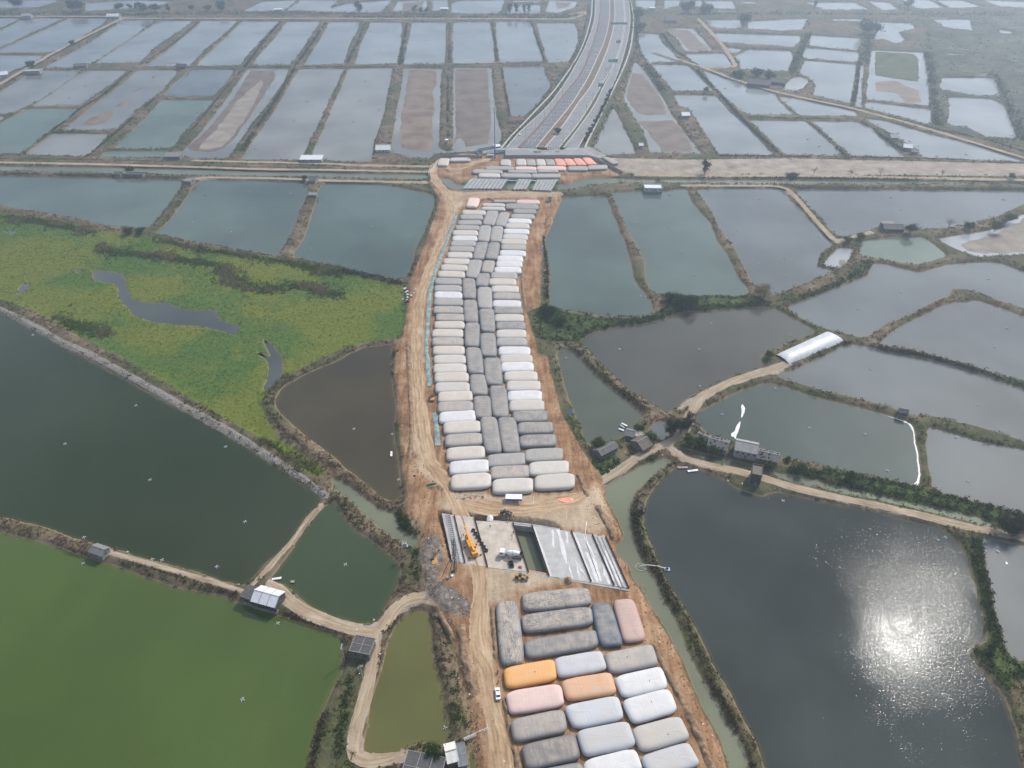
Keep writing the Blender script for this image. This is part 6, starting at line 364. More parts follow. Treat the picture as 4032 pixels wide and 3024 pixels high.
WATER = {
 'far':   ((.165, .185, .188), .012, .08), 'silt': ((.165, .168, .150), .012, .09), 'slate': ((.088, .102, .102), .014, .06),
 'jade':  ((.095, .13, .095), .012, .07), 'teal': ((.064, .094, .078), .014, .06), 'teal2': ((.046, .070, .058), .014, .06),
 'dark':  ((.055, .065, .06), .012, .08), 'brown': ((.046, .037, .017), .014, .07), 'green1': ((.056, .088, .016), .014, .07),
 'green2': ((.021, .032, .009), .014, .07), 'green3': ((.031, .050, .017), .014, .07), 'olive': ((.098, .100, .028), .012, .08),
 'creek': ((.115, .125, .08), .012, .09), 'grey': ((.050, .051, .040), .014, .06), 'grey2': ((.060, .070, .052), .014, .07),
 'milk':  ((.25, .26, .26), .012, .14), 'weed': ((.065, .10, .038), .05, .5), 'ink': ((.040, .047, .044), .014, .06)}
for k, (c, rp, ro) in WATER.items(): MAT['w_' + k] = water_mat(k, c, rp, ro)

# ---- bare ground of dykes, site and marsh, chosen by surveyed zones
def ground_mat():
    n = NT('ground')
    zA = n.sep(n.attr('zone_a')); zB = n.sep(n.attr('zone_b'))
    dw = n.attr('shore', 'Fac')
    nb = n.noise(.02, 4, .6); n1 = n.noise(.09, 5, .62); n2 = n.noise(.45, 4, .6); n3 = n.noise(2.2, 3, .6)
    # dyke soil and dry grass
    base = n.ramp(n.math('ADD', n.math('MULTIPLY', n1, .6), n.math('MULTIPLY', n2, .4)),
                  [(.28, (.040, .036, .020)), (.42, (.085, .068, .041)), (.52, (.145, .110, .071)), (.66, (.235, .182, .125))])
    green = n.ramp(n2, [(.3, (.028, .042, .014)), (.55, (.06, .078, .028)), (.75, (.13, .115, .06))])
    base = n.mix(n.mr(n.math('ADD', nb, n.math('MULTIPLY', n2, .35)), .62, .78, 0, .8), base, green)
    thr = lambda w, k=.55, e=.10: n.mr(n.math('ADD', w, n.math('MULTIPLY', n.math('SUBTRACT', n1, .5), k)), .5 - e, .5 + e)
    veg = n.ramp(n.math('ADD', n.math('MULTIPLY', n1, .5), n.math('MULTIPLY', n2, .5)),
                 [(.3, (.022, .038, .012)), (.48, (.045, .072, .020)), (.62, (.085, .11, .035)), (.75, (.15, .13, .065))])
    base = n.mix(thr(zB[1]), base, veg)
    fen = n.ramp(n.math('ADD', n.math('MULTIPLY', nb, .55), n.math('MULTIPLY', n1, .45)), [(.34, (.026, .034, .022)), (.46, (.062, .068, .044)), (.56, (.11, .11, .075)), (.68, (.22, .205, .165))])
    base = n.mix(thr(n.attr('zone_b', 'Alpha'), .6, .2), base, fen)
    stone = n.ramp(n3, [(.3, (.11, .10, .088)), (.5, (.25, .23, .20)), (.72, (.38, .35, .31))])
    base = n.mix(thr(zB[0], .25), base, stone)
    pale = n.ramp(n.math('ADD', n.math('MULTIPLY', n1, .7), n.math('MULTIPLY', n3, .3)), [(.3, (.15, .12, .09)), (.44, (.28, .23, .18)), (.58, (.38, .325, .265)), (.72, (.50, .45, .39))])
    base = n.mix(thr(zA[1], .3), base, pale)
    # marsh
    my = n.ramp(n.math('ADD', n.math('MULTIPLY', n2, .6), n.math('MULTIPLY', n3, .4)), [(.25, (.078, .100, .017)), (.5, (.122, .146, .023)), (.75, (.17, .185, .034))])
    mg = n.ramp(n2, [(.25, (.036, .074, .015)), (.5, (.064, .118, .022)), (.75, (.10, .16, .034))])
    mb = n.ramp(n3, [(.3, (.06, .055, .03)), (.7, (.15, .125, .07))])
    m = n.mix(n.mr(n.math('ADD', n.noise(.018, 3, .5, off=(31, 7, 0)), n.math('MULTIPLY', n.math('SUBTRACT', n.noise(.13, 4, .65), .5), .35)), .44, .60), my, mg)
    m = n.mix(n.mr(n.noise(.06, 4, .6, off=(3, 57, 0)), .66, .76, 0, .5), m, mb)
    base = n.mix(thr(zA[2], .35), base, m)
    # construction earth
    rut = n.noise(.35, 4, .6, vec=n.mapping(scale=(1.6, .16, 1), rot=(0, 0, -.12)))
    st = n.ramp(n.math('ADD', n.math('MULTIPLY', n1, .55), n.math('MULTIPLY', rut, .45)),
                [(.30, (.080, .047, .027)), (.41, (.190, .103, .053)), (.50, (.290, .168, .088)), (.60, (.385, .255, .152)), (.74, (.47, .36, .245))])
    st = n.mix(n.mr(n.noise(.035, 4, .6, off=(9, 2, 0)), .56, .70, 0, .7), st, (.15, .092, .055))
    st = n.mix(n.mr(n3, .55, .8, 0, .35), st, (.17, .115, .075))
    tanc = n.ramp(n.math('ADD', n.math('MULTIPLY', n1, .5), n.math('ADD', n.math('MULTIPLY', rut, .3), n.math('MULTIPLY', n3, .2))), [(.34, (.27, .19, .12)), (.48, (.40, .305, .205)), (.62, (.50, .40, .29)), (.75, (.56, .47, .36))])
    st = n.mix(thr(n.attr('zone_a', 'Alpha'), .5, .16), st, tanc)
    base = n.mix(thr(zA[0], .25), base, st)
    grey = n.ramp(n2, [(.3, (.075, .062, .049)), (.55, (.185, .158, .130)), (.72, (.32, .285, .245))])
    base = n.mix(thr(zB[2], .8, .12), base, grey)
    # wet rim and a dry pale line where the pond level has dropped
    base = n.mix(n.mr(n.math('ADD', dw, n.math('MULTIPLY', n2, .8)), .55, 1.25, .55, 0), base, (.27, .21, .135))
    h = n.math('ADD', n.math('MULTIPLY', n2, .6), n.math('MULTIPLY', n3, .25))
    n.bump(h, .9, .9)
    return n.fin(base, .95, .15)
MAT['ground'] = ground_mat()

def road_mat(name, lo, mid, hi, sc=1.0, ruts=0.0):
    n = NT(name)
    u = n.attr('along', 'Vector')
    r = n.noise(1.0 * sc, 4, .6, vec=n.mapping(scale=(.05, 1.1, 1), vec=u))
    a = n.noise(.12, 4, .6); b = n.noise(1.3, 3)
    f = n.math('ADD', n.math('MULTIPLY', r, .5), n.math('ADD', n.math('MULTIPLY', a, .35), n.math('MULTIPLY', b, .15)))
    c = n.ramp(f, [(.34, lo), (.5, mid), (.64, hi)])
    if ruts:
        yv = n.sepxyz(u)[1]
        wv = n.math('ADD', yv, n.math('MULTIPLY', n.math('SUBTRACT', n.noise(.05, 2, .5), .5), ruts * 1.6))
        line = n.mr(n.math('ABSOLUTE', n.math('SUBTRACT', n.math('ABSOLUTE', wv), ruts * .19)), ruts * .085, 0, 0, 1)
        c = n.mix(n.math('MULTIPLY', line, n.mr(n.noise(.09, 3, .6), .35, .6, .1, .6)), c, lo)
    n.bump(f, .5, .25)
    return n.fin(c, .95, .12)
MAT['haul'] = road_mat('haul_road_earth', (.20, .122, .070), (.395, .275, .165), (.53, .42, .29), 1.0, 7.0)
MAT['dirt'] = road_mat('dirt_road_earth', (.19, .14, .09), (.345, .27, .185), (.46, .38, .28), 1.0, 4.2)
MAT['asph_l'] = road_mat('asphalt_grey', (.18, .183, .185), (.235, .237, .237), (.30, .295, .285))
MAT['asph_d'] = road_mat('asphalt_dark', (.12, .125, .13), (.16, .163, .167), (.205, .205, .205))
MAT['apron'] = plain('concrete_apron', (.30, .30, .29), .9, .2, .2, .15)
MAT['kerb'] = plain('kerb_stone', (.52, .50, .47), .9, .2, .15)
MAT['verge'] = plain('verge_grass', (.10, .10, .05), .95, .1, .4, .3)
MAT['median'] = plain('median_dry_grass', (.19, .145, .10), .95, .1, .35, .25)
MAT['paint'] = plain('road_paint', (.45, .45, .435), .7, .3, .1)
MAT['mud'] = plain('pond_mud', (.195, .140, .103), .75, .3, .35, .06)
MAT['mudd'] = plain('wet_pond_mud', (.145, .108, .080), .65, .35, .35, .06)
MAT['mudp'] = plain('dry_pond_mud', (.27, .235, .195), .9, .2, .25, .08)
MAT['weedy'] = plain('weedy_mud', (.085, .095, .045), .9, .2, .4, .06)
MAT['foam'] = plain('pond_foam', (.80, .80, .78), .8, .3, .08)

# ------------------------------------------------------------------ terrain
def step_for(poly):
    y = np.mean([p[1] for p in poly])
    return 1.6 if y < 350 else 2.6 if y < 700 else 5.0
outl = []
for c, d, poly in PONDS:
    st = step_for(poly)
    jit = 0.0 if d == 'bridge' else (.75 if st < 2 else .9 if st < 3 else 1.2)
    outl.append(resample(poly, st, jit, True, d != 'bridge'))
def signed_area(P):
    Q = np.roll(P, -1, 0); return float(np.sum(P[:, 0] * Q[:, 1] - Q[:, 0] * P[:, 1]))
outl = [p if signed_area(p) > 0 else p[::-1] for p in outl]

def offset_ring(P, d):
    t = np.roll(P, -1, 0) - np.roll(P, 1, 0)
    L = np.maximum(np.hypot(t[:, 0], t[:, 1]), 1e-6)
    nrm = np.stack([t[:, 1], -t[:, 0]], 1) / L[:, None]      # outward for counter-clockwise
    return P + nrm * d
paths_rs = [resample(p, 3.0 if np.mean([q[1] for q in p]) < 450 else 6.0, 0.0, False, True, 12.0) for _, _, _, p in PATHS]
paths_lo = [P[np.unique(np.r_[np.arange(0, len(P), 4), len(P) - 1])] for P in paths_rs]
cand = []
for P in outl: cand.append(P)
for P in outl:
    cand.append(offset_ring(P, 1.3)); cand.append(offset_ring(P, 3.0)); cand.append(offset_ring(P, -1.3))
def ribbon_edges(P, hw):
    t = np.gradient(P, axis=0); L = np.maximum(np.hypot(t[:, 0], t[:, 1]), 1e-6)
    nr = np.stack([-t[:, 1], t[:, 0]], 1) / L[:, None]
    return P + nr * hw, P - nr * hw
for (n_, w_, k_, _), P in zip(PATHS, paths_rs):
    for e in (w_ / 2 + .4, w_ / 2 + 2.2):
        a, b = ribbon_edges(P, e); cand += [a, b]
    cand.append(P)
for polys in ZONES.values():
    for z in polys:
        P = resample(z, 3.0, 0, True, False)
        if signed_area(P) < 0: P = P[::-1]
        cand += [offset_ring(P, 2.0), offset_ring(P, -2.0)]
def grid(y0, y1, st):
    ys = np.arange(y0, y1, st); out = []
    for y in ys:
        hwid = (.70 * (y * .8 + 145)) * 1.18 + 25
        xs = np.arange(-hwid, hwid, st)
        out.append(np.stack([xs, np.full_like(xs, y)], 1))
    P = np.vstack(out); return P + rng.uniform(-.35, .35, P.shape) * st
cand += [grid(70, 420, 3.6), grid(420, 760, 6.0), grid(760, 1500, 11.0), grid(1500, 2600, 60)]
# land on to the horizon
far = []
for r in (1.0, 1.6, 2.6, 4.5, 8.0):
    k = 40
    a = np.linspace(0, 2 * math.pi, k, endpoint=False)
    far.append(np.stack([np.cos(a) * 2400 * r, 700 + np.sin(a) * 2400 * r], 1))
far.append(np.stack(np.meshgrid(np.arange(-1500, 1501, 250.), np.arange(-900, 61, 160.)), -1).reshape(-1, 2))
cand += far
pts = np.vstack(cand)
# thin out near-duplicates
cell = np.where(pts[:, 1] < 420, .7, np.where(pts[:, 1] < 760, 1.1, 2.2))
key = np.floor(pts / cell[:, None]).astype(np.int64)
_, idx = np.unique(key[:, 0] * 4000003 + key[:, 1] + (cell * 10).astype(np.int64) * 10 ** 13, return_index=True)
idx.sort()
pts = pts[idx]
n_out = sum(len(p) for p in outl)

kd = kdtree.KDTree(n_out)
q = 0
for P in outl:
    for p in P: kd.insert((p[0], p[1], 0), q); q += 1
kd.balance()
slope_of = np.concatenate([np.full(len(P), 7.0 if d == 'bridge' else .62) for (c, d, _), P in zip(PONDS, outl)])
hits = [kd.find((p[0], p[1], 0)) for p in pts]
dwat = np.array([h[2] for h in hits]); bank = slope_of[[h[1] for h in hits]]
inw = np.zeros(len(pts), bool)
for P in outl: inw |= inside(pts, P)
on = dwat < .12
inw &= ~on
zone = {k: np.max([sdist(pts, np.array(z)) for z in polys], axis=0) for k, polys in ZONES.items()}
n_a = np.array([mnoise.noise((p[0] * .05, p[1] * .05, 0)) for p in pts])
n_b = np.array([mnoise.noise((p[0] * .31, p[1] * .31, 5)) for p in pts])
zt = 1.35 + .25 * n_a + .22 * n_b
zt = np.where(zone['marsh'] > 0, .28 + .12 * n_b, zt)
w_site = smooth(-2.0, 3.0, zone['site'])
zs = site_z(pts[:, 1]) + .10 * n_a + .10 * n_b
zt = zt * (1 - w_site) + zs * w_site
zland = np.minimum(zt, .05 + dwat * bank)
for (n_, w_, k_, _), P in zip(PATHS, paths_lo):
    d = segdist(pts, P, False)
    if k_ == 'site':
        wgt = 1 - smooth(w_ / 2 + .3, w_ / 2 + 2.0, d)
        zland = zland * (1 - wgt) + (site_z(pts[:, 1]) - .03) * wgt
    else:
        wgt = 1 - smooth(w_ / 2 + .5, w_ / 2 + 2.0, d)
        wgt = np.where(zone['site'] > -3, 0, wgt)
        zland = zland * (1 - wgt) + 1.38 * wgt
zz = np.where(inw, -np.minimum(.9, dwat * .55), np.where(on, .05, zland))
res = delaunay_2d_cdt([Vector((float(a), float(b))) for a, b in pts], [], [], 0, 1e-4)
verts2, faces = res[0], res[2]
orig = res[3]
src = np.array([o[0] if o else 0 for o in orig])
V = np.array([(v[0], v[1], 0.0) for v in verts2]); V[:, 2] = zz[src]
F = np.array([f for f in faces if len(f) == 3])
wz = lambda k, s: np.clip(.5 + zone[k] / s, 0, 1)[src]
ones = np.ones(len(V))
path_d = np.full(len(pts), 50.0)
for (n_, w_, k_, _), P in zip(PATHS, paths_lo):
    path_d = np.minimum(path_d, segdist(pts, P, False) - w_ / 2)
pale_w = np.maximum(wz('pale', 6), np.clip(.62 - path_d[src] / 3.0, 0, .9))
za = np.stack([wz('site', 6), pale_w, wz('marsh', 6), wz('tan', 14)], 1)
zb = np.stack([wz('stone', 5), wz('veg', 8), wz('grey', 8), wz('fen', 60)], 1)
me = fast_mesh('ground', V, F, {'zone_a': ('FLOAT_COLOR', za), 'zone_b': ('FLOAT_COLOR', zb), 'shore': ('FLOAT', np.where(inw, 0, dwat)[src])})
ground = link('ground', me, MAT['ground'], None, True)
tag(ground, 'brown dykes, orange site earth and green marsh between the ponds', None, None, 'structure')

def ground_z(x, y):
    """rough land level for placing things"""
    p = np.array([[x, y]])
    s = max(float(sdist(p, np.array(z))[0]) for z in ZONES['site'])
    if s > 0: return float(site_z(y))
    return 1.35

def flat_sheet(name, P, z, mat, thick=0.0):
    """filled polygon sheet"""
    loop = [Vector((p[0], p[1], 0)) for p in P]
    tris = tessellate_polygon([loop])
    me = bpy.data.meshes.new(name)
    me.from_pydata([(p[0], p[1], z) for p in P], [], [tuple(t) for t in tris])
    me.update()
    o = link(name, me, mat)
    for pl in me.polygons:
        if pl.normal.z < 0: me.flip_normals(); break
    return o

RIMMED = {'DG', 'BG', 'SG', 'OP', 'BP', 'BIG', 'RP1', 'RP2', 'RP3', 'RP7', 'RP8', 'RP9', 'RP10', 'RP12', 'RP13', 'P1', 'P2', 'P3', 'pool'}
def rim_sheet(name, P, z, mat, w):
    """water sheet whose outer strip is marked shallow"""
    n = len(P); Q = offset_ring(P, -w)
    for _ in range(2): Q = (np.roll(Q, 1, 0) + 2 * Q + np.roll(Q, -1, 0)) / 4
    V = np.vstack([np.c_[P, np.full(n, z)], np.c_[Q, np.full(n, z)]])
    tris = [tuple(n + k for k in t) for t in tessellate_polygon([[Vector((p[0], p[1], 0)) for p in Q]])]
    F = [(k, (k + 1) % n, n + (k + 1) % n) for k in range(n)] + [(k, n + (k + 1) % n, n + k) for k in range(n)] + tris
    F = [f if (V[f[1]][0] - V[f[0]][0]) * (V[f[2]][1] - V[f[0]][1]) - (V[f[2]][0] - V[f[0]][0]) * (V[f[1]][1] - V[f[0]][1]) > 0 else f[::-1] for f in F]
    me = fast_mesh(name, V, np.array(F), {'shallow': ('FLOAT', np.r_[np.ones(n), np.zeros(n)])})
    return link(name, me, mat)
POND_WORD = {'far': 'pale grey-blue', 'silt': 'silty grey', 'slate': 'slate grey', 'jade': 'jade green', 'teal': 'grey-teal', 'teal2': 'deep teal', 'dark': 'dark marsh', 'brown': 'brown',
             'green1': 'bright green', 'green2': 'dark green', 'green3': 'mid green', 'olive': 'olive', 'creek': 'murky', 'grey': 'dark grey', 'grey2': 'narrow grey', 'milk': 'milky', 'weed': 'weed choked', 'ink': 'glinting dark grey'}
for i, ((c, d, poly), P) in enumerate(zip(PONDS, outl)):
    nm = 'canal' if d in ('canal', 'weeds', 'ditch') else 'creek' if d in ('creek', 'bridge') else 'pond'
    if d in RIMMED:
        o = rim_sheet(nm, P, 0.002 * (i % 5), MAT['w_' + c], 1.8)
    else: o = flat_sheet(nm, P, 0.002 * (i % 5), MAT['w_' + c])
    tag(o, POND_WORD[c] + ' water of a ' + nm + ' between earth dykes', None, None, 'structure')
mud_over = 0
for i, (c, poly) in enumerate(MUDS):
    P = resample(poly, 3.0 if c != 'x' else 2, 2.2, True)
    # a low raised flat with a sloping rim
    if signed_area(P) < 0: P = P[::-1]
    up = .16 + (.05 if c == 'mudp' else 0)
    b = MB(); n = len(P); Q = offset_ring(P, -2.0)
    zq = [up + .05 * mnoise.noise((p[0] * .2, p[1] * .2, 0)) for p in Q]
    b.add([(p[0], p[1], -.1) for p in P] + [(p[0], p[1], z) for p, z in zip(Q, zq)], [(k, (k + 1) % n, n + (k + 1) % n, n + k) for k in range(n)])
    tris = tessellate_polygon([[Vector((p[0], p[1], 0)) for p in Q]])
    b.add([(p[0], p[1], z) for p, z in zip(Q, zq)], [t if signed_area(np.array([Q[k] for k in t])) > 0 else t[::-1] for t in map(tuple, tris)])
    tag(b.build('mud_flat', MAT[c], None), 'bare mud left by the water of a drained pond', None, None, 'structure')

def ribbon(name, P, w, zf, mat, wob=.25, label=None):
    d = np.r_[0, np.cumsum(np.hypot(*np.diff(P, axis=0).T))]
    t = np.gradient(P, axis=0); L = np.maximum(np.hypot(t[:, 0], t[:, 1]), 1e-6)
    nr = np.stack([-t[:, 1], t[:, 0]], 1) / L[:, None]
    ks = np.array([-.5, -.25, 0, .25, .5])
    V = []; U = []
    for i, p in enumerate(P):
        tp = min(1.0, .35 + min(d[i], d[-1] - d[i]) / 9.0)
        ww = w * tp * (1 + wob * mnoise.noise((p[0] * .06, p[1] * .06, 2.2)) + wob * .8 * mnoise.noise((p[0] * .3, p[1] * .3, 4.2)))
        for k in ks:
            x, y = p + nr[i] * ww * k
            edge = abs(k) == .5
            V.append((x, y, zf(y) + (-.10 if edge else .03 - .05 * (abs(k) == .25))))
            U.append((d[i], k * w, 0))
    n = len(P); m = len(ks)
    F = [(i * m + k, (i + 1) * m + k, (i + 1) * m + k + 1, i * m + k + 1) for i in range(n - 1) for k in range(m - 1)]
    F = [f[::-1] for f in F] if nr[0] @ nr[0] > 0 else F
    me = fast_mesh(name, np.array(V), np.array(F), {'along': ('FLOAT_VECTOR', np.array(U))})
    o = link(name, me, mat, None, True)
    if len(me.polygons) and me.polygons[0].normal.z < 0: me.flip_normals()
    return o
for i, ((n_, w_, k_, _), P) in enumerate(zip(PATHS, paths_rs)):
    lift = .05 + .008 * i
    if k_ == 'site':
        o = ribbon(n_, P, w_, lambda y, l=lift: float(site_z(y)) + l, MAT['haul'])
    else:
        o = ribbon(n_, P, w_, lambda y, l=lift: 1.40 + l * .8, MAT['dirt'], .3)
    tag(o, {'haul_road': 'rutted orange haul road through the construction site', 'dirt_road': 'pale dirt road along a dyke', 'foot_trail': 'narrow trodden trail along a dyke'}[n_], None, None, 'structure')

# ------------------------------------------------------------------ highway
HWZ = 3.0
hy0, hy1 = 682.0, 2100.0
hys = np.arange(hy0, hy1, 6.0)
hl = {}
for k, P in HW.items():
    P = np.array(P); P = P[np.argsort(P[:, 1])]
    x = np.interp(hys, P[:, 1], P[:, 0])
    last = hys > P[-1, 1]
    slope = (P[-1, 0] - P[-3, 0]) / (P[-1, 1] - P[-3, 1])
    x[last] = P[-1, 0] + slope * (hys[last] - P[-1, 1])
    ker = np.exp(-.5 * (np.arange(-9, 10) / 3.5) ** 2); ker /= ker.sum()
    xe = np.r_[2 * x[0] - x[9:0:-1], x, 2 * x[-1] - x[-2:-11:-1]]
    hl[k] = np.convolve(xe, ker, 'valid')
hw_groups = []
def strip(name, A, B, z, mat, parent=None, za=None, zb_=None, kind='structure', label=None):
    V = []; U = []
    for i, y in enumerate(hys):
        V += [(A[i], y, z if za is None else za), (B[i], y, z if zb_ is None else zb_)]
        U += [(y, 0, 0), (y, B[i] - A[i], 0)]
    F = [(2 * i, 2 * i + 1, 2 * i + 3, 2 * i + 2) for i in range(len(hys) - 1)]
    me = fast_mesh(name, np.array(V), np.array(F), {'along': ('FLOAT_VECTOR', np.array(U))})
    o = link(name, me, mat, parent)
    if parent is None: tag(o, label, None, None, kind)
    return o
road = strip('highway', hl['S1'], hl['ML'], HWZ, MAT['asph_d'], label='dark main carriageway of the highway curving away to the top')
strip('carriageway', hl['MR'], hl['GL'], HWZ, MAT['asph_l'], road)
strip('side_road', hl['LK'], hl['S1'], HWZ - .004, MAT['asph_l'], road)
strip('side_road', hl['GR'], hl['RK'], HWZ - .004, MAT['asph_l'], road)
strip('median', hl['ML'], hl['MR'], HWZ + .12, MAT['median'], road)
strip('grass_strip', hl['GL'], hl['GR'], HWZ + .12, MAT['verge'], road)
strip('footpath', hl['LO'], hl['LK'], HWZ + .06, MAT['verge'], road)
strip('footpath', hl['RK'], hl['RO'], HWZ + .06, MAT['verge'], road)
strip('embankment', hl['LO'] - 7, hl['LO'], 0, MAT['verge'], road, .6, HWZ + .05)
strip('embankment', hl['RO'], hl['RO'] + 7, 0, MAT['verge'], road, HWZ + .05, .6)
def kerb(line, w, h, mat=None, name='kerb'):
    b = MB(); n = len(hys)
    vs = []
    for i, y in enumerate(hys):
        x = line[i]
        vs += [(x - w / 2, y, HWZ - .02), (x - w / 2, y, HWZ + h), (x + w / 2, y, HWZ + h), (x + w / 2, y, HWZ - .02)]
    fs = [(4 * i + k, 4 * i + k + 1, 4 * i + 5 + k, 4 * i + 4 + k) for i in range(n - 1) for k in range(3)]
    b.add(vs, fs); return b.build(name, mat or MAT['kerb'], road)
for k in ('LK', 'ML', 'MR', 'GL', 'GR', 'RK'): kerb(hl[k], .9, .17)
kerb(hl['LO'], 1.6, .12); kerb(hl['RO'], 1.6, .12)
kerb(hl['S1'], 1.8, .2, plain('planter_soil', (.20, .12, .085), .95, .1))
# painted lane marks
pm = MB()
def xat(k, y): return float(np.interp(y, hys, hl[k])) if isinstance(k, str) else float(np.interp(y, hys, k))
def dash_line(A, B, fr, on_, off_, w, y0=700, y1=1700):
    y = y0
    while y < y1:
        vs = []
        for yy in (y, y + on_):
            x = xat(A, yy) * (1 - fr) + xat(B, yy) * fr
            vs += [(x - w / 2, yy, HWZ + .006), (x + w / 2, yy, HWZ + .006)]
        pm.add(vs, [(0, 1, 3, 2)]); y += on_ + off_
for fr in (.2, .4, .6, .8): dash_line('S1', 'ML', fr, 5, 8, .35)
for fr in (.25, .5, .75): dash_line('MR', 'GL', fr, 5, 8, .35)
for fr in (.35, .68): dash_line('LK', 'S1', fr, 5, 8, .3)
dash_line('GR', 'RK', .3, 5, 8, .3)
for A, B in (('S1', 'ML'), ('MR', 'GL')):
    dash_line(A, B, .06, 11.9, .1, .3); dash_line(A, B, .94, 11.9, .1, .3)
for fr in (.3, .55): dash_line('S1', 'ML', fr, 50, .1, .3, 690, 740)
for p in PTS['ladders'][1]:
    y = p[1]
    x0, x1 = xat('S1', y) + 3, xat('ML', y) - 1
    pm.add([(x0, y - .45, HWZ + .011), (x1, y - .45, HWZ + .011), (x1, y + .45, HWZ + .011), (x0, y + .45, HWZ + .011)], [(0, 1, 2, 3)])
tag(pm.build('lane_marking', MAT['paint'], road), None, None, None, 'stuff')
# paved junction in front of it, with zebra stripes and two small islands
ap = PTS['apron'][1]
ap_o = flat_sheet('junction_pavement', ap, HWZ - .03, MAT['apron'])
tag(ap_o, 'pale grey paved junction where the highway ends', None, None, 'structure')
b = MB(); b.prism(ap, 1.2, HWZ - .06); b.build('pavement_base', MAT['apron'], ap_o)
zb = MB()
for A, B in (('LK', 'S1'), ('S1', 'ML'), ('MR', 'GL'), ('GR', 'RK')):
    x = xat(A, 686) + 1
    while x < xat(B, 686) - 1:
        zb.add([(x, 677, HWZ + .012), (x + .7, 677, HWZ + .012), (x + .7, 681.5, HWZ + .012), (x, 681.5, HWZ + .012)], [(0, 1, 2, 3)]); x += 1.5
tag(zb.build('zebra_crossing', MAT['paint'], ap_o), None, None, None, 'stuff')
for k in ('islandA', 'islandB'):
    o = MB(); o.prism([tuple(p) for p in PTS[k][1]], HWZ - .05, HWZ + .16); o.build('traffic_island', MAT['median'], ap_o)
# ------------------------------------------------------------------ small material set
def mk(name, col, rough=.7, spec=.3, var=.2, scale=1.0, metal=0.0):
    MAT[name] = plain(name, col, rough, spec, var, scale, metal)
for a in (('wall_dark', (.085, .085, .085)), ('wall_grey', (.23, .225, .215)), ('wall_lgrey', (.33, .33, .32)), ('wall_white', (.52, .52, .50)), ('wall_brickg', (.17, .155, .14)),
          ('roof_dgrey', (.085, .082, .080)), ('roof_grey', (.20, .195, .185)), ('roof_lgrey', (.34, .33, .32)), ('roof_white', (.68, .69, .70), .4, .5, .1), ('roof_cream', (.68, .67, .60), .5, .4, .08),
          ('roof_glass', (.16, .17, .19), .25, .5), ('roof_tile', (.13, .125, .118)), ('roof_brown', (.145, .118, .092)), ('roof_conc', (.33, .31, .28)), ('roof_slate', (.125, .120, .115)), ('roof_rust', (.22, .10, .075)),
          ('frame', (.26, .25, .24)), ('window', (.03, .035, .04), .15, .6, .1), ('door', (.20, .16, .12)), ('tyre', (.02, .02, .02), .85), ('wood', (.36, .30, .23)), ('pole', (.42, .42, .41)),
          ('steel', (.33, .34, .35), .5, .5), ('rust', (.085, .045, .035), .9), ('concrete', (.44, .43, .41), .9, .2, .15, .4), ('concrete_dusty', (.50, .44, .37), .95, .15, .2, .25), ('girder', (.36, .36, .355), .9, .2, .2, .3),
          ('green_rail', (.10, .36, .20), .6), ('orange', (.72, .33, .035), .4, .5, .12), ('yellow', (.46, .27, .08), .6, .3), ('white_paint', (.74, .74, .73), .35, .5, .08), ('dark_metal', (.06, .06, .062), .6, .4),
          ('blue', (.04, .15, .38), .5, .4, .1), ('blue_pale', (.45, .56, .66), .6), ('fence_panel', (.27, .29, .32), .6, .4, .12), ('sign_green', (.01, .27, .20), .5, .4, .08), ('glass', (.03, .04, .05), .08, .6, .05),
          ('tarp', (.78, .33, .22), .5, .4, .2, .8), ('fabric', (.64, .64, .63), .8, .3, .12), ('net', (.25, .33, .315), .95, .1, .45, .35), ('skin', (.45, .28, .20)), ('cloth_dark', (.05, .05, .07), .9), ('cloth_red', (.40, .03, .06), .9),
          ('cloth_yellow', (.65, .40, .05), .9), ('helmet', (.75, .55, .05), .4), ('brick_red', (.40, .14, .09), .9), ('plastic_white', (.75, .76, .77), .6), ('straw', (.30, .235, .14), .95), ('solar', (.03, .09, .30), .2, .6)):
    mk(*a)
ORD = ['first', 'second', 'third', 'fourth', 'fifth', 'sixth', 'seventh', 'eighth', 'ninth', 'tenth', 'eleventh', 'twelfth', 'thirteenth', 'fourteenth', 'fifteenth', 'sixteenth', 'seventeenth', 'eighteenth', 'nineteenth']
def ordw(i):
    if i < 19: return ORD[i]
    t, u = divmod(i + 1, 10)
    T = {2: 'twent', 3: 'thirt', 4: 'fort'}[t]
    return T + 'ieth' if u == 0 else T + 'y-' + ORD[u - 1]

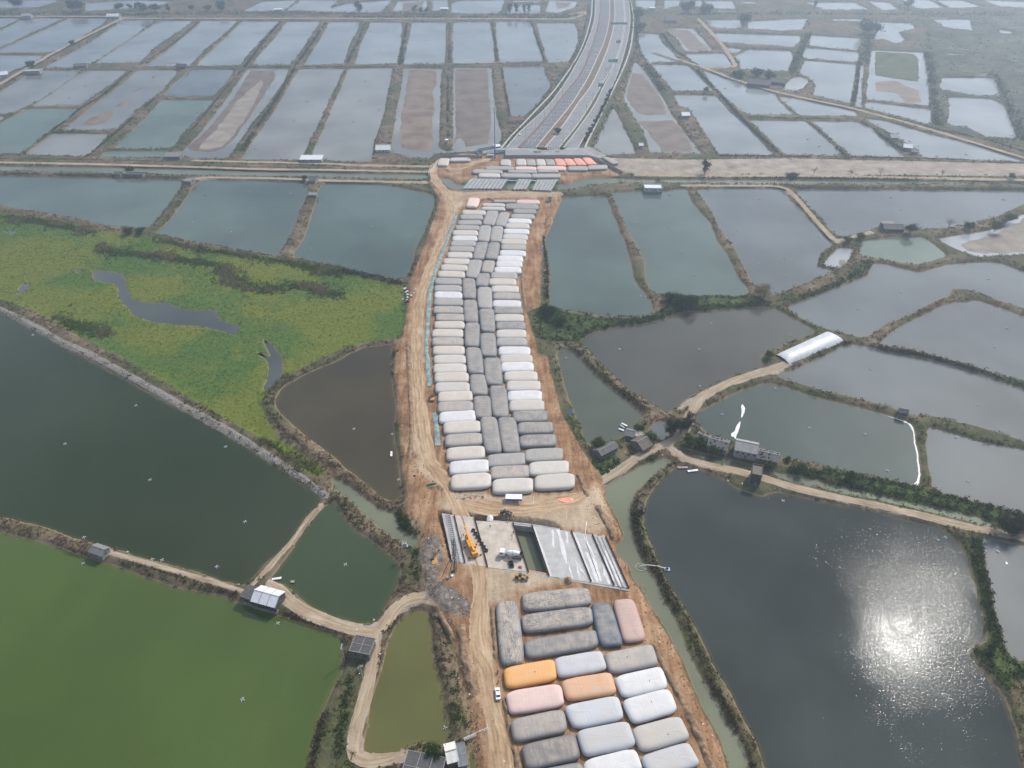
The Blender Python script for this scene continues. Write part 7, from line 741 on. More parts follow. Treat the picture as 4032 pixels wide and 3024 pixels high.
# ------------------------------------------------------------------ water bags
def bag_material(name, crinkle=False):
    n = NT(name)
    u = n.attr('bag_uv', 'Vector'); xyz = n.sepxyz(u)
    seed = n.objinfo('Random')
    off = n.t.nodes.new('ShaderNodeCombineXYZ'); n.L(n.math('MULTIPLY', seed, 500), off.inputs[0]); n.L(n.math('MULTIPLY', seed, 317), off.inputs[1])
    va = n.t.nodes.new('ShaderNodeVectorMath'); n.L(u, va.inputs[0]); n.L(off.outputs[0], va.inputs[1]); uv = va.outputs[0]
    base = n.objinfo('Color'); dust = n.objinfo('Alpha')
    n1 = n.noise(.28, 5, .62, vec=uv); n2 = n.noise(1.6, 4, .6, vec=uv)
    streak = n.noise(.7, 4, .6, vec=n.mapping(scale=(1.6, .25, .25), vec=uv))
    c = n.mix(n.mr(n1, .3, .7, 0, .2), base, n.mix(1.0, base, (.72, .72, .74), 'MULTIPLY'))
    topm = n.mr(xyz[2], .80, .995)
    dn = n.mr(n.math('ADD', n.math('MULTIPLY', n1, .6), n.math('MULTIPLY', streak, .4)), .32, .68)
    c = n.mix(n.math('MULTIPLY', n.math('MULTIPLY', topm, dn), dust), c, (.50, .415, .32))
    c = n.mix(n.mr(n2, .62, .80, 0, .16), c, (.10, .095, .09))
    # welded seams between fabric strips
    sm = n.wave(.25, .15, 1, vec=u, direction='X')
    c = n.mix(n.mr(sm, .985, 1.0, 0, .28), c, n.mix(1.0, c, (.55, .55, .56), 'MULTIPLY'))
    c = n.mix(n.mr(xyz[2], .30, .02, 0, .65), c, (.16, .115, .08))
    if crinkle:
        r1 = n.noise(.42, 3, .55, vec=n.mapping(scale=(.45, 1, 1), rot=(0, 0, .5), vec=uv), dist=1.2)
        r2 = n.noise(.55, 3, .55, vec=n.mapping(scale=(.4, 1, 1), rot=(0, 0, -.6), loc=(9, 3, 0), vec=uv), dist=1.0)
        r3 = n.noise(1.3, 2, .5, vec=n.mapping(scale=(.5, 1, 1), vec=uv), dist=.8)
        rid = lambda x, w: n.mr(n.math('ABSOLUTE', n.math('SUBTRACT', x, .5)), w, w * .12)
        crease = n.math('MAXIMUM', n.math('MAXIMUM', rid(r1, .030), rid(r2, .026)), n.math('MULTIPLY', rid(r3, .03), .6))
        crease = n.math('MULTIPLY', crease, n.mr(n.noise(.16, 2, .5, vec=uv), .34, .54))
        c = n.mix(n.math('MULTIPLY', crease, .85), c, (.12, .125, .13))
        h = n.math('SUBTRACT', n.math('MULTIPLY', n1, .4), n.math('MULTIPLY', crease, .3))
        n.bump(h, .6, .25)
    else:
        n.bump(n.math('ADD', n.math('MULTIPLY', n1, .6), n.math('MULTIPLY', sm, .05)), .5, .22)
    return n.fin(c, .62, .35)
MAT['bag'] = bag_material('water_bag_fabric'); MAT['bag_k'] = bag_material('creased_bag_fabric', True)
BCOL = {'W': (.60, .605, .605, .35), 'W2': (.47, .49, .51, .35), 'W3': (.45, .46, .47, .4), 'L': (.50, .48, .445, .6), 'C': (.52, .49, .445, .85), 'G': (.285, .285, .28, .5), 'A': (.29, .28, .27, .75),
        'A2': (.27, .25, .235, .6), 'A3': (.40, .39, .37, .6), 'D': (.185, .19, .193, .55), 'D2': (.15, .145, .145, .55), 'E': (.11, .135, .16, .45), 'P': (.66, .48, .44, .45), 'p': (.74, .56, .49, .4), 'p2': (.43, .285, .25, .6),
        'S': (.76, .33, .22, .25), 'O': (.74, .36, .11, .4), 'O2': (.62, .33, .18, .8), 'K': (.26, .25, .24, .95), 'K2': (.22, .215, .21, .9)}
BWORD = {'W': 'white', 'W2': 'pale silver', 'W3': 'pale silver', 'L': 'light grey', 'C': 'dusty cream', 'G': 'mid grey', 'A': 'dusty grey', 'A2': 'brownish grey', 'A3': 'dusty light grey', 'D': 'dark grey', 'D2': 'dark brownish grey', 'E': 'blue-black',
         'P': 'pale pink', 'p': 'pale pink', 'p2': 'dusty rose', 'S': 'salmon', 'O': 'bright orange', 'O2': 'dusty orange', 'K': 'creased beige and grey', 'K2': 'heavily creased grey'}
SE_N = 48
def se_ring(n_exp=5.5):
    out = []
    for k in range(SE_N):
        t = 2 * math.pi * (k + .5) / SE_N
        # angles crowded to corners so the long sides stay smooth
        c, s = math.cos(t), math.sin(t)
        out.append((math.copysign(abs(c) ** (2 / n_exp), c), math.copysign(abs(s) ** (2 / n_exp), s)))
    return out
SER = se_ring()
PROF = [(.75, -.05), (.30, .10), (.06, .26), (0, .44), (.10, .62), (.34, .78), (.75, .89), (1.35, .96), (2.1, .99), (3.0, 1.0)]
def bag_mesh(quad, zs, h, seed):
    q = [Vector((p[0], p[1])) for p in quad]          # far-left, far-right, near-right, near-left
    cen = sum(q, Vector((0, 0))) / 4
    LU = ((q[1] - q[0]).length + (q[2] - q[3]).length) / 4
    LV = ((q[0] - q[3]).length + (q[1] - q[2]).length) / 4
    ax = ((q[1] + q[2]) / 2 - (q[0] + q[3]) / 2)
    swap = LV > LU
    V = []; A = []
    def put(u, v, z):
        a, b = (u + 1) / 2, (v + 1) / 2
        p = (q[3] * (1 - a) + q[2] * a) * (1 - b) + (q[0] * (1 - a) + q[1] * a) * b
        V.append((p.x - cen.x, p.y - cen.y, z))
        A.append((v * LV, u * LU, z / h) if swap else (u * LU, v * LV, z / h))
    for ins, zf in PROF:
        for (u, v) in SER:
            wob = .22 * mnoise.noise((u * 2.3 + seed * 3.1, v * 2.3, seed * 7.7))
            su = max(.05, 1 - (ins + wob) / LU); sv = max(.05, 1 - (ins + wob) / LV)
            z = h * zf * (1 + (.04 * mnoise.noise((u * 3 + seed, v * 2, 1.1)) if zf > .5 else 0))
            put(u * su, v * sv, z)
    m = len(PROF)
    base = len(V)
    mid = h * 1.0
    for f in (.55,):
        for (u, v) in SER:
            su = max(.05, 1 - 3.0 / LU) * f; sv = max(.05, 1 - 3.0 / LV) * f
            put(u * su, v * sv, h * (1.005 + .03 * mnoise.noise((u * 2 + seed, v * 2, 4))))
    put(0, 0, h * 1.008)
    F = [(i * SE_N + k, i * SE_N + (k + 1) % SE_N, (i + 1) * SE_N + (k + 1) % SE_N, (i + 1) * SE_N + k) for i in range(m) for k in range(SE_N)]
    T = [(m * SE_N + k, m * SE_N + (k + 1) % SE_N, len(V) - 1) for k in range(SE_N)]
    me = bpy.data.meshes.new('water_bag')
    me.from_pydata(V, [], F + T); me.update()
    a = me.attributes.new('bag_uv', 'FLOAT_VECTOR', 'POINT'); a.data.foreach_set('vector', np.array(A, np.float32).ravel())
    return me, cen
bag_count = {}
tot = {}
for g, *_ in BAGS: tot[g] = tot.get(g, 0) + 1
LABEL_S = ['standing upright along the haul road in the nearest field', 'nearest the concrete bridge deck in the nearest bag field', 'between two other wide bags in the nearest field', 'just above the bright orange bag',
           'standing upright beside the dusty rose bag', 'standing upright at the right edge of the nearest field', 'at the left edge of the nearest field', 'right of the bright orange bag', 'two places right of the bright orange bag',
           'just below the bright orange bag', 'in the middle column of the nearest field', 'right of the dusty orange bag', 'below the pale pink bag in the nearest field', 'directly below the dusty orange bag', 'in the right column, third from the bottom edge',
           'at the lower left of the nearest field', 'in the middle column, second row from the bottom edge', 'in the right column, second from the bottom edge', 'in the middle column, cut by the bottom edge', 'in the right column, cut by the bottom edge', 'in the left column, mostly cut by the bottom edge']
LABEL_F = ['light grey water bag lying left of the site entrance road beyond the canal', 'long mid grey water bag left of the two pale pink bags beyond the canal bridge', 'short pale pink water bag left of the long pale pink bag beyond the canal',
           'long pale pink water bag beyond the canal bridge', 'mid grey water bag just right of the long pale pink bag', 'tilted mid grey water bag at the right end of the pale pink row', 'long mid grey water bag at the left end of the second row behind the girders',
           'long mid grey water bag in the middle of the second row behind the girders', 'short mid grey water bag at the right end of the second row behind the girders', 'light grey water bag at the left end of the row touching the girders',
           'long mid grey water bag in the middle of the row touching the girders', 'long mid grey water bag at the right end of the row touching the girders', 'dusty cream water bag beside the fence left of the site entrance road',
           'light grey upright water bag standing apart, left of the upright row by the fence', 'light grey water bag, first from the left in the upright row by the grey fence', 'mid grey water bag, second from the left in the upright row by the grey fence',
           'light grey water bag, third from the left in the upright row by the grey fence', 'mid grey water bag, fourth in the upright row, left of the salmon bags', 'salmon water bag, leftmost of four by the grey fence', 'salmon water bag, second from the left of four by the grey fence',
           'salmon water bag, third from the left of four by the grey fence', 'salmon water bag, rightmost of four by the grey fence', 'slanting mid grey water bag outside the fence at the far right']
for i, (g, col, zs, quad) in enumerate(BAGS):
    k = bag_count.get(g, 0); bag_count[g] = k + 1
    h = (2.35 if g != 'F' else 2.2) * random.uniform(.93, 1.07)
    me, cen = bag_mesh(quad, zs, h, i * .37 + 1)
    o = link('water_bag', me, MAT['bag_k'] if col[0] == 'K' else MAT['bag'], None, True)
    o.location = (cen.x, cen.y, zs - .04)
    c = BCOL[col]; j = random.uniform(.93, 1.06)
    o.color = (c[0] * j, c[1] * j, c[2] * j, c[3])
    w = BWORD[col]
    if g in 'LR':
        n_ = tot[g] - 1 - k
        side = {'L': 'left', 'R': 'right'}[g]
        lab = f'{w} water bag lying crosswise, {ordw(n_)} from the near end of the {side} column'
    elif g == 'M': lab = f'{w} lengthwise water bag between the columns, {ordw(tot[g] - 1 - k)} from the near end'
    elif g == 'B': lab = f'{w} crosswise water bag in the middle column, {("third", "second", "first")[k]} from the site shed'
    elif g == 'T': lab = ['mid grey water bag partly hidden behind the last bags by the canal', 'pale pink crosswise water bag at the far end of the long bag field', 'light grey crosswise water bag, farther of two heading the middle column', 'light grey crosswise water bag, nearer of two heading the middle column', 'long dark grey water bag at the far right of the long bag field', 'pale pink water bag set apart beside the haul road bend'][k]
    elif g == 'F':
        lab = LABEL_F[k]
    else: lab = f'{w} water bag {LABEL_S[k]}'
    tag(o, lab, 'water bag', 'water bags loading the embankment')
    if g == 'S' and k in (6, 8, 11, 14, 17):
        v = MB(); v.lathe([(.16, 0), (.16, .12), (.09, .14), (.09, .3)], 8); vo = v.build('filler_valve', MAT['dark_metal'], o); vo.location = (random.uniform(-2, 3), random.uniform(-1, 1), 2.36)

# ------------------------------------------------------------------ near bridge (concrete decks over the creek)
def line_box(b, p, q, w, z0, z1):
    p = Vector((p[0], p[1])); q = Vector((q[0], q[1])); d = q - p
    b.box(((p.x + q.x) / 2, (p.y + q.y) / 2, (z0 + z1) / 2), (d.length, w, z1 - z0), math.atan2(d.y, d.x)); return b
def P2(k): return [tuple(p) for p in PTS[k][1]]
br = thing('bridge', 'unfinished concrete bridge decks over the creek, part covered in white fabric', 'bridge', (0, 0, 0))
dz = 3.72
for k, m, nm in (('nb_left', 'concrete', 'deck'), ('nb_mid', 'concrete_dusty', 'deck'), ('nb_right', 'concrete', 'deck'), ('nb_road', 'concrete_dusty', 'deck')):
    b = MB(); b.prism(P2(k), dz - 1.3, dz - (.05 if k == 'nb_road' else 0)); b.build(nm, MAT[m], br)
for k in ('nb_w0', 'nb_w1', 'nb_w2', 'nb_w3', 'nb_w4', 'nb_w5', 'nb_w6', 'nb_w7'):
    p, q_ = P2(k); b = MB()
    # starter bars standing out of the deck edge
    d = (Vector(q_) - Vector(p)); n = int(d.length / .35)
    line_box(b, p, q_, .34, dz, dz + .55)
    for i in range(n + 1):
        c = Vector(p) + d * (i / n)
        for s in (-.14, .14):
            b.box((c.x + s, c.y, dz + .75), (.07, .07, .5))
    b.build('starter_bars', MAT['rust'], br)
for k in ('nb_k1', 'nb_k2'):
    p, q_ = P2(k); b = MB(); line_box(b, p, q_, .45, dz, dz + .28); b.build('kerb_beam', MAT['girder'], br)
for k in ('nb_r1', 'nb_r2'):
    p, q_ = P2(k); b = MB(); line_box(b, p, q_, .5, dz, dz + .22); b.build('formwork_rail', MAT['steel'], br)
p1_, q1_ = [Vector(p) for p in P2('nb_r1')]; p2_, q2_ = [Vector(p) for p in P2('nb_r2')]
for i in range(24):
    t = (i + .5) / 24
    b = MB(); line_box(b, p1_.lerp(q1_, t), p2_.lerp(q2_, t), .14, dz + .2, dz + .32); b.build('formwork_rung', MAT['rust'], br)
for k in ('nb_beam', 'nb_beamL', 'nb_beamN'):
    pp = P2(k); b = MB()
    for a_, c_ in zip(pp, pp[1:]): line_box(b, a_, c_, .9, dz - 1.6, dz - .12)
    b.build('abutment_beam', MAT['girder'], br)
# abutment walls, visible through the opening between the decks
oq = [Vector(p) for p in P2('nb_open')]
for a_, c_ in ((oq[0], oq[1]), (oq[3], oq[2])):
    e = (c_ - a_) * .6
    b = MB(); line_box(b, a_ - e, c_ + e, 1.4, -1, dz - .25); b.build('abutment_wall', MAT['concrete'], br)
    b = MB(); line_box(b, a_ + (c_ - a_) * .02, a_ + (c_ - a_) * .98, 1.7, dz - 1.5, dz - 1.1); b.build('bearing_shelf', MAT['girder'], br)
for k, t in (('nb_mid', .15), ('nb_right', .3)):
    pass
# curing fabric lying on the right deck
rq = [Vector(p) for p in P2('nb_right')]
def deck_pt(u, v):
    return (rq[3] * (1 - u) + rq[2] * u) * (1 - v) + (rq[0] * (1 - u) + rq[1] * u) * v
for (u0, v0, u1, v1, w) in ((.015, .0, .015, .97, .045), (.2, .6, .28, .98, .02), (.3, .3, .36, 1, .035), (.42, .72, .47, .98, .02), (.30, .02, .33, .35, .012), (.40, .03, .44, .4, .012), (.5, .1, .44, .35, .015),
                            (.545, .02, .56, .98, .04), (.62, .03, .64, .6, .035), (.66, .05, .7, .5, .03), (.72, .5, .70, .95, .02), (.76, .02, .79, .4, .03), (.84, .1, .86, .6, .02), (.90, .02, .91, .7, .02), (.95, .1, .955, .5, .015)):
    n = 14; L_, R_ = [], []
    ph = random.uniform(0, 9)
    for i in range(n + 1):
        t = i / n
        u = u0 + (u1 - u0) * t; v = v0 + (v1 - v0) * t
        ww = w * 1.7 * (.35 + 1.1 * abs(mnoise.noise((t * 3.1, ph, 0))) + .25 * math.sin(t * math.pi))
        a_ = deck_pt(max(.004, u - ww * .5 + .006 * math.sin(t * 9 + ph)), v); c_ = deck_pt(min(.996, u + ww * .5), v)
        L_.append((a_.x, a_.y, dz + .03 + .03 * random.random())); R_.append((c_.x, c_.y, dz + .03 + .04 * random.random()))
    b = MB(); b.add(L_ + R_, [(i, n + 1 + i, n + 2 + i, i + 1) for i in range(n)]); b.build('fabric_sheet', MAT['fabric'], br)
hp = P2('hose'); b = MB(); b.tube([(p[0], p[1], 2.15 + 1.75 * float(smooth(225, 214, p[1]))) for p in hp], .16, 6)
tag(b.build('hose', MAT['plastic_white']), 'long pale hose running from the creek bank on to the bridge deck', 'hose')

# ------------------------------------------------------------------ far bridge: rows of precast girders over the canal
fb = thing('bridge', 'row of precast concrete girders spanning the canal, with green safety rails', 'bridge', (0, 0, 0))
fz = 3.45
for k, n in (('fb_g1', 10), ('fb_g2', 4), ('fb_g3', 6)):
    a_, b_, c_, d_ = [Vector(p) for p in P2(k)]
    for i in range(n):
        t0, t1 = (i + .07) / n, (i + .93) / n
        m0, m1 = (i + .26) / n, (i + .74) / n
        quad = [a_.lerp(b_, t0), a_.lerp(b_, t1), d_.lerp(c_, t1), d_.lerp(c_, t0)]
        b = MB(); b.prism([(p.x, p.y) for p in quad], fz - .35, fz)
        quad = [a_.lerp(b_, m0), a_.lerp(b_, m1), d_.lerp(c_, m1), d_.lerp(c_, m0)]
        b.prism([(p.x, p.y) for p in quad], fz - 1.5, fz - .34)
        b.build('girder', MAT['girder'], fb)
    for p, q_ in ((a_, d_), (b_, c_)):
        b = MB(); line_box(b, p, q_, .18, fz + .95, fz + 1.1); line_box(b, p, q_, .14, fz + .45, fz + .55)
        for i in range(8):
            c = p.lerp(q_, i / 7); b.box((c.x, c.y, fz + .55), (.2, .2, 1.1))
        b.build('safety_rail', MAT['green_rail'], fb)
a_, b_, c_, d_ = [Vector(p) for p in P2('fb_deck')]
for p, q_ in ((a_, b_), (d_, c_)):
    b = MB(); line_box(b, p, q_, 2.2, -1, fz - 1.52); b.build('abutment_wall', MAT['girder'], fb)

# ------------------------------------------------------------------ houses
def house(lab, a, b, dep, h, roof, wc, rc, nw):
    A, B = Vector(a), Vector(b)
    d = B - A; L = d.length; rz = math.atan2(d.y, d.x)
    far_ = A.y > 560
    nv = Vector((-d.y, d.x)).normalized()
    c = (A + B) / 2 + nv * dep / 2
    base = ground_z(c.x, c.y) - .05
    cat = 'shed' if any(k in lab for k in ('shed', 'annex', 'hut', 'lean-to', 'barn', 'store', 'cabin', 'roof at', 'outhouse', 'shack')) and 'house' not in lab.replace('farmhouse', '').replace('outhouse', '') else 'house'
    t = thing('house' if cat == 'house' else 'shed', lab, cat, (c.x, c.y, base), rz)
    wm, rm = MAT['wall_' + wc], MAT['roof_' + rc]
    if far_: h = h * .68; dep = dep * .8
    hl_, hd = L / 2, dep / 2
    def bx(name, cc, ss, m, par=t, rz=0):
        q = MB(); q.box(cc, ss, rz); return q.build(name, m, par)
    if A.y < 700 and (c - Vector((0, 0))).length > 0:
        bx('foundation', (0, 0, -.6), (L + .3, dep + .3, 1.5), MAT['wall_grey'])
    if roof in ('gable', 'tyre', 'ribs'):
        rise = dep * (.28 if roof == 'gable' else .20)
        q = MB(); q.box((0, 0, h / 2), (L - .02, dep - .02, h))
        for s in (-1, 1):
            q.add([(s * (hl_ - .02), -hd + .02, h - .01), (s * (hl_ - .02), hd - .02, h - .01), (s * (hl_ - .02), 0, h + rise - .08)], [(0, 1, 2) if s > 0 else (2, 1, 0)])
        q.build('wall', wm, t)
        sl = math.hypot(hd, rise); e = .45
        rp = None
        for s in (-1, 1):
            q = MB(); th = .14
            o1 = (hd + e) / hd
            y1, z1 = s * hd * o1, h + rise * (1 - o1)
            X = hl_ + .35
            vs = [(-X, y1, z1), (X, y1, z1), (X, 0, h + rise), (-X, 0, h + rise)]
            vs += [(x, y, z + th) for x, y, z in vs]
            fs = [(0, 1, 2, 3), (7, 6, 5, 4), (0, 4, 5, 1), (1, 5, 6, 2), (2, 6, 7, 3), (3, 7, 4, 0)]
            q.add(vs, fs if s > 0 else [f[::-1] for f in fs])
            r_ = q.build('roof', rm, t)
            if not far_:
                n = max(2, int(L / (1.1 if roof == 'ribs' else 3.2)))
                for i in range(n + 1):
                    x = -X + .1 + (2 * X - .2) * i / n
                    q = MB(); q.add([(x - .08, y1, z1 + th), (x + .08, y1, z1 + th), (x + .08, 0, h + rise + th), (x - .08, 0, h + rise + th), (x - .08, y1, z1 + th + .1), (x + .08, y1, z1 + th + .1), (x + .08, 0, h + rise + th + .1), (x - .08, 0, h + rise + th + .1)],
                                 [(4, 5, 6, 7), (0, 4, 7, 3), (1, 2, 6, 5), (0, 1, 5, 4)])
                    q.build('roof_batten', MAT['frame'] if roof != 'ribs' else rm, r_)
                if roof == 'tyre':
                    for i in range(int(L * .8)):
                        x = random.uniform(-X + .6, X - .6); f = random.uniform(.12, .88)
                        q = MB(); q.lathe([(.22, 0), (.42, .02), (.46, .12), (.42, .22), (.22, .24)], 9, 'z', (x, y1 * f, z1 * f + (h + rise) * (1 - f) + th)); q.build('tyre', MAT['tyre'], r_)
        q = MB(); q.box((0, 0, h + rise + .15), (L + .7, .35, .18)); q.build('ridge_cap', MAT['frame'] if rc != 'white' else rm, t)
    else:
        bx('wall', (0, 0, h / 2), (L, dep, h), wm)
        if roof == 'parapet':
            bx('roof', (0, 0, h + .04), (L - .1, dep - .1, .10), rm)
            for sx, sy, cx_, cy_ in ((L + .2, .25, 0, -hd), (L + .2, .25, 0, hd), (.25, dep - .26, -hl_, 0), (.25, dep - .26, hl_, 0)):
                bx('parapet', (cx_, cy_, h + .30), (sx, sy, .7), wm)
        elif roof == 'shed':
            q = MB(); vs = [(-hl_ - .4, -hd - .4, h), (hl_ + .4, -hd - .4, h), (hl_ + .4, hd + .4, h + 1.2), (-hl_ - .4, hd + .4, h + 1.2)]
            vs += [(x, y, z + .15) for x, y, z in vs]
            q.add(vs, [(3, 2, 1, 0), (4, 5, 6, 7), (0, 1, 5, 4), (1, 2, 6, 5), (2, 3, 7, 6), (3, 0, 4, 7)]); q.build('roof', rm, t)
        else:
            r_ = bx('roof', (0, 0, h + .09), (L + .6, dep + .6, .18), rm)
            if roof == 'panel':
                nx = max(2, round(L / 4.0)); ny = 2
                for i in range(nx + 1): bx('roof_beam', (-hl_ - .2 + (L + .4) * i / nx, 0, h + .24), (.2, dep + .5, .14), MAT['frame'], r_)
                for j in range(ny + 1): bx('roof_beam', (0, -hd - .2 + (dep + .4) * j / ny, h + .255), (L + .5, .2, .15), MAT['frame'], r_)
            elif not far_:
                for i in range(8): bx('roof_weight', (random.uniform(-hl_, hl_), random.uniform(-hd, hd), h + .24), (.35, .3, .14), MAT['frame'], r_, random.uniform(0, 3))
    if nw:
        for i in range(nw):
            x = -hl_ + L * (i + .5) / nw
            z = min(h * .62, h - .9) if h < 4.2 else h * .68
            w_ = bx('window', (x + .15, -hd - .02, z), (min(1.5, L / nw * .4), .08, .95), MAT['frame'])
            bx('pane', (x + .15, -hd - .065, z), (min(1.3, L / nw * .33), .03, .78), MAT['window'], w_)
        bx('door', (-hl_ + L * (.5 if nw % 2 == 0 else .12) + .3, -hd - .025, 1.0), (1.0, .09, 2.0), MAT['door'])
        w_ = bx('window', (hl_ + .02, 0, h * .6), (.08, 1.1, .9), MAT['frame'])
        bx('pane', (hl_ + .065, 0, h * .6), (.03, .9, .75), MAT['window'], w_)
    return t
for hrow in HOUSES: house(*hrow)
# plastic greenhouse: long double-hump tunnel
gq = [Vector(p) for p in PTS['green_h'][1]]
gh = thing('greenhouse', 'long greenhouse under gleaming white plastic sheeting on the dyke between grey ponds', 'greenhouse', (0, 0, 0))
b = MB(); nU, nV = 16, 10; vs = []
for i in range(nU + 1):
    u = i / nU
    for j in range(nV + 1):
        v = j / nV
        p = gq[0].lerp(gq[1], u).lerp(gq[3].lerp(gq[2], u), v)
        zz_ = 1.3 + (.5 + 1.9 * math.sin(math.pi * v) ** .9 * (1 if .02 < v < .98 else 0)) - .18 * math.sin(u * nU * math.pi) ** 2 + .12 * random.random()
        if i in (0, nU): zz_ = 1.35 + (zz_ - 1.3) * .55
        if j in (0, nV): zz_ = 1.2
        vs.append((p.x, p.y, zz_))
b.add(vs, [(i * (nV + 1) + j, (i + 1) * (nV + 1) + j, (i + 1) * (nV + 1) + j + 1, i * (nV + 1) + j + 1) for i in range(nU) for j in range(nV)])
b.build('plastic_sheet', plain('greenhouse_plastic', (.54, .56, .57), .45, .4, .15, .3), gh, True)
for i in range(0, nU + 1, 2):
    u = i / nU
    b = MB(); b.tube([(*gq[0].lerp(gq[1], u).lerp(gq[3].lerp(gq[2], u), j / 8), 1.25 + (.45 + 1.9 * math.sin(math.pi * j / 8) ** .9) * (1 if 0 < j < 8 else 0)) for j in range(9)], .07, 5); b.build('hoop', MAT['steel'], gh)
# ------------------------------------------------------------------ trees
def leaf_mat(name, lo, mid, hi, trans=.0):
    n = NT(name)
    t = n.attr('tint', 'Fac')
    c = n.ramp(t, [(.1, lo), (.5, mid), (.92, hi)])
    n.fin(c, .75, .2)
    tr = n.t.nodes.new('ShaderNodeBsdfTranslucent'); n.L(n.mix(1.0, c, (1.25, 1.25, .9), 'MULTIPLY'), tr.inputs['Color'])
    ms = n.t.nodes.new('ShaderNodeMixShader'); ms.inputs[0].default_value = .42
    n.L(n.p.outputs[0], ms.inputs[1]); n.L(tr.outputs[0], ms.inputs[2]); n.L(ms.outputs[0], n.out.inputs[0])
    return n.m
MAT['leaf'] = leaf_mat('leaf_green', (.018, .034, .010), (.045, .078, .018), (.105, .13, .035))
MAT['leaf_dark'] = leaf_mat('leaf_dark', (.012, .022, .010), (.026, .042, .017), (.055, .07, .028))
MAT['leaf_pale'] = leaf_mat('leaf_straw', (.10, .085, .045), (.19, .155, .085), (.30, .25, .15))
MAT['leaf_brown'] = leaf_mat('leaf_brown', (.035, .026, .016), (.085, .06, .037), (.17, .125, .08))
MAT['leaf_marsh'] = leaf_mat('leaf_marsh', (.042, .075, .013), (.092, .135, .021), (.18, .19, .036))
MAT['leaf_reed'] = leaf_mat('leaf_reed', (.05, .06, .025), (.13, .135, .06), (.30, .26, .16))
MAT['bark'] = plain('bark', (.10, .078, .058), .9, .1, .3, 3)
MAT['bark_pale'] = plain('bark_pale', (.24, .205, .17), .9, .1, .25, 3)

def leaf_cloud(cen, n, size, spread=1.0, seed=0):
    """n random leaf quads round centre points; cen (k,3), returns V,F,tint"""
    r = np.random.default_rng(seed)
    k = len(cen)
    pick = r.integers(0, k, n)
    P = cen[pick, :3] + r.normal(0, 1, (n, 3)) * spread * cen[pick, 3:4] * np.array([.55, .55, .42])
    a = r.normal(0, 1, (n, 3)); a /= np.linalg.norm(a, axis=1)[:, None]
    b = np.cross(a, r.normal(0, 1, (n, 3))); b /= np.linalg.norm(b, axis=1)[:, None]
    s = size * r.uniform(.55, 1.35, (n, 1))
    V = np.stack([P - a * s, P - b * s * .6, P + a * s, P + b * s * .6], 1).reshape(-1, 3)
    F = np.arange(4 * n).reshape(n, 4)
    tint = np.repeat(np.clip(r.normal(.5, .22, n) + (pick / max(1, k - 1) - .5) * .3, 0, 1), 4)
    return V, F, tint

def tree(kind, lab, x, y, h, r):
    seed = int(abs(x * 13 + y * 7)) % 100000
    rr = random.Random(seed)
    base = max(.4, ground_z(x, y) - .15)
    t = thing('tree' if h > 3 else 'bush', lab, 'tree' if h > 3 else 'bush', (x, y, base), rr.uniform(0, 6.28), 'trees on the dykes and roads')
    far_ = y > 620
    bark = MAT['bark_pale'] if kind == 'bare' else MAT['bark']
    th = h * (.55 if kind in ('tall', 'bare') else .42)
    lean = Vector((rr.uniform(-.08, .08) * h, rr.uniform(-.08, .08) * h, 0))
    rad = .035 * h if kind != 'pale' else .02 * h
    q = MB(); q.tube([(0, 0, -.4), tuple(lean * .3 + Vector((0, 0, th * .5))), tuple(lean * .7 + Vector((0, 0, th))), tuple(lean + Vector((0, 0, h * .8)))], rad, 7, rad * .25); trunk = q.build('trunk', bark, t, True)
    cl = []
    nb = (5 if far_ else 8) if kind != 'bare' else (8 if far_ else 13)
    for i in range(nb):
        a = i * 2.4 + rr.uniform(-.4, .4)
        z0 = h * rr.uniform(.28, .7)
        reach = r * rr.uniform(.55, .95)
        if kind == 'tall': reach *= .7
        z1 = min(h * .97, z0 + h * rr.uniform(.1, .34))
        p0 = lean * (z0 / h) + Vector((0, 0, z0)); p1 = p0 + Vector((math.cos(a) * reach, math.sin(a) * reach, z1 - z0))
        pm_ = p0.lerp(p1, .5) + Vector((0, 0, (z1 - z0) * .25))
        q = MB(); q.tube([p0, pm_, p1], rad * .45, 5, rad * .1)
        if kind == 'bare':
            for j in range(5):
                f = rr.uniform(.35, 1); s0 = p0.lerp(p1, f); d2 = Vector((rr.uniform(-1, 1), rr.uniform(-1, 1), rr.uniform(.2, 1))) * r * .38
                q.tube([s0, s0 + d2 * .6, s0 + d2], rad * .16, 4, rad * .05)
        q.build('limb', bark, t, True)
        cl.append((*p1, r * rr.uniform(.35, .55))); cl.append((*pm_, r * rr.uniform(.3, .45)))
    if kind == 'bare':
        cl = np.array(cl); V, F, tn = leaf_cloud(cl, 120, .16, .9, seed); m = MAT['leaf_brown']
    else:
        if kind == 'tall':
            for i in range(8): cl.append((lean.x + rr.uniform(-.3, .3) * r, lean.y + rr.uniform(-.3, .3) * r, h * (.3 + .68 * i / 8), r * (.5 - .04 * i)))
        else:
            for i in range(9):
                a = rr.uniform(0, 6.28); f = rr.uniform(.15, .8); cl.append((math.cos(a) * f * r, math.sin(a) * f * r, h * rr.uniform(.38, .93), r * rr.uniform(.28, .45)))
        cl = np.array(cl)
        n = 1100 if far_ else 3600
        cl[:, 3] *= 1.15
        V, F, tn = leaf_cloud(cl, n, (.105 * r ** .6 if not far_ else .20 * r ** .75), .8, seed)
        V[:, 2] = np.maximum(V[:, 2], .1)
        m = MAT[{'round': 'leaf', 'dark': 'leaf_dark', 'tall': 'leaf_dark', 'pale': 'leaf_pale'}[kind]]
    me = fast_mesh('crown', V, F, {'tint': ('FLOAT', tn)})
    link('crown', me, m, t)
for row in TREES: tree(*row)
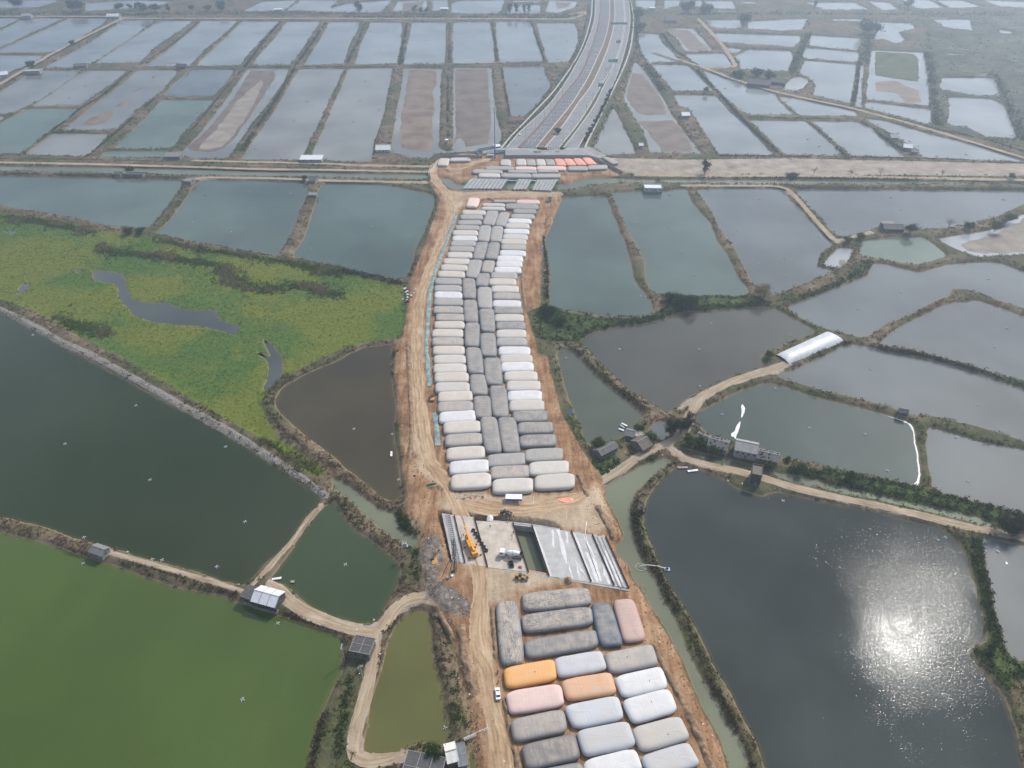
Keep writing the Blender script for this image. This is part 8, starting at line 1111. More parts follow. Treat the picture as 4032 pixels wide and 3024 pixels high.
# young street trees on the right footpath of the highway
for i, y in enumerate(np.arange(700, 860, 13.0)):
    x = (xat('RK', y) * .45 + xat('RO', y) * .55)
    tree('round' if i % 3 else 'tall', f'young street tree on the right highway footpath, {ordw(i)} from the junction', x, float(y), 5.5 + (i * 37 % 5) * .4, 2.2)

# ------------------------------------------------------------------ paddlewheel aerators
def aerator_proto(detail):
    t = thing('aerator', 'x', 'aerator')
    q = MB()
    for a in (.6, 2.2): q.box((0, 0, .32), (2.6, .12, .1), a)
    q.build('frame', MAT['steel'], t)
    for k in range(4):
        a = .6 + k * math.pi / 2
        c = (1.25 * math.cos(a), 1.25 * math.sin(a))
        q = MB(); q.tube([(c[0] - .5 * math.cos(a), c[1] - .5 * math.sin(a), .16), (c[0], c[1], .2), (c[0] + .5 * math.cos(a), c[1] + .5 * math.sin(a), .16)], .22, 8); q.build('float', MAT['blue_pale'], t, True)
        if detail:
            q = MB()
            for j in range(6):
                b_ = j * math.pi / 3
                q.box((c[0] * .62, c[1] * .62, .45), (.5, .07, .6) if j % 2 else (.07, .5, .6), a + b_)
            q.build('paddle', MAT['plastic_white'], t)
    q = MB(); q.lathe([(.18, .35), (.24, .4), (.24, .75), (.14, .85)], 8); q.build('motor', MAT['blue_pale'], t)
    return t
proto = aerator_proto(True)
simple_me = None
pts_a = np.array(AER)
pidx = np.full(len(AER), -1)
for i, P in enumerate(outl):
    pidx[inside(pts_a, P)] = i
order = {}
for j, (x, y) in enumerate(AER):
    i = pidx[j]
    col = PONDS[i][0] if i >= 0 else 'slate'
    side = 'beyond the canal' if y > 575 else ('left of the water bags' if x < -5 else 'right of the water bags')
    order.setdefault((POND_WORD[col], side), []).append(j)
first = True
for (wd, side), js in order.items():
    js.sort(key=lambda j: AER[j][0] / (AER[j][1] * .8 + 145))
    for k, j in enumerate(js):
        x, y = AER[j]
        lab = f'paddlewheel aerator, {ordw(k)} from left on the {wd} water {side}' if len(js) > 1 else f'only paddlewheel aerator on the {wd} water {side}'
        if y < 560:
            o = proto if first else copy_tree(proto); first = False
        else:
            if simple_me is None:
                q = MB()
                for a in (.6, 2.2): q.tube([(-1.7 * math.cos(a), -1.7 * math.sin(a), .2), (0, 0, .3), (1.7 * math.cos(a), 1.7 * math.sin(a), .2)], .24, 6)
                q.lathe([(.24, .2), (.24, .8), (.1, .9)], 6)
                simple_me = bpy.data.meshes.new('aerator'); simple_me.from_pydata(q.v, [], q.f); simple_me.materials.append(MAT['steel'])
            o = bpy.data.objects.new('aerator', simple_me); C.objects.link(o)
        o.location = (x, y, .0); o.rotation_euler = (0, 0, random.uniform(0, 3.1)); o.scale = (.55,) * 3 if y < 560 else (.8,) * 3
        tag(o, lab, 'aerator', 'paddlewheel aerators on the ponds')

# ------------------------------------------------------------------ vehicles
def veh(name, lab, cat, key, z):
    p = [Vector(v) for v in PTS[key][1]]
    d = p[1] - p[0]
    c = (p[0] + p[1]) / 2
    return thing(name, lab, cat, (c.x, c.y, z), math.atan2(d.y, d.x)), d.length
def bxp(name, c, s, m, par, rz=0, taper=1.0):
    q = MB(); q.box(c, s, rz, taper); return q.build(name, MAT[m], par)
def wheels(t, xs, w, r, wid=.35):
    for x in xs:
        for s in (-1, 1):
            q = MB(); q.lathe([(r * .5, -wid / 2), (r * .95, -wid / 2), (r, -wid / 4), (r, wid / 4), (r * .95, wid / 2), (r * .5, wid / 2)], 14, 'y', (x, s * w, r)); wo = q.build('wheel', MAT['tyre'], t)
            q = MB(); q.lathe([(r * .55, -wid / 2 - .02), (r * .55, wid / 2 + .02)], 10, 'y', (x, s * w, r)); q.build('rim', MAT['steel'], wo)
# mobile crane
t, L = veh('crane_truck', 'orange mobile crane with its boom folded forward on the bridge deck', 'crane', 'crane', 3.72)
bxp('chassis', (0, 0, 1.05), (11.2, 2.4, .55), 'orange', t)
wheels(t, (-4.2, -2.9, 2.6, 4.0), 1.05, .58)
bxp('driver_cab', (4.6, .55, 1.9), (1.6, 1.2, 1.3), 'orange', t, 0, .88); bxp('windscreen', (5.36, .55, 2.1), (.12, 1.0, .7), 'glass', t)
bxp('turntable', (-2.6, 0, 1.75), (3.2, 2.3, .9), 'orange', t); bxp('counterweight', (-4.7, 0, 2.0), (1.3, 2.5, 1.2), 'orange', t)
bxp('operator_cab', (-1.7, -1.0, 2.5), (1.4, .9, 1.5), 'orange', t, 0, .9); bxp('cab_glass', (-1.05, -1.0, 2.65), (.2, .75, .9), 'glass', t)
q = MB()
for (x0, x1, w, zz0, zz1) in ((-4.2, 4.0, .85, 2.9, 3.5), (3.6, 6.4, .66, 3.35, 3.75), (6.2, 8.0, .5, 3.65, 3.9)):
    q.add([(x0, -w / 2, zz0 - .4), (x1, -w / 2, zz1 - .35), (x1, w / 2, zz1 - .35), (x0, w / 2, zz0 - .4), (x0, -w / 2, zz0 + .4), (x1, -w / 2, zz1 + .3), (x1, w / 2, zz1 + .3), (x0, w / 2, zz0 + .4)],
          [(3, 2, 1, 0), (4, 5, 6, 7), (0, 1, 5, 4), (1, 2, 6, 5), (2, 3, 7, 6), (3, 0, 4, 7)])
q.build('boom', MAT['orange'], t)
bxp('boom_head', (8.3, 0, 3.75), (.8, .8, .9), 'orange', t); bxp('hook_block', (7.8, 0, 3.0), (.4, .4, .7), 'dark_metal', t)
for x in (-4.9, 1.0):
    bxp('outrigger', (x, 0, .8), (.35, 5.2, .3), 'orange', t)
    for s in (-1, 1): bxp('outrigger_pad', (x, s * 2.5, .35), (.55, .55, .7), 'dark_metal', t)
# concrete mixer
t, L = veh('mixer_truck', 'white concrete mixer truck parked on the bridge deck', 'mixer truck', 'mixer', 3.72)
bxp('chassis', (-.4, 0, .85), (8.6, .95, .35), 'dark_metal', t); wheels(t, (3.2, -1.2, -2.5, -3.8), 1.02, .52)
bxp('cab', (3.75, 0, 1.95), (2.0, 2.4, 2.3), 'white_paint', t, 0, .94); bxp('windscreen', (4.72, 0, 2.3), (.1, 2.1, .9), 'glass', t)
for s in (-1, 1): bxp('side_window', (3.9, s * 1.17, 2.35), (1.0, .08, .7), 'glass', t)
q = MB(); q.lathe([(.35, -3.6), (.75, -3.3), (1.18, -1.4), (1.22, -.2), (1.05, 1.2), (.55, 2.1)], 18, 'x', (0, 0, 0)); dr = q.build('drum', MAT['white_paint'], t, True); dr.location = (0, 0, 2.25); dr.rotation_euler = (0, R(7), 0)
q = MB(); q.lathe([(1.2, -.9), (1.235, -.85), (1.235, -.65), (1.2, -.6)], 18, 'x'); q.build('drum_band', MAT['blue_pale'], dr)
q = MB(); q.add([(-3.6, -.5, 3.3), (-3.6, .5, 3.3), (-4.6, .5, 3.1), (-4.6, -.5, 3.1), (-3.7, -.25, 2.2), (-3.7, .25, 2.2), (-4.3, .25, 2.2), (-4.3, -.25, 2.2)], [(0, 4, 5, 1), (1, 5, 6, 2), (2, 6, 7, 3), (3, 7, 4, 0)]); q.build('hopper', MAT['dark_metal'], t)
bxp('chute', (-4.6, .2, 1.6), (.5, .5, 1.2), 'dark_metal', t)
# cars
def car(lab, x, y, z, rz, m='white_paint'):
    t = thing('car', lab, 'car', (x, y, z), rz)
    q = MB()
    prof = [(-2.25, .55), (-2.3, .85), (-2.1, 1.0), (-1.5, 1.05), (-.9, 1.45), (.45, 1.48), (1.15, 1.02), (2.0, .88), (2.28, .7), (2.25, .4), (-2.2, .35)]
    for s in (-1, 1): pass
    n = len(prof)
    vs = [(a, -.86 if b < 1.2 else -.66, b) for a, b in prof] + [(a, .86 if b < 1.2 else .66, b) for a, b in prof]
    q.add(vs, [tuple(range(n)), tuple(range(2 * n - 1, n - 1, -1))] + [((i + 1) % n, i, n + i, n + (i + 1) % n) for i in range(n)])
    q.build('body', MAT[m], t)
    q = MB(); q.add([(1.10, -.7, 1.07), (1.10, .7, 1.07), (.50, .6, 1.46), (.50, -.6, 1.46)], [(0, 1, 2, 3)]); q.build('windscreen', MAT['glass'], t)
    q = MB(); q.add([(-1.48, .7, 1.09), (-1.48, -.7, 1.09), (-.95, -.6, 1.45), (-.95, .6, 1.45)], [(0, 1, 2, 3)]); q.build('rear_window', MAT['glass'], t)
    for s in (-1, 1):
        q = MB(); q.add([(-1.2, s * .83, 1.08), (.9, s * .83, 1.08), (.4, s * .68, 1.4), (-.85, s * .68, 1.4)], [(0, 1, 2, 3) if s < 0 else (3, 2, 1, 0)]); q.build('side_window', MAT['glass'], t)
        bxp('headlight', (2.2, s * .62, .78), (.12, .35, .14), 'plastic_white', t); bxp('tail_light', (-2.27, s * .62, .85), (.1, .35, .14), 'cloth_red', t)
    wheels(t, (-1.35, 1.4), .78, .32, .22)
    return t
p = [Vector(v) for v in PTS['car'][1]]; d = p[1] - p[0]; c = (p[0] + p[1]) / 2
car('white saloon car parked on the haul road beside the pale pink water bag', c.x, c.y, 2.08, math.atan2(d.y, d.x))
for k, (x, y) in enumerate(PTS['cars_hw'][1]):
    car(['white car at the near left of the highway side road', 'white car, left of a pair on the dark carriageway', 'white car, right of a pair on the dark carriageway'][k], x, y, HWZ, R(62) if k == 0 else R(75))
# road roller
t, L = veh('road_roller', 'orange road roller working on the haul road beside the water bags', 'roller', 'roller', 2.1)
q = MB(); q.lathe([(.2, -1.0), (.75, -1.0), (.75, 1.0), (.2, 1.0)], 18, 'y', (-1.9, 0, .75)); q.build('drum', MAT['steel'], t)
bxp('engine_cover', (1.0, 0, 1.3), (2.2, 1.7, .9), 'orange', t, 0, .9); bxp('front_frame', (-1.6, 0, 1.1), (2.2, 2.2, .35), 'orange', t); bxp('canopy', (-.2, 0, 2.75), (1.7, 1.7, .12), 'dark_metal', t)
for sx in (-.9, .5):
    for s in (-1, 1): bxp('canopy_post', (sx, s * .75, 2.05), (.1, .1, 1.4), 'dark_metal', t)
bxp('seat', (-.2, 0, 1.5), (.6, .6, .7), 'dark_metal', t); wheels(t, (1.5,), .85, .72, .5)
# excavator
t, L = veh('excavator', 'small orange excavator digging in the grey rubble beside the bridge', 'excavator', 'excavator', 2.0)
for s in (-1, 1):
    q = MB(); q.prism([(-1.9, s * 1.0 - .28), (1.9, s * 1.0 - .28), (1.9, s * 1.0 + .28), (-1.9, s * 1.0 + .28)], 0, .75); q.build('track', MAT['dark_metal'], t)
bxp('house', (-.5, 0, 1.35), (2.6, 2.3, 1.0), 'yellow', t, 0, .94); bxp('counterweight', (-1.9, 0, 1.35), (.6, 2.3, 1.0), 'orange', t); bxp('cab', (.5, .6, 1.85), (1.3, 1.0, 1.6), 'dark_metal', t, 0, .9)
q = MB(); q.tube([(.8, -.3, 1.6), (2.2, -.9, 3.4), (3.6, -1.6, 3.7)], .26, 6, .2); q.build('boom', MAT['yellow'], t)
q = MB(); q.tube([(3.6, -1.6, 3.7), (4.6, -2.2, 2.0)], .2, 6, .15); q.build('stick', MAT['yellow'], t)
q = MB(); q.box((4.7, -2.25, 1.4), (.8, .9, .8), -.5, .6); q.build('bucket', MAT['dark_metal'], t)
# wheel loaders
def loader(lab, key, m):
    t, L = veh('wheel_loader', lab, 'loader', key, float(site_z(PTS[key][1][0][1])) + .05)
    bxp('engine_cover', (-1.2, 0, 1.35), (1.9, 1.3, .9), m, t, 0, .92); bxp('front_frame', (.9, 0, 1.0), (1.5, 1.0, .6), m, t); bxp('cab', (-.1, 0, 2.0), (1.1, 1.2, 1.4), 'dark_metal', t, 0, .88)
    wheels(t, (-1.3, 1.2), .95, .65, .45)
    for s in (-1, 1):
        q = MB(); q.tube([(.4, s * .5, 1.6), (2.3, s * .5, .8)], .12, 5); q.build('lift_arm', MAT[m], t)
    q = MB(); q.add([(2.3, -1.1, .15), (2.3, 1.1, .15), (3.1, 1.1, .1), (3.1, -1.1, .1), (2.2, -1.1, 1.0), (2.2, 1.1, 1.0)], [(0, 1, 2, 3), (0, 4, 5, 1), (0, 3, 4), (1, 5, 2)]); q.build('bucket', MAT['dark_metal'], t)
loader('yellow wheel loader on the bare earth below the bridge deck', 'loader', 'yellow')
loader('dark wheel loader among the debris above the bridge deck', 'loaderB', 'dark_metal')
# motorbikes
for k, (x, y) in enumerate(PTS['bikes'][1]):
    t = thing('motorbike', ['dark motorbike beside the bright orange water bag', 'white motorbike above the parked white car', 'motorbike parked at the left edge of the haul road'][k], 'motorbike', (x, y, 2.08), random.uniform(0, 3))
    for xx in (-.62, .62):
        q = MB(); q.lathe([(.16, -.05), (.3, -.05), (.3, .05), (.16, .05)], 12, 'y', (xx, 0, .3)); q.build('wheel', MAT['tyre'], t)
    bxp('body', (0, 0, .6), (1.1, .3, .45), 'dark_metal' if k != 1 else 'white_paint', t, 0, .8); bxp('seat', (-.25, 0, .88), (.75, .3, .12), 'tyre', t); bxp('handlebar', (.5, 0, 1.05), (.08, .75, .07), 'steel', t)
# piling rig with its lattice mast lowered along the deck edge
x, y = PTS['rig'][1][0]
t = thing('piling_rig', 'dark piling rig with a tall raking mast beside the bridge deck', 'piling rig', (x, y, 2.2), R(40))
for s in (-1, 1): bxp('walking_beam', (0, s * 2.0, .35), (8.0, .9, .7), 'dark_metal', t)
bxp('platform', (0, 0, .95), (6.5, 4.2, .35), 'dark_metal', t)
for k, (cx_, cy_) in enumerate(((-1.6, -.8), (.2, -1.0), (1.8, .6))): bxp('winch', (cx_, cy_, 1.6), (1.1, 1.0, .9), ('steel', 'plastic_white', 'dark_metal')[k], t)
q = MB()
for a_, b_ in ((-.45, -.45), (.45, -.45), (.45, .45), (-.45, .45)): q.tube([(a_ + 2.4, b_, 1.0), (a_ + 2.7, b_ + .3, 20)], .12, 5)
for i in range(14):
    z0 = 1.2 + i * 1.35; s = 1 if i % 2 else -1
    q.tube([(2.42 - .45 * s, -.45, z0), (2.45 + .45 * s, -.42, z0 + 1.35)], .06, 4); q.tube([(2.42 - .45, .45 * s, z0), (2.45 - .45, -.45 * s, z0 + 1.35)], .06, 4)
q.build('mast', MAT['rust'], t)
for s in (-1, 1):
    q = MB(); q.tube([(-2.6, s * 1.7, 1.1), (2.5, s * .4, 13)], .1, 5); q.build('back_stay', MAT['rust'], t)

MAT['spoil'] = plain('spoil', (.27, .185, .115), .95, .1, .45, .6)
# ------------------------------------------------------------------ site equipment
a_, b_ = [Vector(v) for v in PTS['shed'][1]]
d = b_ - a_; c = (a_ + b_) / 2; Ls = d.length
t = thing('site_shed', 'blue and white roofed open site shed below the last water bag', 'shed', (c.x, c.y, 2.7), math.atan2(d.y, d.x))
bxp('roof', (0, 1.3, 3.2), (Ls + .3, 3.0, .16), 'white_paint', t); bxp('fascia', (0, -.25, 2.75), (Ls + .3, .12, .95), 'blue', t); bxp('fascia', (0, 2.85, 2.85), (Ls + .3, .12, .7), 'blue', t)
for i in range(5):
    for yy in (-.2, 2.7): bxp('post', (-Ls / 2 + .2 + (Ls - .4) * i / 4, yy, 1.3), (.14, .14, 2.9), 'steel', t)
for i in range(4): bxp('work_table', (-Ls / 2 + 1.2 + i * (Ls - 2.4) / 3, 1.1, .55), (1.3, 1.5, .12), 'wood', t)
bxp('floor', (0, 1.2, -.25), (Ls + 2.4, 5.0, .5), 'concrete', t)
t = thing('railing', 'white pipe railing round the pit right of the site shed', 'railing', (c.x + Ls * .5 + 2.9, c.y + .9, 2.5), 0)
for (x0, y0, x1, y1) in ((-2, -1.6, 2.4, -1.6), (2.4, -1.6, 2.4, 2.6), (-2, 2.6, 2.4, 2.6)):
    q = MB()
    for z in (.5, 1.1): q.tube([(x0, y0, z), (x1, y1, z)], .06, 5)
    for i in range(4): q.tube([(x0 + (x1 - x0) * i / 3, y0 + (y1 - y0) * i / 3, -.4), (x0 + (x1 - x0) * i / 3, y0 + (y1 - y0) * i / 3, 1.1)], .06, 5)
    q.build('rail', MAT['plastic_white'], t)
bxp('pit_edge', (0, .6, .1), (2.0, 1.8, .5), 'concrete', t); bxp('pit_water', (0, .6, .36), (1.3, 1.1, .02), 'window', t)
# crumpled salmon tarpaulin
tp = np.array(PTS['tarp'][1]); cen = tp.mean(0)
q = MB(); n = 28; rg = resample(tp.tolist(), .6, .0)
if signed_area(rg) < 0: rg = rg[::-1]
rings = [rg * (1 - f) + cen * f for f in (0, .2, .45, .7)]
vs = [(p[0], p[1], float(site_z(p[1])) + .06 + (0 if ri == 0 else .15 + .35 * abs(mnoise.noise((p[0] * 1.3, p[1] * 1.3, ri))))) for ri, Rg in enumerate(rings) for p in Rg] + [(cen[0], cen[1], float(site_z(cen[1])) + .3)]
m_ = len(rg)
q.add(vs, [(r_ * m_ + k, r_ * m_ + (k + 1) % m_, (r_ + 1) * m_ + (k + 1) % m_, (r_ + 1) * m_ + k) for r_ in range(3) for k in range(m_)] + [(3 * m_ + k, 3 * m_ + (k + 1) % m_, 4 * m_) for k in range(m_)])
tag(q.build('tarpaulin', MAT['tarp']), 'crumpled salmon tarpaulin lying on the bare earth right of the site shed', 'tarpaulin')
# dust netting beside the haul road
for k, key in enumerate(('net1', 'net2')):
    P = resample(PTS[key][1], 2.0, .5, False, True, 12)
    t_ = np.gradient(P, axis=0); nr = np.stack([-t_[:, 1], t_[:, 0]], 1) / np.maximum(np.hypot(t_[:, 0], t_[:, 1]), 1e-6)[:, None]
    q = MB(); w_ = (2.4, 2.6)[k]; cols = 5; vs = []
    for i, p in enumerate(P):
        ww = w_ * (1 + .35 * mnoise.noise((p[0] * .15, p[1] * .15, 8)))
        for j in range(cols):
            f = j / (cols - 1) - .5
            e = p + nr[i] * ww * f * (-1)
            vs.append((e[0], e[1], float(site_z(e[1])) + .12 + (.22 * (1 - 4 * f * f) + .22 * mnoise.noise((e[0] * .8, e[1] * .8, 2)))))
    q.add(vs, [(i * cols + j, i * cols + j + 1, (i + 1) * cols + j + 1, (i + 1) * cols + j) for i in range(len(P) - 1) for j in range(cols - 1)])
    tag(q.build('dust_netting', MAT['net'], None, True), ['long teal strip of dust netting between haul road and left bag column', 'short teal heap of dust netting beside the white water bag'][k], 'netting', 'dust netting')
# spoil ridges pushed up beside bags and road
for k, (w_, h_, line) in enumerate(RIDGES):
    P = resample(line, .9, .5, False, True, 6)
    t_ = np.gradient(P, axis=0); nr = np.stack([-t_[:, 1], t_[:, 0]], 1) / np.maximum(np.hypot(t_[:, 0], t_[:, 1]), 1e-6)[:, None]
    vs = []; cols = 7; L_ = len(P)
    for i, p in enumerate(P):
        end = min(1.0, (min(i, L_ - 1 - i) + .3) / 2.5)
        for j in range(cols):
            f = j / (cols - 1) - .5
            e = p + nr[i] * w_ * f * (1 + .5 * mnoise.noise((p[0] * .35, p[1] * .35, j)))
            hh = h_ * end * max(0, 1 - 4 * f * f) * (.75 + .8 * mnoise.noise((e[0] * .5, e[1] * .5, k)) + .35 * mnoise.noise((e[0] * 1.7, e[1] * 1.7, k)))
            vs.append((e[0], e[1], float(site_z(e[1])) - .12 + max(0, hh)))
    q = MB(); q.add(vs, [(i * cols + j, i * cols + j + 1, (i + 1) * cols + j + 1, (i + 1) * cols + j) for i in range(L_ - 1) for j in range(cols - 1)])
    o = q.build('spoil_ridge', MAT['spoil'], None, True)
    if o.data.polygons[0].normal.z < 0: o.data.flip_normals()
    tag(o, 'ridge of loose spoil on the construction site', None, None, 'structure')
# people
def body_mesh():
    me = bpy.data.meshes.new('person')
    J = [(0, 0, .95), (0, 0, 1.2), (0, 0, 1.42), (0, .02, 1.52), (0, .03, 1.66), (.2, 0, 1.4), (.26, .05, 1.12), (.24, .2, .92), (-.2, 0, 1.4), (-.27, -.02, 1.12), (-.25, .1, .88), (.11, 0, .9), (.13, .06, .5), (.13, .0, .08), (.13, .16, .04), (-.11, 0, .9), (-.13, -.05, .5), (-.13, -.12, .08), (-.13, .04, .04)]
    E = [(0, 1), (1, 2), (2, 3), (3, 4), (2, 5), (5, 6), (6, 7), (2, 8), (8, 9), (9, 10), (0, 11), (11, 12), (12, 13), (13, 14), (0, 15), (15, 16), (16, 17), (17, 18)]
    Rr = [.16, .15, .16, .07, .115, .08, .06, .045, .08, .06, .045, .1, .075, .05, .05, .1, .075, .05, .05]
    me.from_pydata(J, E, []); return me, Rr
bme, brad = body_mesh()
def person(lab, x, y, z, m, rz):
    o = bpy.data.objects.new('person', bme.copy()); C.objects.link(o); o.location = (x, y, z); o.rotation_euler = (0, 0, rz)
    o.data.materials.append(MAT[m])
    sk = o.modifiers.new('skin', 'SKIN')
    if not o.data.skin_vertices:
        bm_ = bmesh.new(); bm_.from_mesh(o.data); bm_.verts.layers.skin.verify(); bm_.to_mesh(o.data); bm_.free()
    for i, v in enumerate(o.data.skin_vertices[0].data):
        v.radius = (brad[i], brad[i]); v.use_root = i == 0
    sub = o.modifiers.new('subdivision', 'SUBSURF'); sub.levels = sub.render_levels = 1
    q = MB(); q.lathe([(.17, 0), (.14, .07), (.08, .11), (.01, .13)], 10, 'z', (0, .03, 1.69)); q.build('helmet', MAT['helmet'], o)
    q = MB(); q.lathe([(.05, -.11), (.098, -.05), (.1, .03), (.07, .08)], 8, 'z', (0, .05, 1.66)); q.build('face', MAT['skin'], o)
    return tag(o, lab, 'person', 'workers on the bridge deck')
for k, ((x, y), m) in enumerate(zip(PTS['people'][1], ('cloth_dark', 'cloth_red', 'cloth_dark', 'cloth_yellow', 'plastic_white', 'cloth_dark', 'cloth_yellow', 'cloth_dark'))):
    person(['person in dark clothes walking across the sandy deck', 'person in red standing near the open gap between the decks', 'person in dark clothes bending beside the person in red', 'person in yellow at the far edge of the sandy deck',
            'person in white beside the orange mobile crane', 'person in dark clothes beside the orange mobile crane', 'person in yellow standing behind the far deck edge', 'person in dark clothes among the debris behind the far deck edge'][k], x, y, 3.72 if k < 6 else 3.55, m, k * 1.3)
# row of black crates along the deck wall
a_, b_ = [Vector(v) for v in PTS['boxes'][1]]
for i in range(7):
    p = a_.lerp(b_, i / 6)
    t = thing('crate', f'black open crate in the row beside the deck starter bars, {ordw(i)} from the far end', 'crate', (p.x - .2, p.y, 3.68), random.uniform(-.1, .1), 'black crates on the deck')
    bxp('tray', (0, 0, .1), (1.5, 1.2, .12), 'dark_metal', t)
    for (cx_, cy_, sx, sy) in ((0, -.6, 1.5, .08), (0, .6, 1.5, .08), (-.72, 0, .08, 1.1), (.72, 0, .08, 1.1)): bxp('side', (cx_, cy_, .45), (sx, sy, .6), 'dark_metal', t)
# skips, bricks and a heap of white fabric on the deck
mx = Vector(PTS['mixer'][1][0])
for k, (ox, oy, lab) in enumerate(((-5.0, -2.6, 'dark steel skip below the mixer truck, farther of two'), (-4.6, -4.2, 'dark steel skip below the mixer truck, nearer of two'))):
    t = thing('skip', lab, 'skip', (mx.x + ox, mx.y + oy, 3.72), .3 - k * .3)
    bxp('floor', (0, 0, .08), (1.7, 1.2, .1), 'dark_metal', t)
    for (cx_, cy_, sx, sy) in ((0, -.6, 1.8, .08), (0, .6, 1.8, .08), (-.88, 0, .08, 1.1), (.88, 0, .08, 1.1)): bxp('side', (cx_, cy_, .5), (sx, sy, .85), 'dark_metal', t)
t = thing('brick_pallet', 'small pallet of red bricks near the deck corner below the mixer truck', 'bricks', (mx.x - 1.2, mx.y - 4.6, 3.72), -.2)
bxp('pallet', (0, 0, .08), (1.5, 1.1, .14), 'wood', t)
for i in range(4):
    for j in range(3): bxp('brick', (-.5 + i * .34, -.32 + j * .32, .3 + .06 * ((i + j) % 2)), (.3, .28, .3), 'brick_red', t)
q = MB(); fh = []
for i in range(5):
    for k in range(12):
        a = k * math.pi / 6; r_ = (1.5, 1.35, 1.0, .6, .2)[i] * (1 + .3 * mnoise.noise((i * 1.7, k * .9, 3))); fh.append((r_ * math.cos(a), r_ * 1.4 * math.sin(a), (0, .35, .65, .85, .95)[i] * (1 + .3 * mnoise.noise((k * .8, i, 1)))))
q.add(fh, [(i * 12 + k, i * 12 + (k + 1) % 12, (i + 1) * 12 + (k + 1) % 12, (i + 1) * 12 + k) for i in range(4) for k in range(12)] + [tuple(48 + k for k in range(12))])
o = q.build('fabric_heap', MAT['fabric']); o.location = (PTS['people'][1][0][0] - .2, PTS['people'][1][0][1] + 5.2, 3.5); tag(o, 'heap of white fabric at the far corner of the sandy deck', 'fabric')
# debris left of the site shed
a_, b_ = [Vector(v) for v in PTS['debris'][1]]
for i in range(14):
    p = a_.lerp(b_, (i + random.uniform(.1, .9)) / 14) + Vector((random.uniform(-.5, .5), random.uniform(-3, 3)))
    t = thing('formwork_panel', f'loose formwork panel, {ordw(i)} from the left in the litter beside the site shed', 'panel', (p.x, p.y, float(site_z(p.y)) + .08), random.uniform(0, 3), 'loose formwork panels')
    w_, h_ = random.uniform(.8, 1.8), random.uniform(.6, 1.2)
    bxp('board', (0, 0, .06), (w_, h_, .06), random.choice(('wood', 'steel', 'dark_metal', 'brick_red')), t)
    for s in (-1, 1): bxp('batten', (s * w_ * .45, 0, .14), (.1, h_, .1), 'steel', t)
# trash heap with red and white sacks by the marsh corner
x, y = PTS['trash'][1][0]
for i in range(16):
    px_, py_ = x + random.uniform(-4, 4), y - 9 + 18 * (i + random.random()) / 16
    q = MB(); s = random.uniform(.7, 1.3)
    q.lathe([(.15 * s, 0), (.55 * s, .1 * s), (.62 * s, .4 * s), (.4 * s, .75 * s), (.12 * s, .85 * s)], 8)
    red = i % 4 == 0
    o = q.build('sack', MAT['cloth_red' if red else 'plastic_white'], None, True); o.location = (px_, py_, float(site_z(py_)) - .1); o.rotation_euler = (random.uniform(-.5, .5), random.uniform(-.5, .5), 0); o.scale = (1.4, 1, .8)
    tag(o, ('red' if red else 'white') + f' sack, {ordw(i)} from the near end of the litter heap at the marsh corner', 'sack', 'red sacks in the heap' if red else 'white sacks in the heap')
# boats and floating planks
bp = PTS['boats'][1]
BL = ['pale flat boat moored by the farmhouses, farthest of three', 'dark green flat boat moored between two pale boats by the farmhouses', 'pale flat boat moored by the farmhouses, nearest of three', 'pale flat boat at the corner of the big grey pond, left of two', 'pale flat boat at the corner of the big grey pond, right of two',
      'narrow plank jetty beside the dark green pond near the white roofed house', 'plank jetty beside the mid green pond near the white roofed house', 'grey flat boat with glazed deck moored at the bright green pond', 'white flat boat beside the brown pond', 'tiny square raft on the mid green pond', 'pale flat boat below the long dirt road']
for k in range(len(bp) // 2 - (1 if len(bp) // 2 == 11 and True else 0)):
    a_, b_ = Vector(bp[2 * k]), Vector(bp[2 * k + 1]); d = b_ - a_; L_ = max(1.6, d.length); c = (a_ + b_) / 2
    t = thing('boat' if 'boat' in BL[k] else 'raft' if 'raft' in BL[k] else 'jetty', BL[k], 'boat' if 'boat' in BL[k] else 'raft' if 'raft' in BL[k] else 'jetty', (c.x, c.y, .05), math.atan2(d.y, d.x))
    w_ = max(1.1, min(2.0, L_ * .24)); m = 'dark_metal' if 'dark green' in BL[k] and 'boat' in BL[k] else ('steel' if 'grey flat' in BL[k] else 'wood')
    q = MB(); q.add([(-L_ / 2, -w_ / 2, .5), (L_ / 2, -w_ / 2, .55), (L_ / 2, w_ / 2, .55), (-L_ / 2, w_ / 2, .5), (-L_ / 2 + .3, -w_ / 2 + .2, -.1), (L_ / 2 - .4, -w_ / 2 + .2, -.1), (L_ / 2 - .4, w_ / 2 - .2, -.1), (-L_ / 2 + .3, w_ / 2 - .2, -.1)],
                     [(0, 1, 5, 4), (1, 2, 6, 5), (2, 3, 7, 6), (3, 0, 4, 7), (7, 6, 5, 4)]); q.build('hull', MAT[m], t)
    n = max(3, int(L_ / .6))
    for i in range(n): bxp('deck_plank', (-L_ / 2 + L_ * (i + .5) / n, 0, .46), (L_ / n * .9, w_ * .92, .06), 'plastic_white' if m == 'wood' and k % 2 == 0 else 'wood' if m == 'wood' else ('glass' if 'grey flat' in BL[k] else 'steel'), t)
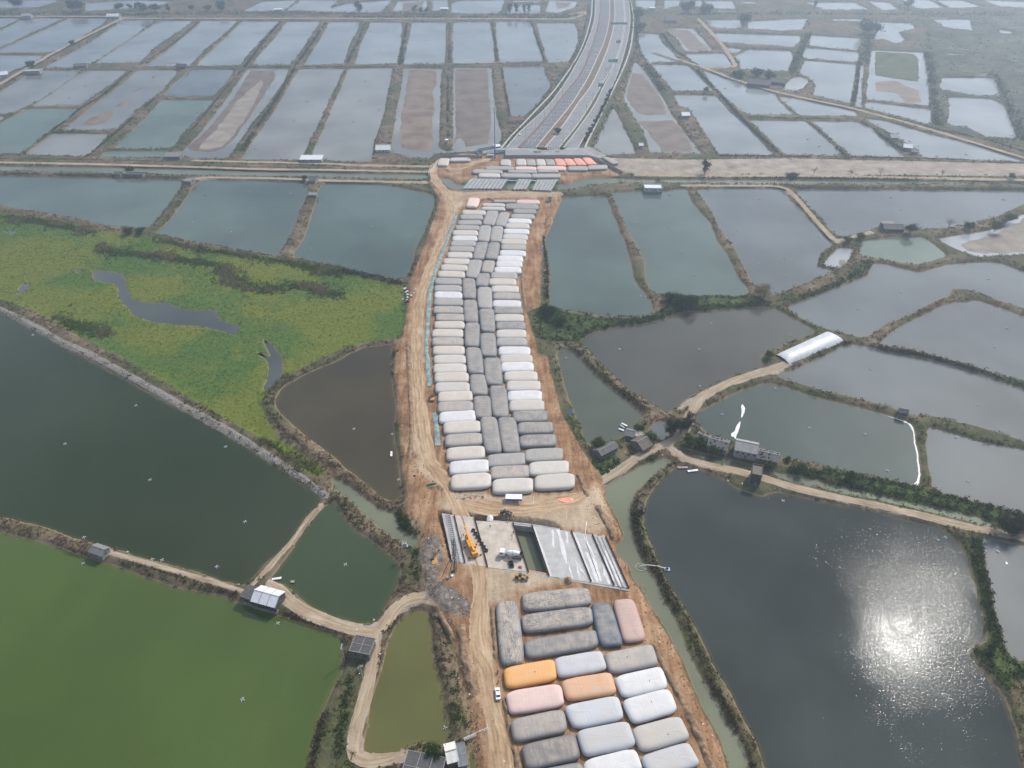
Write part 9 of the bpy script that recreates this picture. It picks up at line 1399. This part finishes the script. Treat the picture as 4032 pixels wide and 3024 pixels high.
# utility poles with crossarms
for k, (x, y) in enumerate(PTS['poles'][1]):
    t = thing('utility_pole', ['pale utility pole with a platform by the creek bank', 'pale utility pole on the weedy bank beside the olive pond', 'slim pole beside the haul road near the green fence', 'pale utility pole by the square pond house'][k], 'pole', (x, y, 1.2), .5 * k)
    q = MB(); q.tube([(0, 0, -.5), (0, 0, 9)], .16, 8, .11); q.build('shaft', MAT['pole'], t)
    for z in (8.3, 7.6): bxp('crossarm', (0, 0, z), (2.0, .14, .14), 'pole', t)
    for s in (-1, 0, 1):
        q = MB(); q.lathe([(.06, 8.37), (.09, 8.45), (.05, 8.6)], 6, 'z', (s * .85, 0, 0)); q.build('insulator', MAT['plastic_white'], t)
    if k == 0: bxp('transformer', (0, .5, 6.2), (1.6, .8, 1.1), 'pole', t); bxp('platform', (0, .4, 5.5), (2.4, 1.2, .14), 'pole', t)
# solar pest lamps
for k, (x, y) in enumerate(PTS['blue_sign'][1]):
    t = thing('solar_post', ['blue solar panel on a post beside the narrow grey pond', 'blue solar panel on a post beside the grey-teal pond right of the bags'][k], 'solar panel', (x, y, 1.2))
    q = MB(); q.tube([(0, 0, -.3), (0, 0, 3.4)], .09, 6); q.build('post', MAT['pole'], t)
    q = MB(); q.add([(-1, -.8, 3.0), (1, -.8, 3.0), (1, .8, 3.7), (-1, .8, 3.7), (-1, -.8, 3.08), (1, -.8, 3.08), (1, .8, 3.78), (-1, .8, 3.78)], [(3, 2, 1, 0), (4, 5, 6, 7), (0, 1, 5, 4), (1, 2, 6, 5), (2, 3, 7, 6), (3, 0, 4, 7)]); q.build('panel', MAT['solar'], t)
# plank gangway over the brown ditch
a_, b_ = [Vector(v) for v in PTS['plank'][1]]
t = thing('gangway', 'plank gangway leading over the brown ditch to the cream roofed shed', 'gangway', (0, 0, 0))
for i in range(14):
    p = a_.lerp(b_, i / 13)
    if i in (7, 8): continue
    d = b_ - a_; bxp('plank', (p.x, p.y, 1.6 + .03 * i), (d.length / 14 * .8, 1.1, .1), 'steel' if i % 3 else 'wood', t, math.atan2(d.y, d.x))
q = MB(); q.tube([(a_.x, a_.y, 2.4), (b_.x, b_.y, 2.9)], .07, 5); q.build('handrail', MAT['plastic_white'], t)
# pump raft with pipe on the big pond
x, y = PTS['pump'][1][0]
t = thing('pump_raft', 'pump on a small raft with a white pipe crossing the creek dyke', 'pump', (x, y, .1))
bxp('raft', (0, 0, .15), (2.2, 1.6, .3), 'blue_pale', t); bxp('motor', (0, 0, .7), (1.1, .6, .8), 'dark_metal', t)
q = MB(); q.tube([(-.5, 0, .6), (-4, .3, 1.7), (-8, .8, 1.8), (-11, 1.2, .9)], .16, 6); q.build('pipe', MAT['plastic_white'], t)
q = MB(); q.tube([(-10.5 + 2.1 * math.cos(a) , 1.0 + 1.9 * math.sin(a), .25) for a in np.linspace(0, 6, 20)], .06, 5); q.build('hose_loop', MAT['plastic_white'], t)
# floating foam
for k, key in enumerate(('foamA', 'foamB', 'foamC')):
    P = resample(PTS[key][1], .5, .55)
    o = flat_sheet('foam', P, .02, MAT['foam']); tag(o, 'white foam drifting on a pond', None, None, 'stuff')

# ------------------------------------------------------------------ highway furniture and site fence
def lamp_proto():
    t = thing('street_lamp', 'x', 'street lamp')
    q = MB(); q.tube([(0, 0, 0), (0, 0, 11)], .2, 7, .11); q.build('pole', MAT['pole'], t)
    for s in (-1, 1):
        q = MB(); q.tube([(0, 0, 10.6), (s * 1.0, 0, 11.3), (s * 2.2, 0, 11.5)], .09, 5); q.build('arm', MAT['pole'], t)
        bxp('lamp_head', (s * 2.5, 0, 11.5), (.9, .35, .18), 'steel', t)
    return t
lp = lamp_proto(); firstl = True
for key, word in (('lampL', 'left'), ('lampR', 'right')):
    ps = sorted(PTS[key][1], key=lambda p: p[1])
    for k, (x, y) in enumerate(ps):
        o = lp if firstl else copy_tree(lp); firstl = False
        o.location = (x, y, HWZ); o.rotation_euler = (0, 0, R(-10))
        tag(o, f'double-armed street lamp on the {word} highway separator, {ordw(k)} from the junction', 'street lamp', 'highway street lamps')
SG = [('wide green gantry sign at the top edge of the highway', 26, 3.2), ('wide green gantry sign over the right carriageway', 24, 3.0), ('small green road sign beside the right carriageway', 6, 3.5), ('small green road sign, left of a pair at the lane split', 6.5, 3.0), ('small green road sign, right of a pair at the lane split', 5.5, 4.0), ('single green road sign on the grass strip nearest the junction', 6.0, 3.4)]
for (lab, w_, h_), (x, y) in zip(SG, PTS['signs'][1]):
    t = thing('road_sign', lab, 'road sign', (x, y, HWZ))
    zc = 8.5
    bxp('board', (0, 0, zc), (w_, .25, h_), 'sign_green', t)
    for s in ((-1, 1) if w_ > 8 else (0,)):
        q = MB(); q.tube([(s * w_ * .5, .3, 0), (s * w_ * .5, .3, zc + 1)], .25, 7); q.build('post', MAT['steel'], t)
    if w_ > 8:
        for z in (zc - .8, zc + .8):
            q = MB(); q.tube([(-w_ / 2, .3, z), (w_ / 2, .3, z)], .12, 5); q.build('beam', MAT['steel'], t)
    q = MB()
    for r_ in range(2):
        for i in range(int(w_ / 1.6)): q.box((-w_ / 2 + .9 + i * 1.55, -.14, zc + .55 - r_ * 1.1), (.9, .02, .35))
    q.build('print', MAT['plastic_white'], t)
x, y = PTS['mast'][1][0]
t = thing('mast', 'tall slender telecom mast beside the blue gate', 'mast', (x, y, 2.0))
q = MB(); q.tube([(0, 0, 0), (0, 0, 20), (0, 0, 40)], .75, 9, .3); q.build('shaft', MAT['pole'], t)
for z in (36, 38.5):
    q = MB(); q.lathe([(1.6, z), (1.7, z + .15), (1.6, z + .3)], 12); q.build('platform', MAT['steel'], t)
    for k in range(3):
        a = k * 2.09 + z; bxp('antenna', (1.7 * math.cos(a), 1.7 * math.sin(a), z + 1.2), (.3, .3, 2.0), 'plastic_white', t)
q = MB(); q.tube([(0, 0, 40), (0, 0, 44)], .06, 5); q.build('spike', MAT['steel'], t)
a_, b_ = [Vector(v) for v in PTS['gate'][1]]
d = b_ - a_; c = (a_ + b_) / 2
t = thing('gate', 'blue portal gate at the site entrance below the highway junction', 'gate', (c.x, c.y, 2.0), math.atan2(d.y, d.x))
for s in (-1, 1): bxp('pillar', (s * d.length / 2, 0, 3.6), (1.3, 1.3, 7.4), 'blue', t)
bxp('beam', (0, 0, 7.0), (d.length + 1.3, 1.2, 1.5), 'blue', t); bxp('banner', (0, -.62, 7.0), (d.length * .8, .04, .8), 'blue_pale', t)
house('white guard cabin beside the blue portal gate', PTS['guard'][1][0], PTS['guard'][1][1], 4.0, 3.0, 'flat', 'white', 'lgrey', 2)
panel_me = None
for key, lab, m, h_, pw in (('fenceA', 'long grey panel fence between the highway junction and the far water bags', 'fence_panel', 2.6, 3.0), ('fenceB', 'grey panel fence behind the cream water bag beyond the canal', 'fence_panel', 2.4, 3.0), ('fenceC', 'pale curved panel fence on the ramp left of the site entrance', 'plastic_white', 2.2, 2.6), ('fenceD', 'pale blue curved barrier beside the mast', 'blue_pale', 2.2, 2.6)):
    P = resample(PTS[key][1], pw, 0, False, True, 4)
    t = thing('fence', lab, 'fence', (0, 0, 0))
    q = MB(); q.box((0, 0, h_ / 2 - .3), (pw * 1.02, .07, h_ + .6)); q.box((0, -.06, h_ * .95), (pw * 1.02, .12, .12)); q.box((0, -.06, h_ * .1), (pw * 1.02, .12, .12))
    q.box((-pw / 2, .05, h_ / 2 - .3), (.14, .16, h_ + .8))
    pme = bpy.data.meshes.new('panel'); pme.from_pydata(q.v, [], q.f); pme.materials.append(MAT[m])
    for a_, b_ in zip(P, P[1:]):
        o = bpy.data.objects.new('panel', pme); C.objects.link(o); o.parent = t
        dd = b_ - a_; o.location = ((a_[0] + b_[0]) / 2, (a_[1] + b_[1]) / 2, 2.1 + random.uniform(-.06, .06)); o.rotation_euler = (0, 0, math.atan2(dd[1], dd[0]) + random.uniform(-.03, .03)); o.scale = (math.hypot(*dd) / pw, 1, 1)
a_, b_ = [Vector(v) for v in PTS['sitefence'][1]]
t = thing('fence', 'low green mesh fence across the earth ramp left of the last water bags', 'fence', (0, 0, 0))
for i in range(6):
    p0, p1 = a_.lerp(b_, i / 6), a_.lerp(b_, (i + 1) / 6); q = MB()
    line_box(q, p0, p1, .06, float(site_z(p0.y)) - .1, float(site_z(p0.y)) + 1.1); q.build('panel', MAT['green_rail'], t)
# ------------------------------------------------------------------ vegetation that nobody could count
def hash_noise(P, s, z=0.0):
    return np.array([mnoise.noise((p[0] * s, p[1] * s, z)) for p in P])
def clump_field(name, P, rad, hgt, blades, mat, lab, style='shrub', tint=None, zbase=None, seed=3):
    """P (n,2); rad,hgt arrays"""
    r = np.random.default_rng(seed); n = len(P)
    if n == 0: return
    rep = np.repeat(np.arange(n), blades); N = len(rep)
    z0 = np.repeat(zbase, blades)
    Rr, Hh = rad[rep], hgt[rep]
    a = r.uniform(0, 2 * np.pi, N); f = np.sqrt(r.uniform(0, 1, N))
    cx = P[rep, 0] + np.cos(a) * f * Rr; cy = P[rep, 1] + np.sin(a) * f * Rr
    if style == 'grass':
        w = Rr * r.uniform(.16, .34, N); h = Hh * r.uniform(.5, 1.1, N)
        th = r.uniform(0, np.pi, N); lx, ly = r.normal(0, .35, N) * h, r.normal(0, .35, N) * h
        dx, dy = np.cos(th) * w, np.sin(th) * w
        V = np.stack([np.stack([cx - dx, cy - dy, z0 - .15], 1), np.stack([cx + dx, cy + dy, z0 - .15], 1), np.stack([cx + lx + dx * .3, cy + ly + dy * .3, z0 + h], 1), np.stack([cx + lx - dx * .3, cy + ly - dy * .3, z0 + h], 1)], 1).reshape(-1, 3)
    else:
        cz = z0 + Hh * r.uniform(.05, .95, N) * (1 - .55 * f * f)
        A = r.normal(0, 1, (N, 3)); A /= np.linalg.norm(A, axis=1)[:, None]
        B = np.cross(A, r.normal(0, 1, (N, 3))); B /= np.linalg.norm(B, axis=1)[:, None]
        s = (Rr * r.uniform(.22, .48, N))[:, None]
        c = np.stack([cx, cy, cz], 1)
        V = np.stack([c - A * s, c - B * s * .7, c + A * s, c + B * s * .7], 1).reshape(-1, 3)
    F = np.arange(4 * N).reshape(N, 4)
    tn = np.clip((tint if tint is not None else np.full(n, .5))[rep] + r.normal(0, .16, N), 0, 1)
    me = fast_mesh(name, V, F, {'tint': ('FLOAT', np.repeat(tn, 4))})
    o = link(name, me, mat)
    return tag(o, lab, None, None, 'stuff')

# land samples reused from the terrain: (x, y, z) of dyke tops and banks
land = (~inw) & (pts[:, 1] < 1500) & (pts[:, 1] > 75)
clear = np.full(len(pts), 99.0)
for (n_, w_, k_, _), P in zip(PATHS, paths_lo): clear = np.minimum(clear, segdist(pts, P, False) - w_ / 2)
hwx0 = np.interp(pts[:, 1], hys, hl['LO']); hwx1 = np.interp(pts[:, 1], hys, hl['RO'])
on_hw = (pts[:, 1] > 640) & (pts[:, 0] > hwx0 - 3) & (pts[:, 0] < hwx1 + 3)
house_xy = np.array([((h[1][0] + h[2][0]) / 2, (h[1][1] + h[2][1]) / 2 + h[3] / 2) for h in HOUSES])
hd = np.min(np.hypot(pts[:, None, 0] - house_xy[None, :, 0], pts[:, None, 1] - house_xy[None, :, 1]), axis=1)
ok = land & (clear > .4) & ~on_hw & (zone['site'] < -1.0) & (zone['pale'] < 0) & (hd > 5) & (dwat > .35)
dyke = ok & (zone['marsh'] < 1)
sel = np.where(dyke)[0]
pat = hash_noise(pts[sel], .028) + .6 * hash_noise(pts[sel], .11, 4)
dens = np.clip(.55 + pat * .9, 0, 1)
dens = np.where(zone['stone'][sel] > -1, .12, dens); dens = np.where(zone['veg'][sel] > 0, 1.0, dens)
far_w = smooth(300, 900, pts[sel, 1])
greenish = (zone['veg'][sel] > -2) | (hash_noise(pts[sel], .012, 9) + far_w * .25 + (pts[sel, 0] > 20) * .18 > .18)
keep = rng.uniform(0, 1, len(sel)) < dens * .95
def scatter(mask, mult, rmin, rmax, hmin, hmax, blades, mat, name, lab, style, seed, spread=1.0):
    s = np.repeat(sel[mask], mult)
    P = pts[s] + rng.normal(0, spread, (len(s), 2)) * (1 + smooth(300, 1000, pts[s, 1]) * 1.2)[:, None]
    k_in = np.zeros(len(P), bool)
    for o_ in outl: k_in |= inside(P, o_)
    cl = np.full(len(P), 99.0)
    for (n_, w_, k_, _), Q in zip(PATHS, paths_lo): cl = np.minimum(cl, segdist(P, Q, False) - w_ / 2)
    g = (~k_in) & (cl > .3)
    P, s = P[g], s[g]
    n = len(P); sc = 1 + .35 * smooth(350, 1100, P[:, 1])
    clump_field(name, P, rng.uniform(rmin, rmax, n) * sc, rng.uniform(hmin, hmax, n) * sc, blades, mat, lab, style, np.clip(.5 + .35 * hash_noise(P, .05, seed), 0, 1), np.maximum(.1, zz[s]) - .05, seed)
    print(name, n)
scatter(keep & ~greenish, 2, .45, 1.05, .35, .95, 7, MAT['leaf_brown'], 'dry_scrub', 'dry brown scrub along the dykes', 'shrub', 3, .8)
scatter(keep & greenish, 2, .5, 1.25, .5, 1.5, 8, MAT['leaf'], 'green_scrub', 'green scrub along the dykes', 'shrub', 4, .9)
scatter((zone['veg'][sel] > 0) & (rng.uniform(0, 1, len(sel)) < .5), 2, .6, 1.4, .6, 1.7, 12, MAT['leaf_dark'], 'thicket', 'dark thicket on the overgrown banks', 'shrub', 5, 1.2)
scatter(keep & (rng.uniform(0, 1, len(sel)) < .35), 2, .4, .9, .5, 1.1, 6, MAT['leaf_pale'], 'straw_grass', 'straw coloured grass tufts on the dykes', 'grass', 6, .8)
# marsh plants
mz = np.array(ZONES['marsh'][0]); lo, hi = mz.min(0), mz.max(0)
P = rng.uniform(lo, hi, (60000, 2)); P = P[inside(P, mz)]
for o_, (c, d, _) in zip(outl, PONDS):
    if len(P): P = P[~inside(P, o_)]
P = P[np.array([(abs(p[0]) < .72 * (p[1] * .8 + 145) + 12) for p in P])]
gpat = hash_noise(P, .018, 11)
clump_field('marsh_grass', P[:22000], rng.uniform(.5, 1.0, len(P[:22000])), rng.uniform(.15, .42, len(P[:22000])), 5, MAT['leaf_marsh'], 'yellow-green water plants covering the marsh', 'grass', np.clip(.5 - .8 * gpat[:22000] + .35 * hash_noise(P[:22000], .09, 17), 0, 1), np.full(len(P[:22000]), .25), 12)
sp = P[22000:30000]; sp = sp[hash_noise(sp, .03, 21) > .18]
clump_field('marsh_bush', sp, rng.uniform(.7, 1.5, len(sp)), rng.uniform(.4, 1.1, len(sp)), 9, MAT['leaf'], 'low green bushes in the marsh', 'shrub', np.full(len(sp), .62), np.full(len(sp), .2), 13)
rp = []
for line in REEDS:
    Q = resample(line, .55, 0, False, True, 10)
    for _ in range(6): rp.append(Q + rng.normal(0, 4.2, Q.shape) * (.35 + np.abs(hash_noise(Q, .07, 8))[:, None] * 1.6))
rp = np.vstack(rp)
for o_ in outl: rp = rp[~inside(rp, o_)]
rt = hash_noise(rp, .06, 30)
clump_field('reed_bed', rp[rt > .12], rng.uniform(.6, 1.2, int((rt > .12).sum())), rng.uniform(1.0, 2.1, int((rt > .12).sum())), 9, MAT['leaf_reed'], 'tall straw coloured reeds edging the marsh', 'grass', np.full(int((rt > .12).sum()), .62), np.full(int((rt > .12).sum()), .5), 14)
clump_field('reed_bed', rp[rt <= .12], rng.uniform(.7, 1.4, int((rt <= .12).sum())), rng.uniform(.6, 1.5, int((rt <= .12).sum())), 9, MAT['leaf_marsh'], 'green reeds edging the marsh', 'shrub', np.full(int((rt <= .12).sum()), .4), np.full(int((rt <= .12).sum()), .4), 15)
# hedgerows and overgrown banks
for kind, col, lab in (('dark', 'leaf_dark', 'dark scrub and small trees lining dykes and roads'), ('green', 'leaf', 'green scrub lining dykes'), ('brown', 'leaf_brown', 'dry brown bushes lining dykes'), ('straw', 'leaf_pale', 'straw coloured reeds lining the canal')):
    HP, HR, HH = [], [], []
    for k_, h_, w_, line in HEDGES:
        if k_ != kind: continue
        if np.mean([p[1] for p in line]) > 620 and h_ < 5: h_, w_ = h_ * .7, w_ * .75
        Q = resample(line, max(.45, h_ * .30), 0, False, True, 12)
        gap = hash_noise(Q, .05, h_) + .5 * hash_noise(Q, .2, 2)
        for rep in range(3):
            g = gap + rng.uniform(-.35, .35, len(Q)) > -.28
            P_ = Q[g] + rng.normal(0, w_ * .42, (int(g.sum()), 2))
            HP.append(P_); HR.append(rng.uniform(.3, .62, len(P_)) * min(h_, 3.4)); HH.append(h_ * rng.uniform(.35, 1.15, len(P_)) * (1 + gap[g] * .4))
    HP, HR, HH = np.vstack(HP), np.concatenate(HR), np.maximum(.4, np.concatenate(HH))
    k_in = np.zeros(len(HP), bool)
    for o_ in outl: k_in |= inside(HP, o_)
    cl_ = np.full(len(HP), 99.0)
    for (n_, w_, k_, _), Q in zip(PATHS, paths_lo): cl_ = np.minimum(cl_, segdist(HP, Q, False) - w_ / 2)
    g = ~k_in & (cl_ > .5)
    HP, HR, HH = HP[g], HR[g], HH[g]
    print('hedge', kind, len(HP))
    clump_field('hedgerow', HP, HR, HH, 9, MAT[col], lab, 'grass' if kind == 'straw' else 'shrub', np.clip(.5 + .4 * hash_noise(HP, .07, 5), 0, 1), np.full(len(HP), 1.0), 40)
# highway verges: hedges on both footpaths and the embankment
hp_ = []
for A, B in (('LO', 'LK'), ('RK', 'RO')):
    for y in np.arange(690, 1500, 1.6):
        a_, b_ = xat(A, y), xat(B, y); hp_.append((a_ + (b_ - a_) * random.uniform(.3, .75), y))
for y in np.arange(690, 1500, 1.3):
    hp_.append((xat('LO', y) - random.uniform(1.5, 8), y)); hp_.append((xat('RO', y) + random.uniform(1.5, 9), y))
hp_ = np.array(hp_)
clump_field('verge_hedge', hp_, rng.uniform(.7, 1.7, len(hp_)), rng.uniform(.6, 2.2, len(hp_)), 8, MAT['leaf_dark'], 'hedge and scrub along the highway verges', 'shrub', rng.uniform(.3, .8, len(hp_)), np.where(np.arange(len(hp_)) < len(hp_) - 2 * len(np.arange(690, 1500, 1.3)), HWZ, 1.2), 16)
# riprap on the long pale dyke
st = np.where((zone['stone'] > -.5) & ~inw)[0]
st = np.repeat(st, 4); P = pts[st] + rng.normal(0, 1.0, (len(st), 2))
g = sdist(P, np.array(ZONES['stone'][0])) > 0; P, st = P[g], st[g]
r3 = np.random.default_rng(5); n = len(P)
octa = np.array([(1, 0, 0), (0, 1, 0), (-1, 0, 0), (0, -1, 0), (0, 0, 1.), (0, 0, -1)])
of = np.array([(0, 1, 4), (1, 2, 4), (2, 3, 4), (3, 0, 4)])
if n:
    V = octa[None] * r3.uniform(.15, .42, (n, 1, 3)) + np.stack([P[:, 0], P[:, 1], zz[st] + .05], 1)[:, None]
    V += r3.normal(0, .06, V.shape)
    F = (of[None] + 6 * np.arange(n)[:, None, None]).reshape(-1, 3)
    tag(link('riprap_stones', fast_mesh('riprap_stones', V.reshape(-1, 3), F), plain('riprap', (.31, .29, .26), .95, .15, .35, .8)), 'pale rubble stones along the long dyke', None, None, 'stuff')
# wind-blown litter and scraps round the works and yards
lt = np.where((((zone['site'] > 0) & (zone['site'] < 9)) | (hd < 14)) & ~inw & (pts[:, 1] < 480) & (rng.uniform(0, 1, len(pts)) < .05))[0]
P = pts[lt] + rng.normal(0, 1.2, (len(lt), 2)); n = len(P)
ang = r3.uniform(0, 3.14, n); sz = r3.uniform(.15, .55, n)
ca, sa = np.cos(ang) * sz, np.sin(ang) * sz
zl = zz[lt] + .12
V = np.stack([np.stack([P[:, 0] - ca, P[:, 1] - sa, zl], 1), np.stack([P[:, 0] + sa * .6, P[:, 1] - ca * .6, zl + .05], 1), np.stack([P[:, 0] + ca, P[:, 1] + sa, zl + .12], 1), np.stack([P[:, 0] - sa * .6, P[:, 1] + ca * .6, zl + .03], 1)], 1).reshape(-1, 3)
tag(link('litter', fast_mesh('litter', V, np.arange(4 * n).reshape(n, 4)), plain('litter', (.55, .54, .52), .8, .2, .4, .2)), 'pale scraps of litter strewn round the works and yards', None, None, 'stuff')
# clods and spoil heaps on the site
cl = np.where((zone['site'] > 1) & (zone['site'] < 12) & ~inw & (clear > 1.0) & (pts[:, 1] < 620))[0]
cl = np.repeat(cl, 2); P = pts[cl] + rng.normal(0, 1.3, (len(cl), 2)); n = len(P)
bagc = np.array([np.mean(q_, axis=0) for *_, q_ in BAGS])
V = octa[None] * r3.uniform(.12, .5, (n, 1, 3)) + np.stack([P[:, 0], P[:, 1], zz[cl]], 1)[:, None]
F = (of[None] + 6 * np.arange(n)[:, None, None]).reshape(-1, 3)
tag(link('earth_clods', fast_mesh('earth_clods', V.reshape(-1, 3), F), plain('earth_clod', (.26, .165, .10), .95, .1, .4, .5)), 'loose clods of orange earth on the site margins', None, None, 'stuff')
# ------------------------------------------------------------------ haze
hz = bpy.data.materials.new('haze_air'); hz.use_nodes = True
ht = hz.node_tree; ht.nodes.clear()
ho = ht.nodes.new('ShaderNodeOutputMaterial'); hv = ht.nodes.new('ShaderNodeVolumePrincipled')
hv.inputs['Color'].default_value = (.68, .83, 1.0, 1)
hv.inputs['Density'].default_value = HAZE
hv.inputs['Anisotropy'].default_value = .55
ht.links.new(hv.outputs[0], ho.inputs['Volume'])
b = MB(); b.box((0, 5000, 121.5), (60000, 50000, 247))
o = b.build('haze', hz)
tag(o, 'pale haze hanging over the far ponds', None, None, 'stuff')
o.display_type = 'WIRE'
print('objects', len(bpy.data.objects), 'tris', sum(len(m.polygons) for m in bpy.data.meshes))
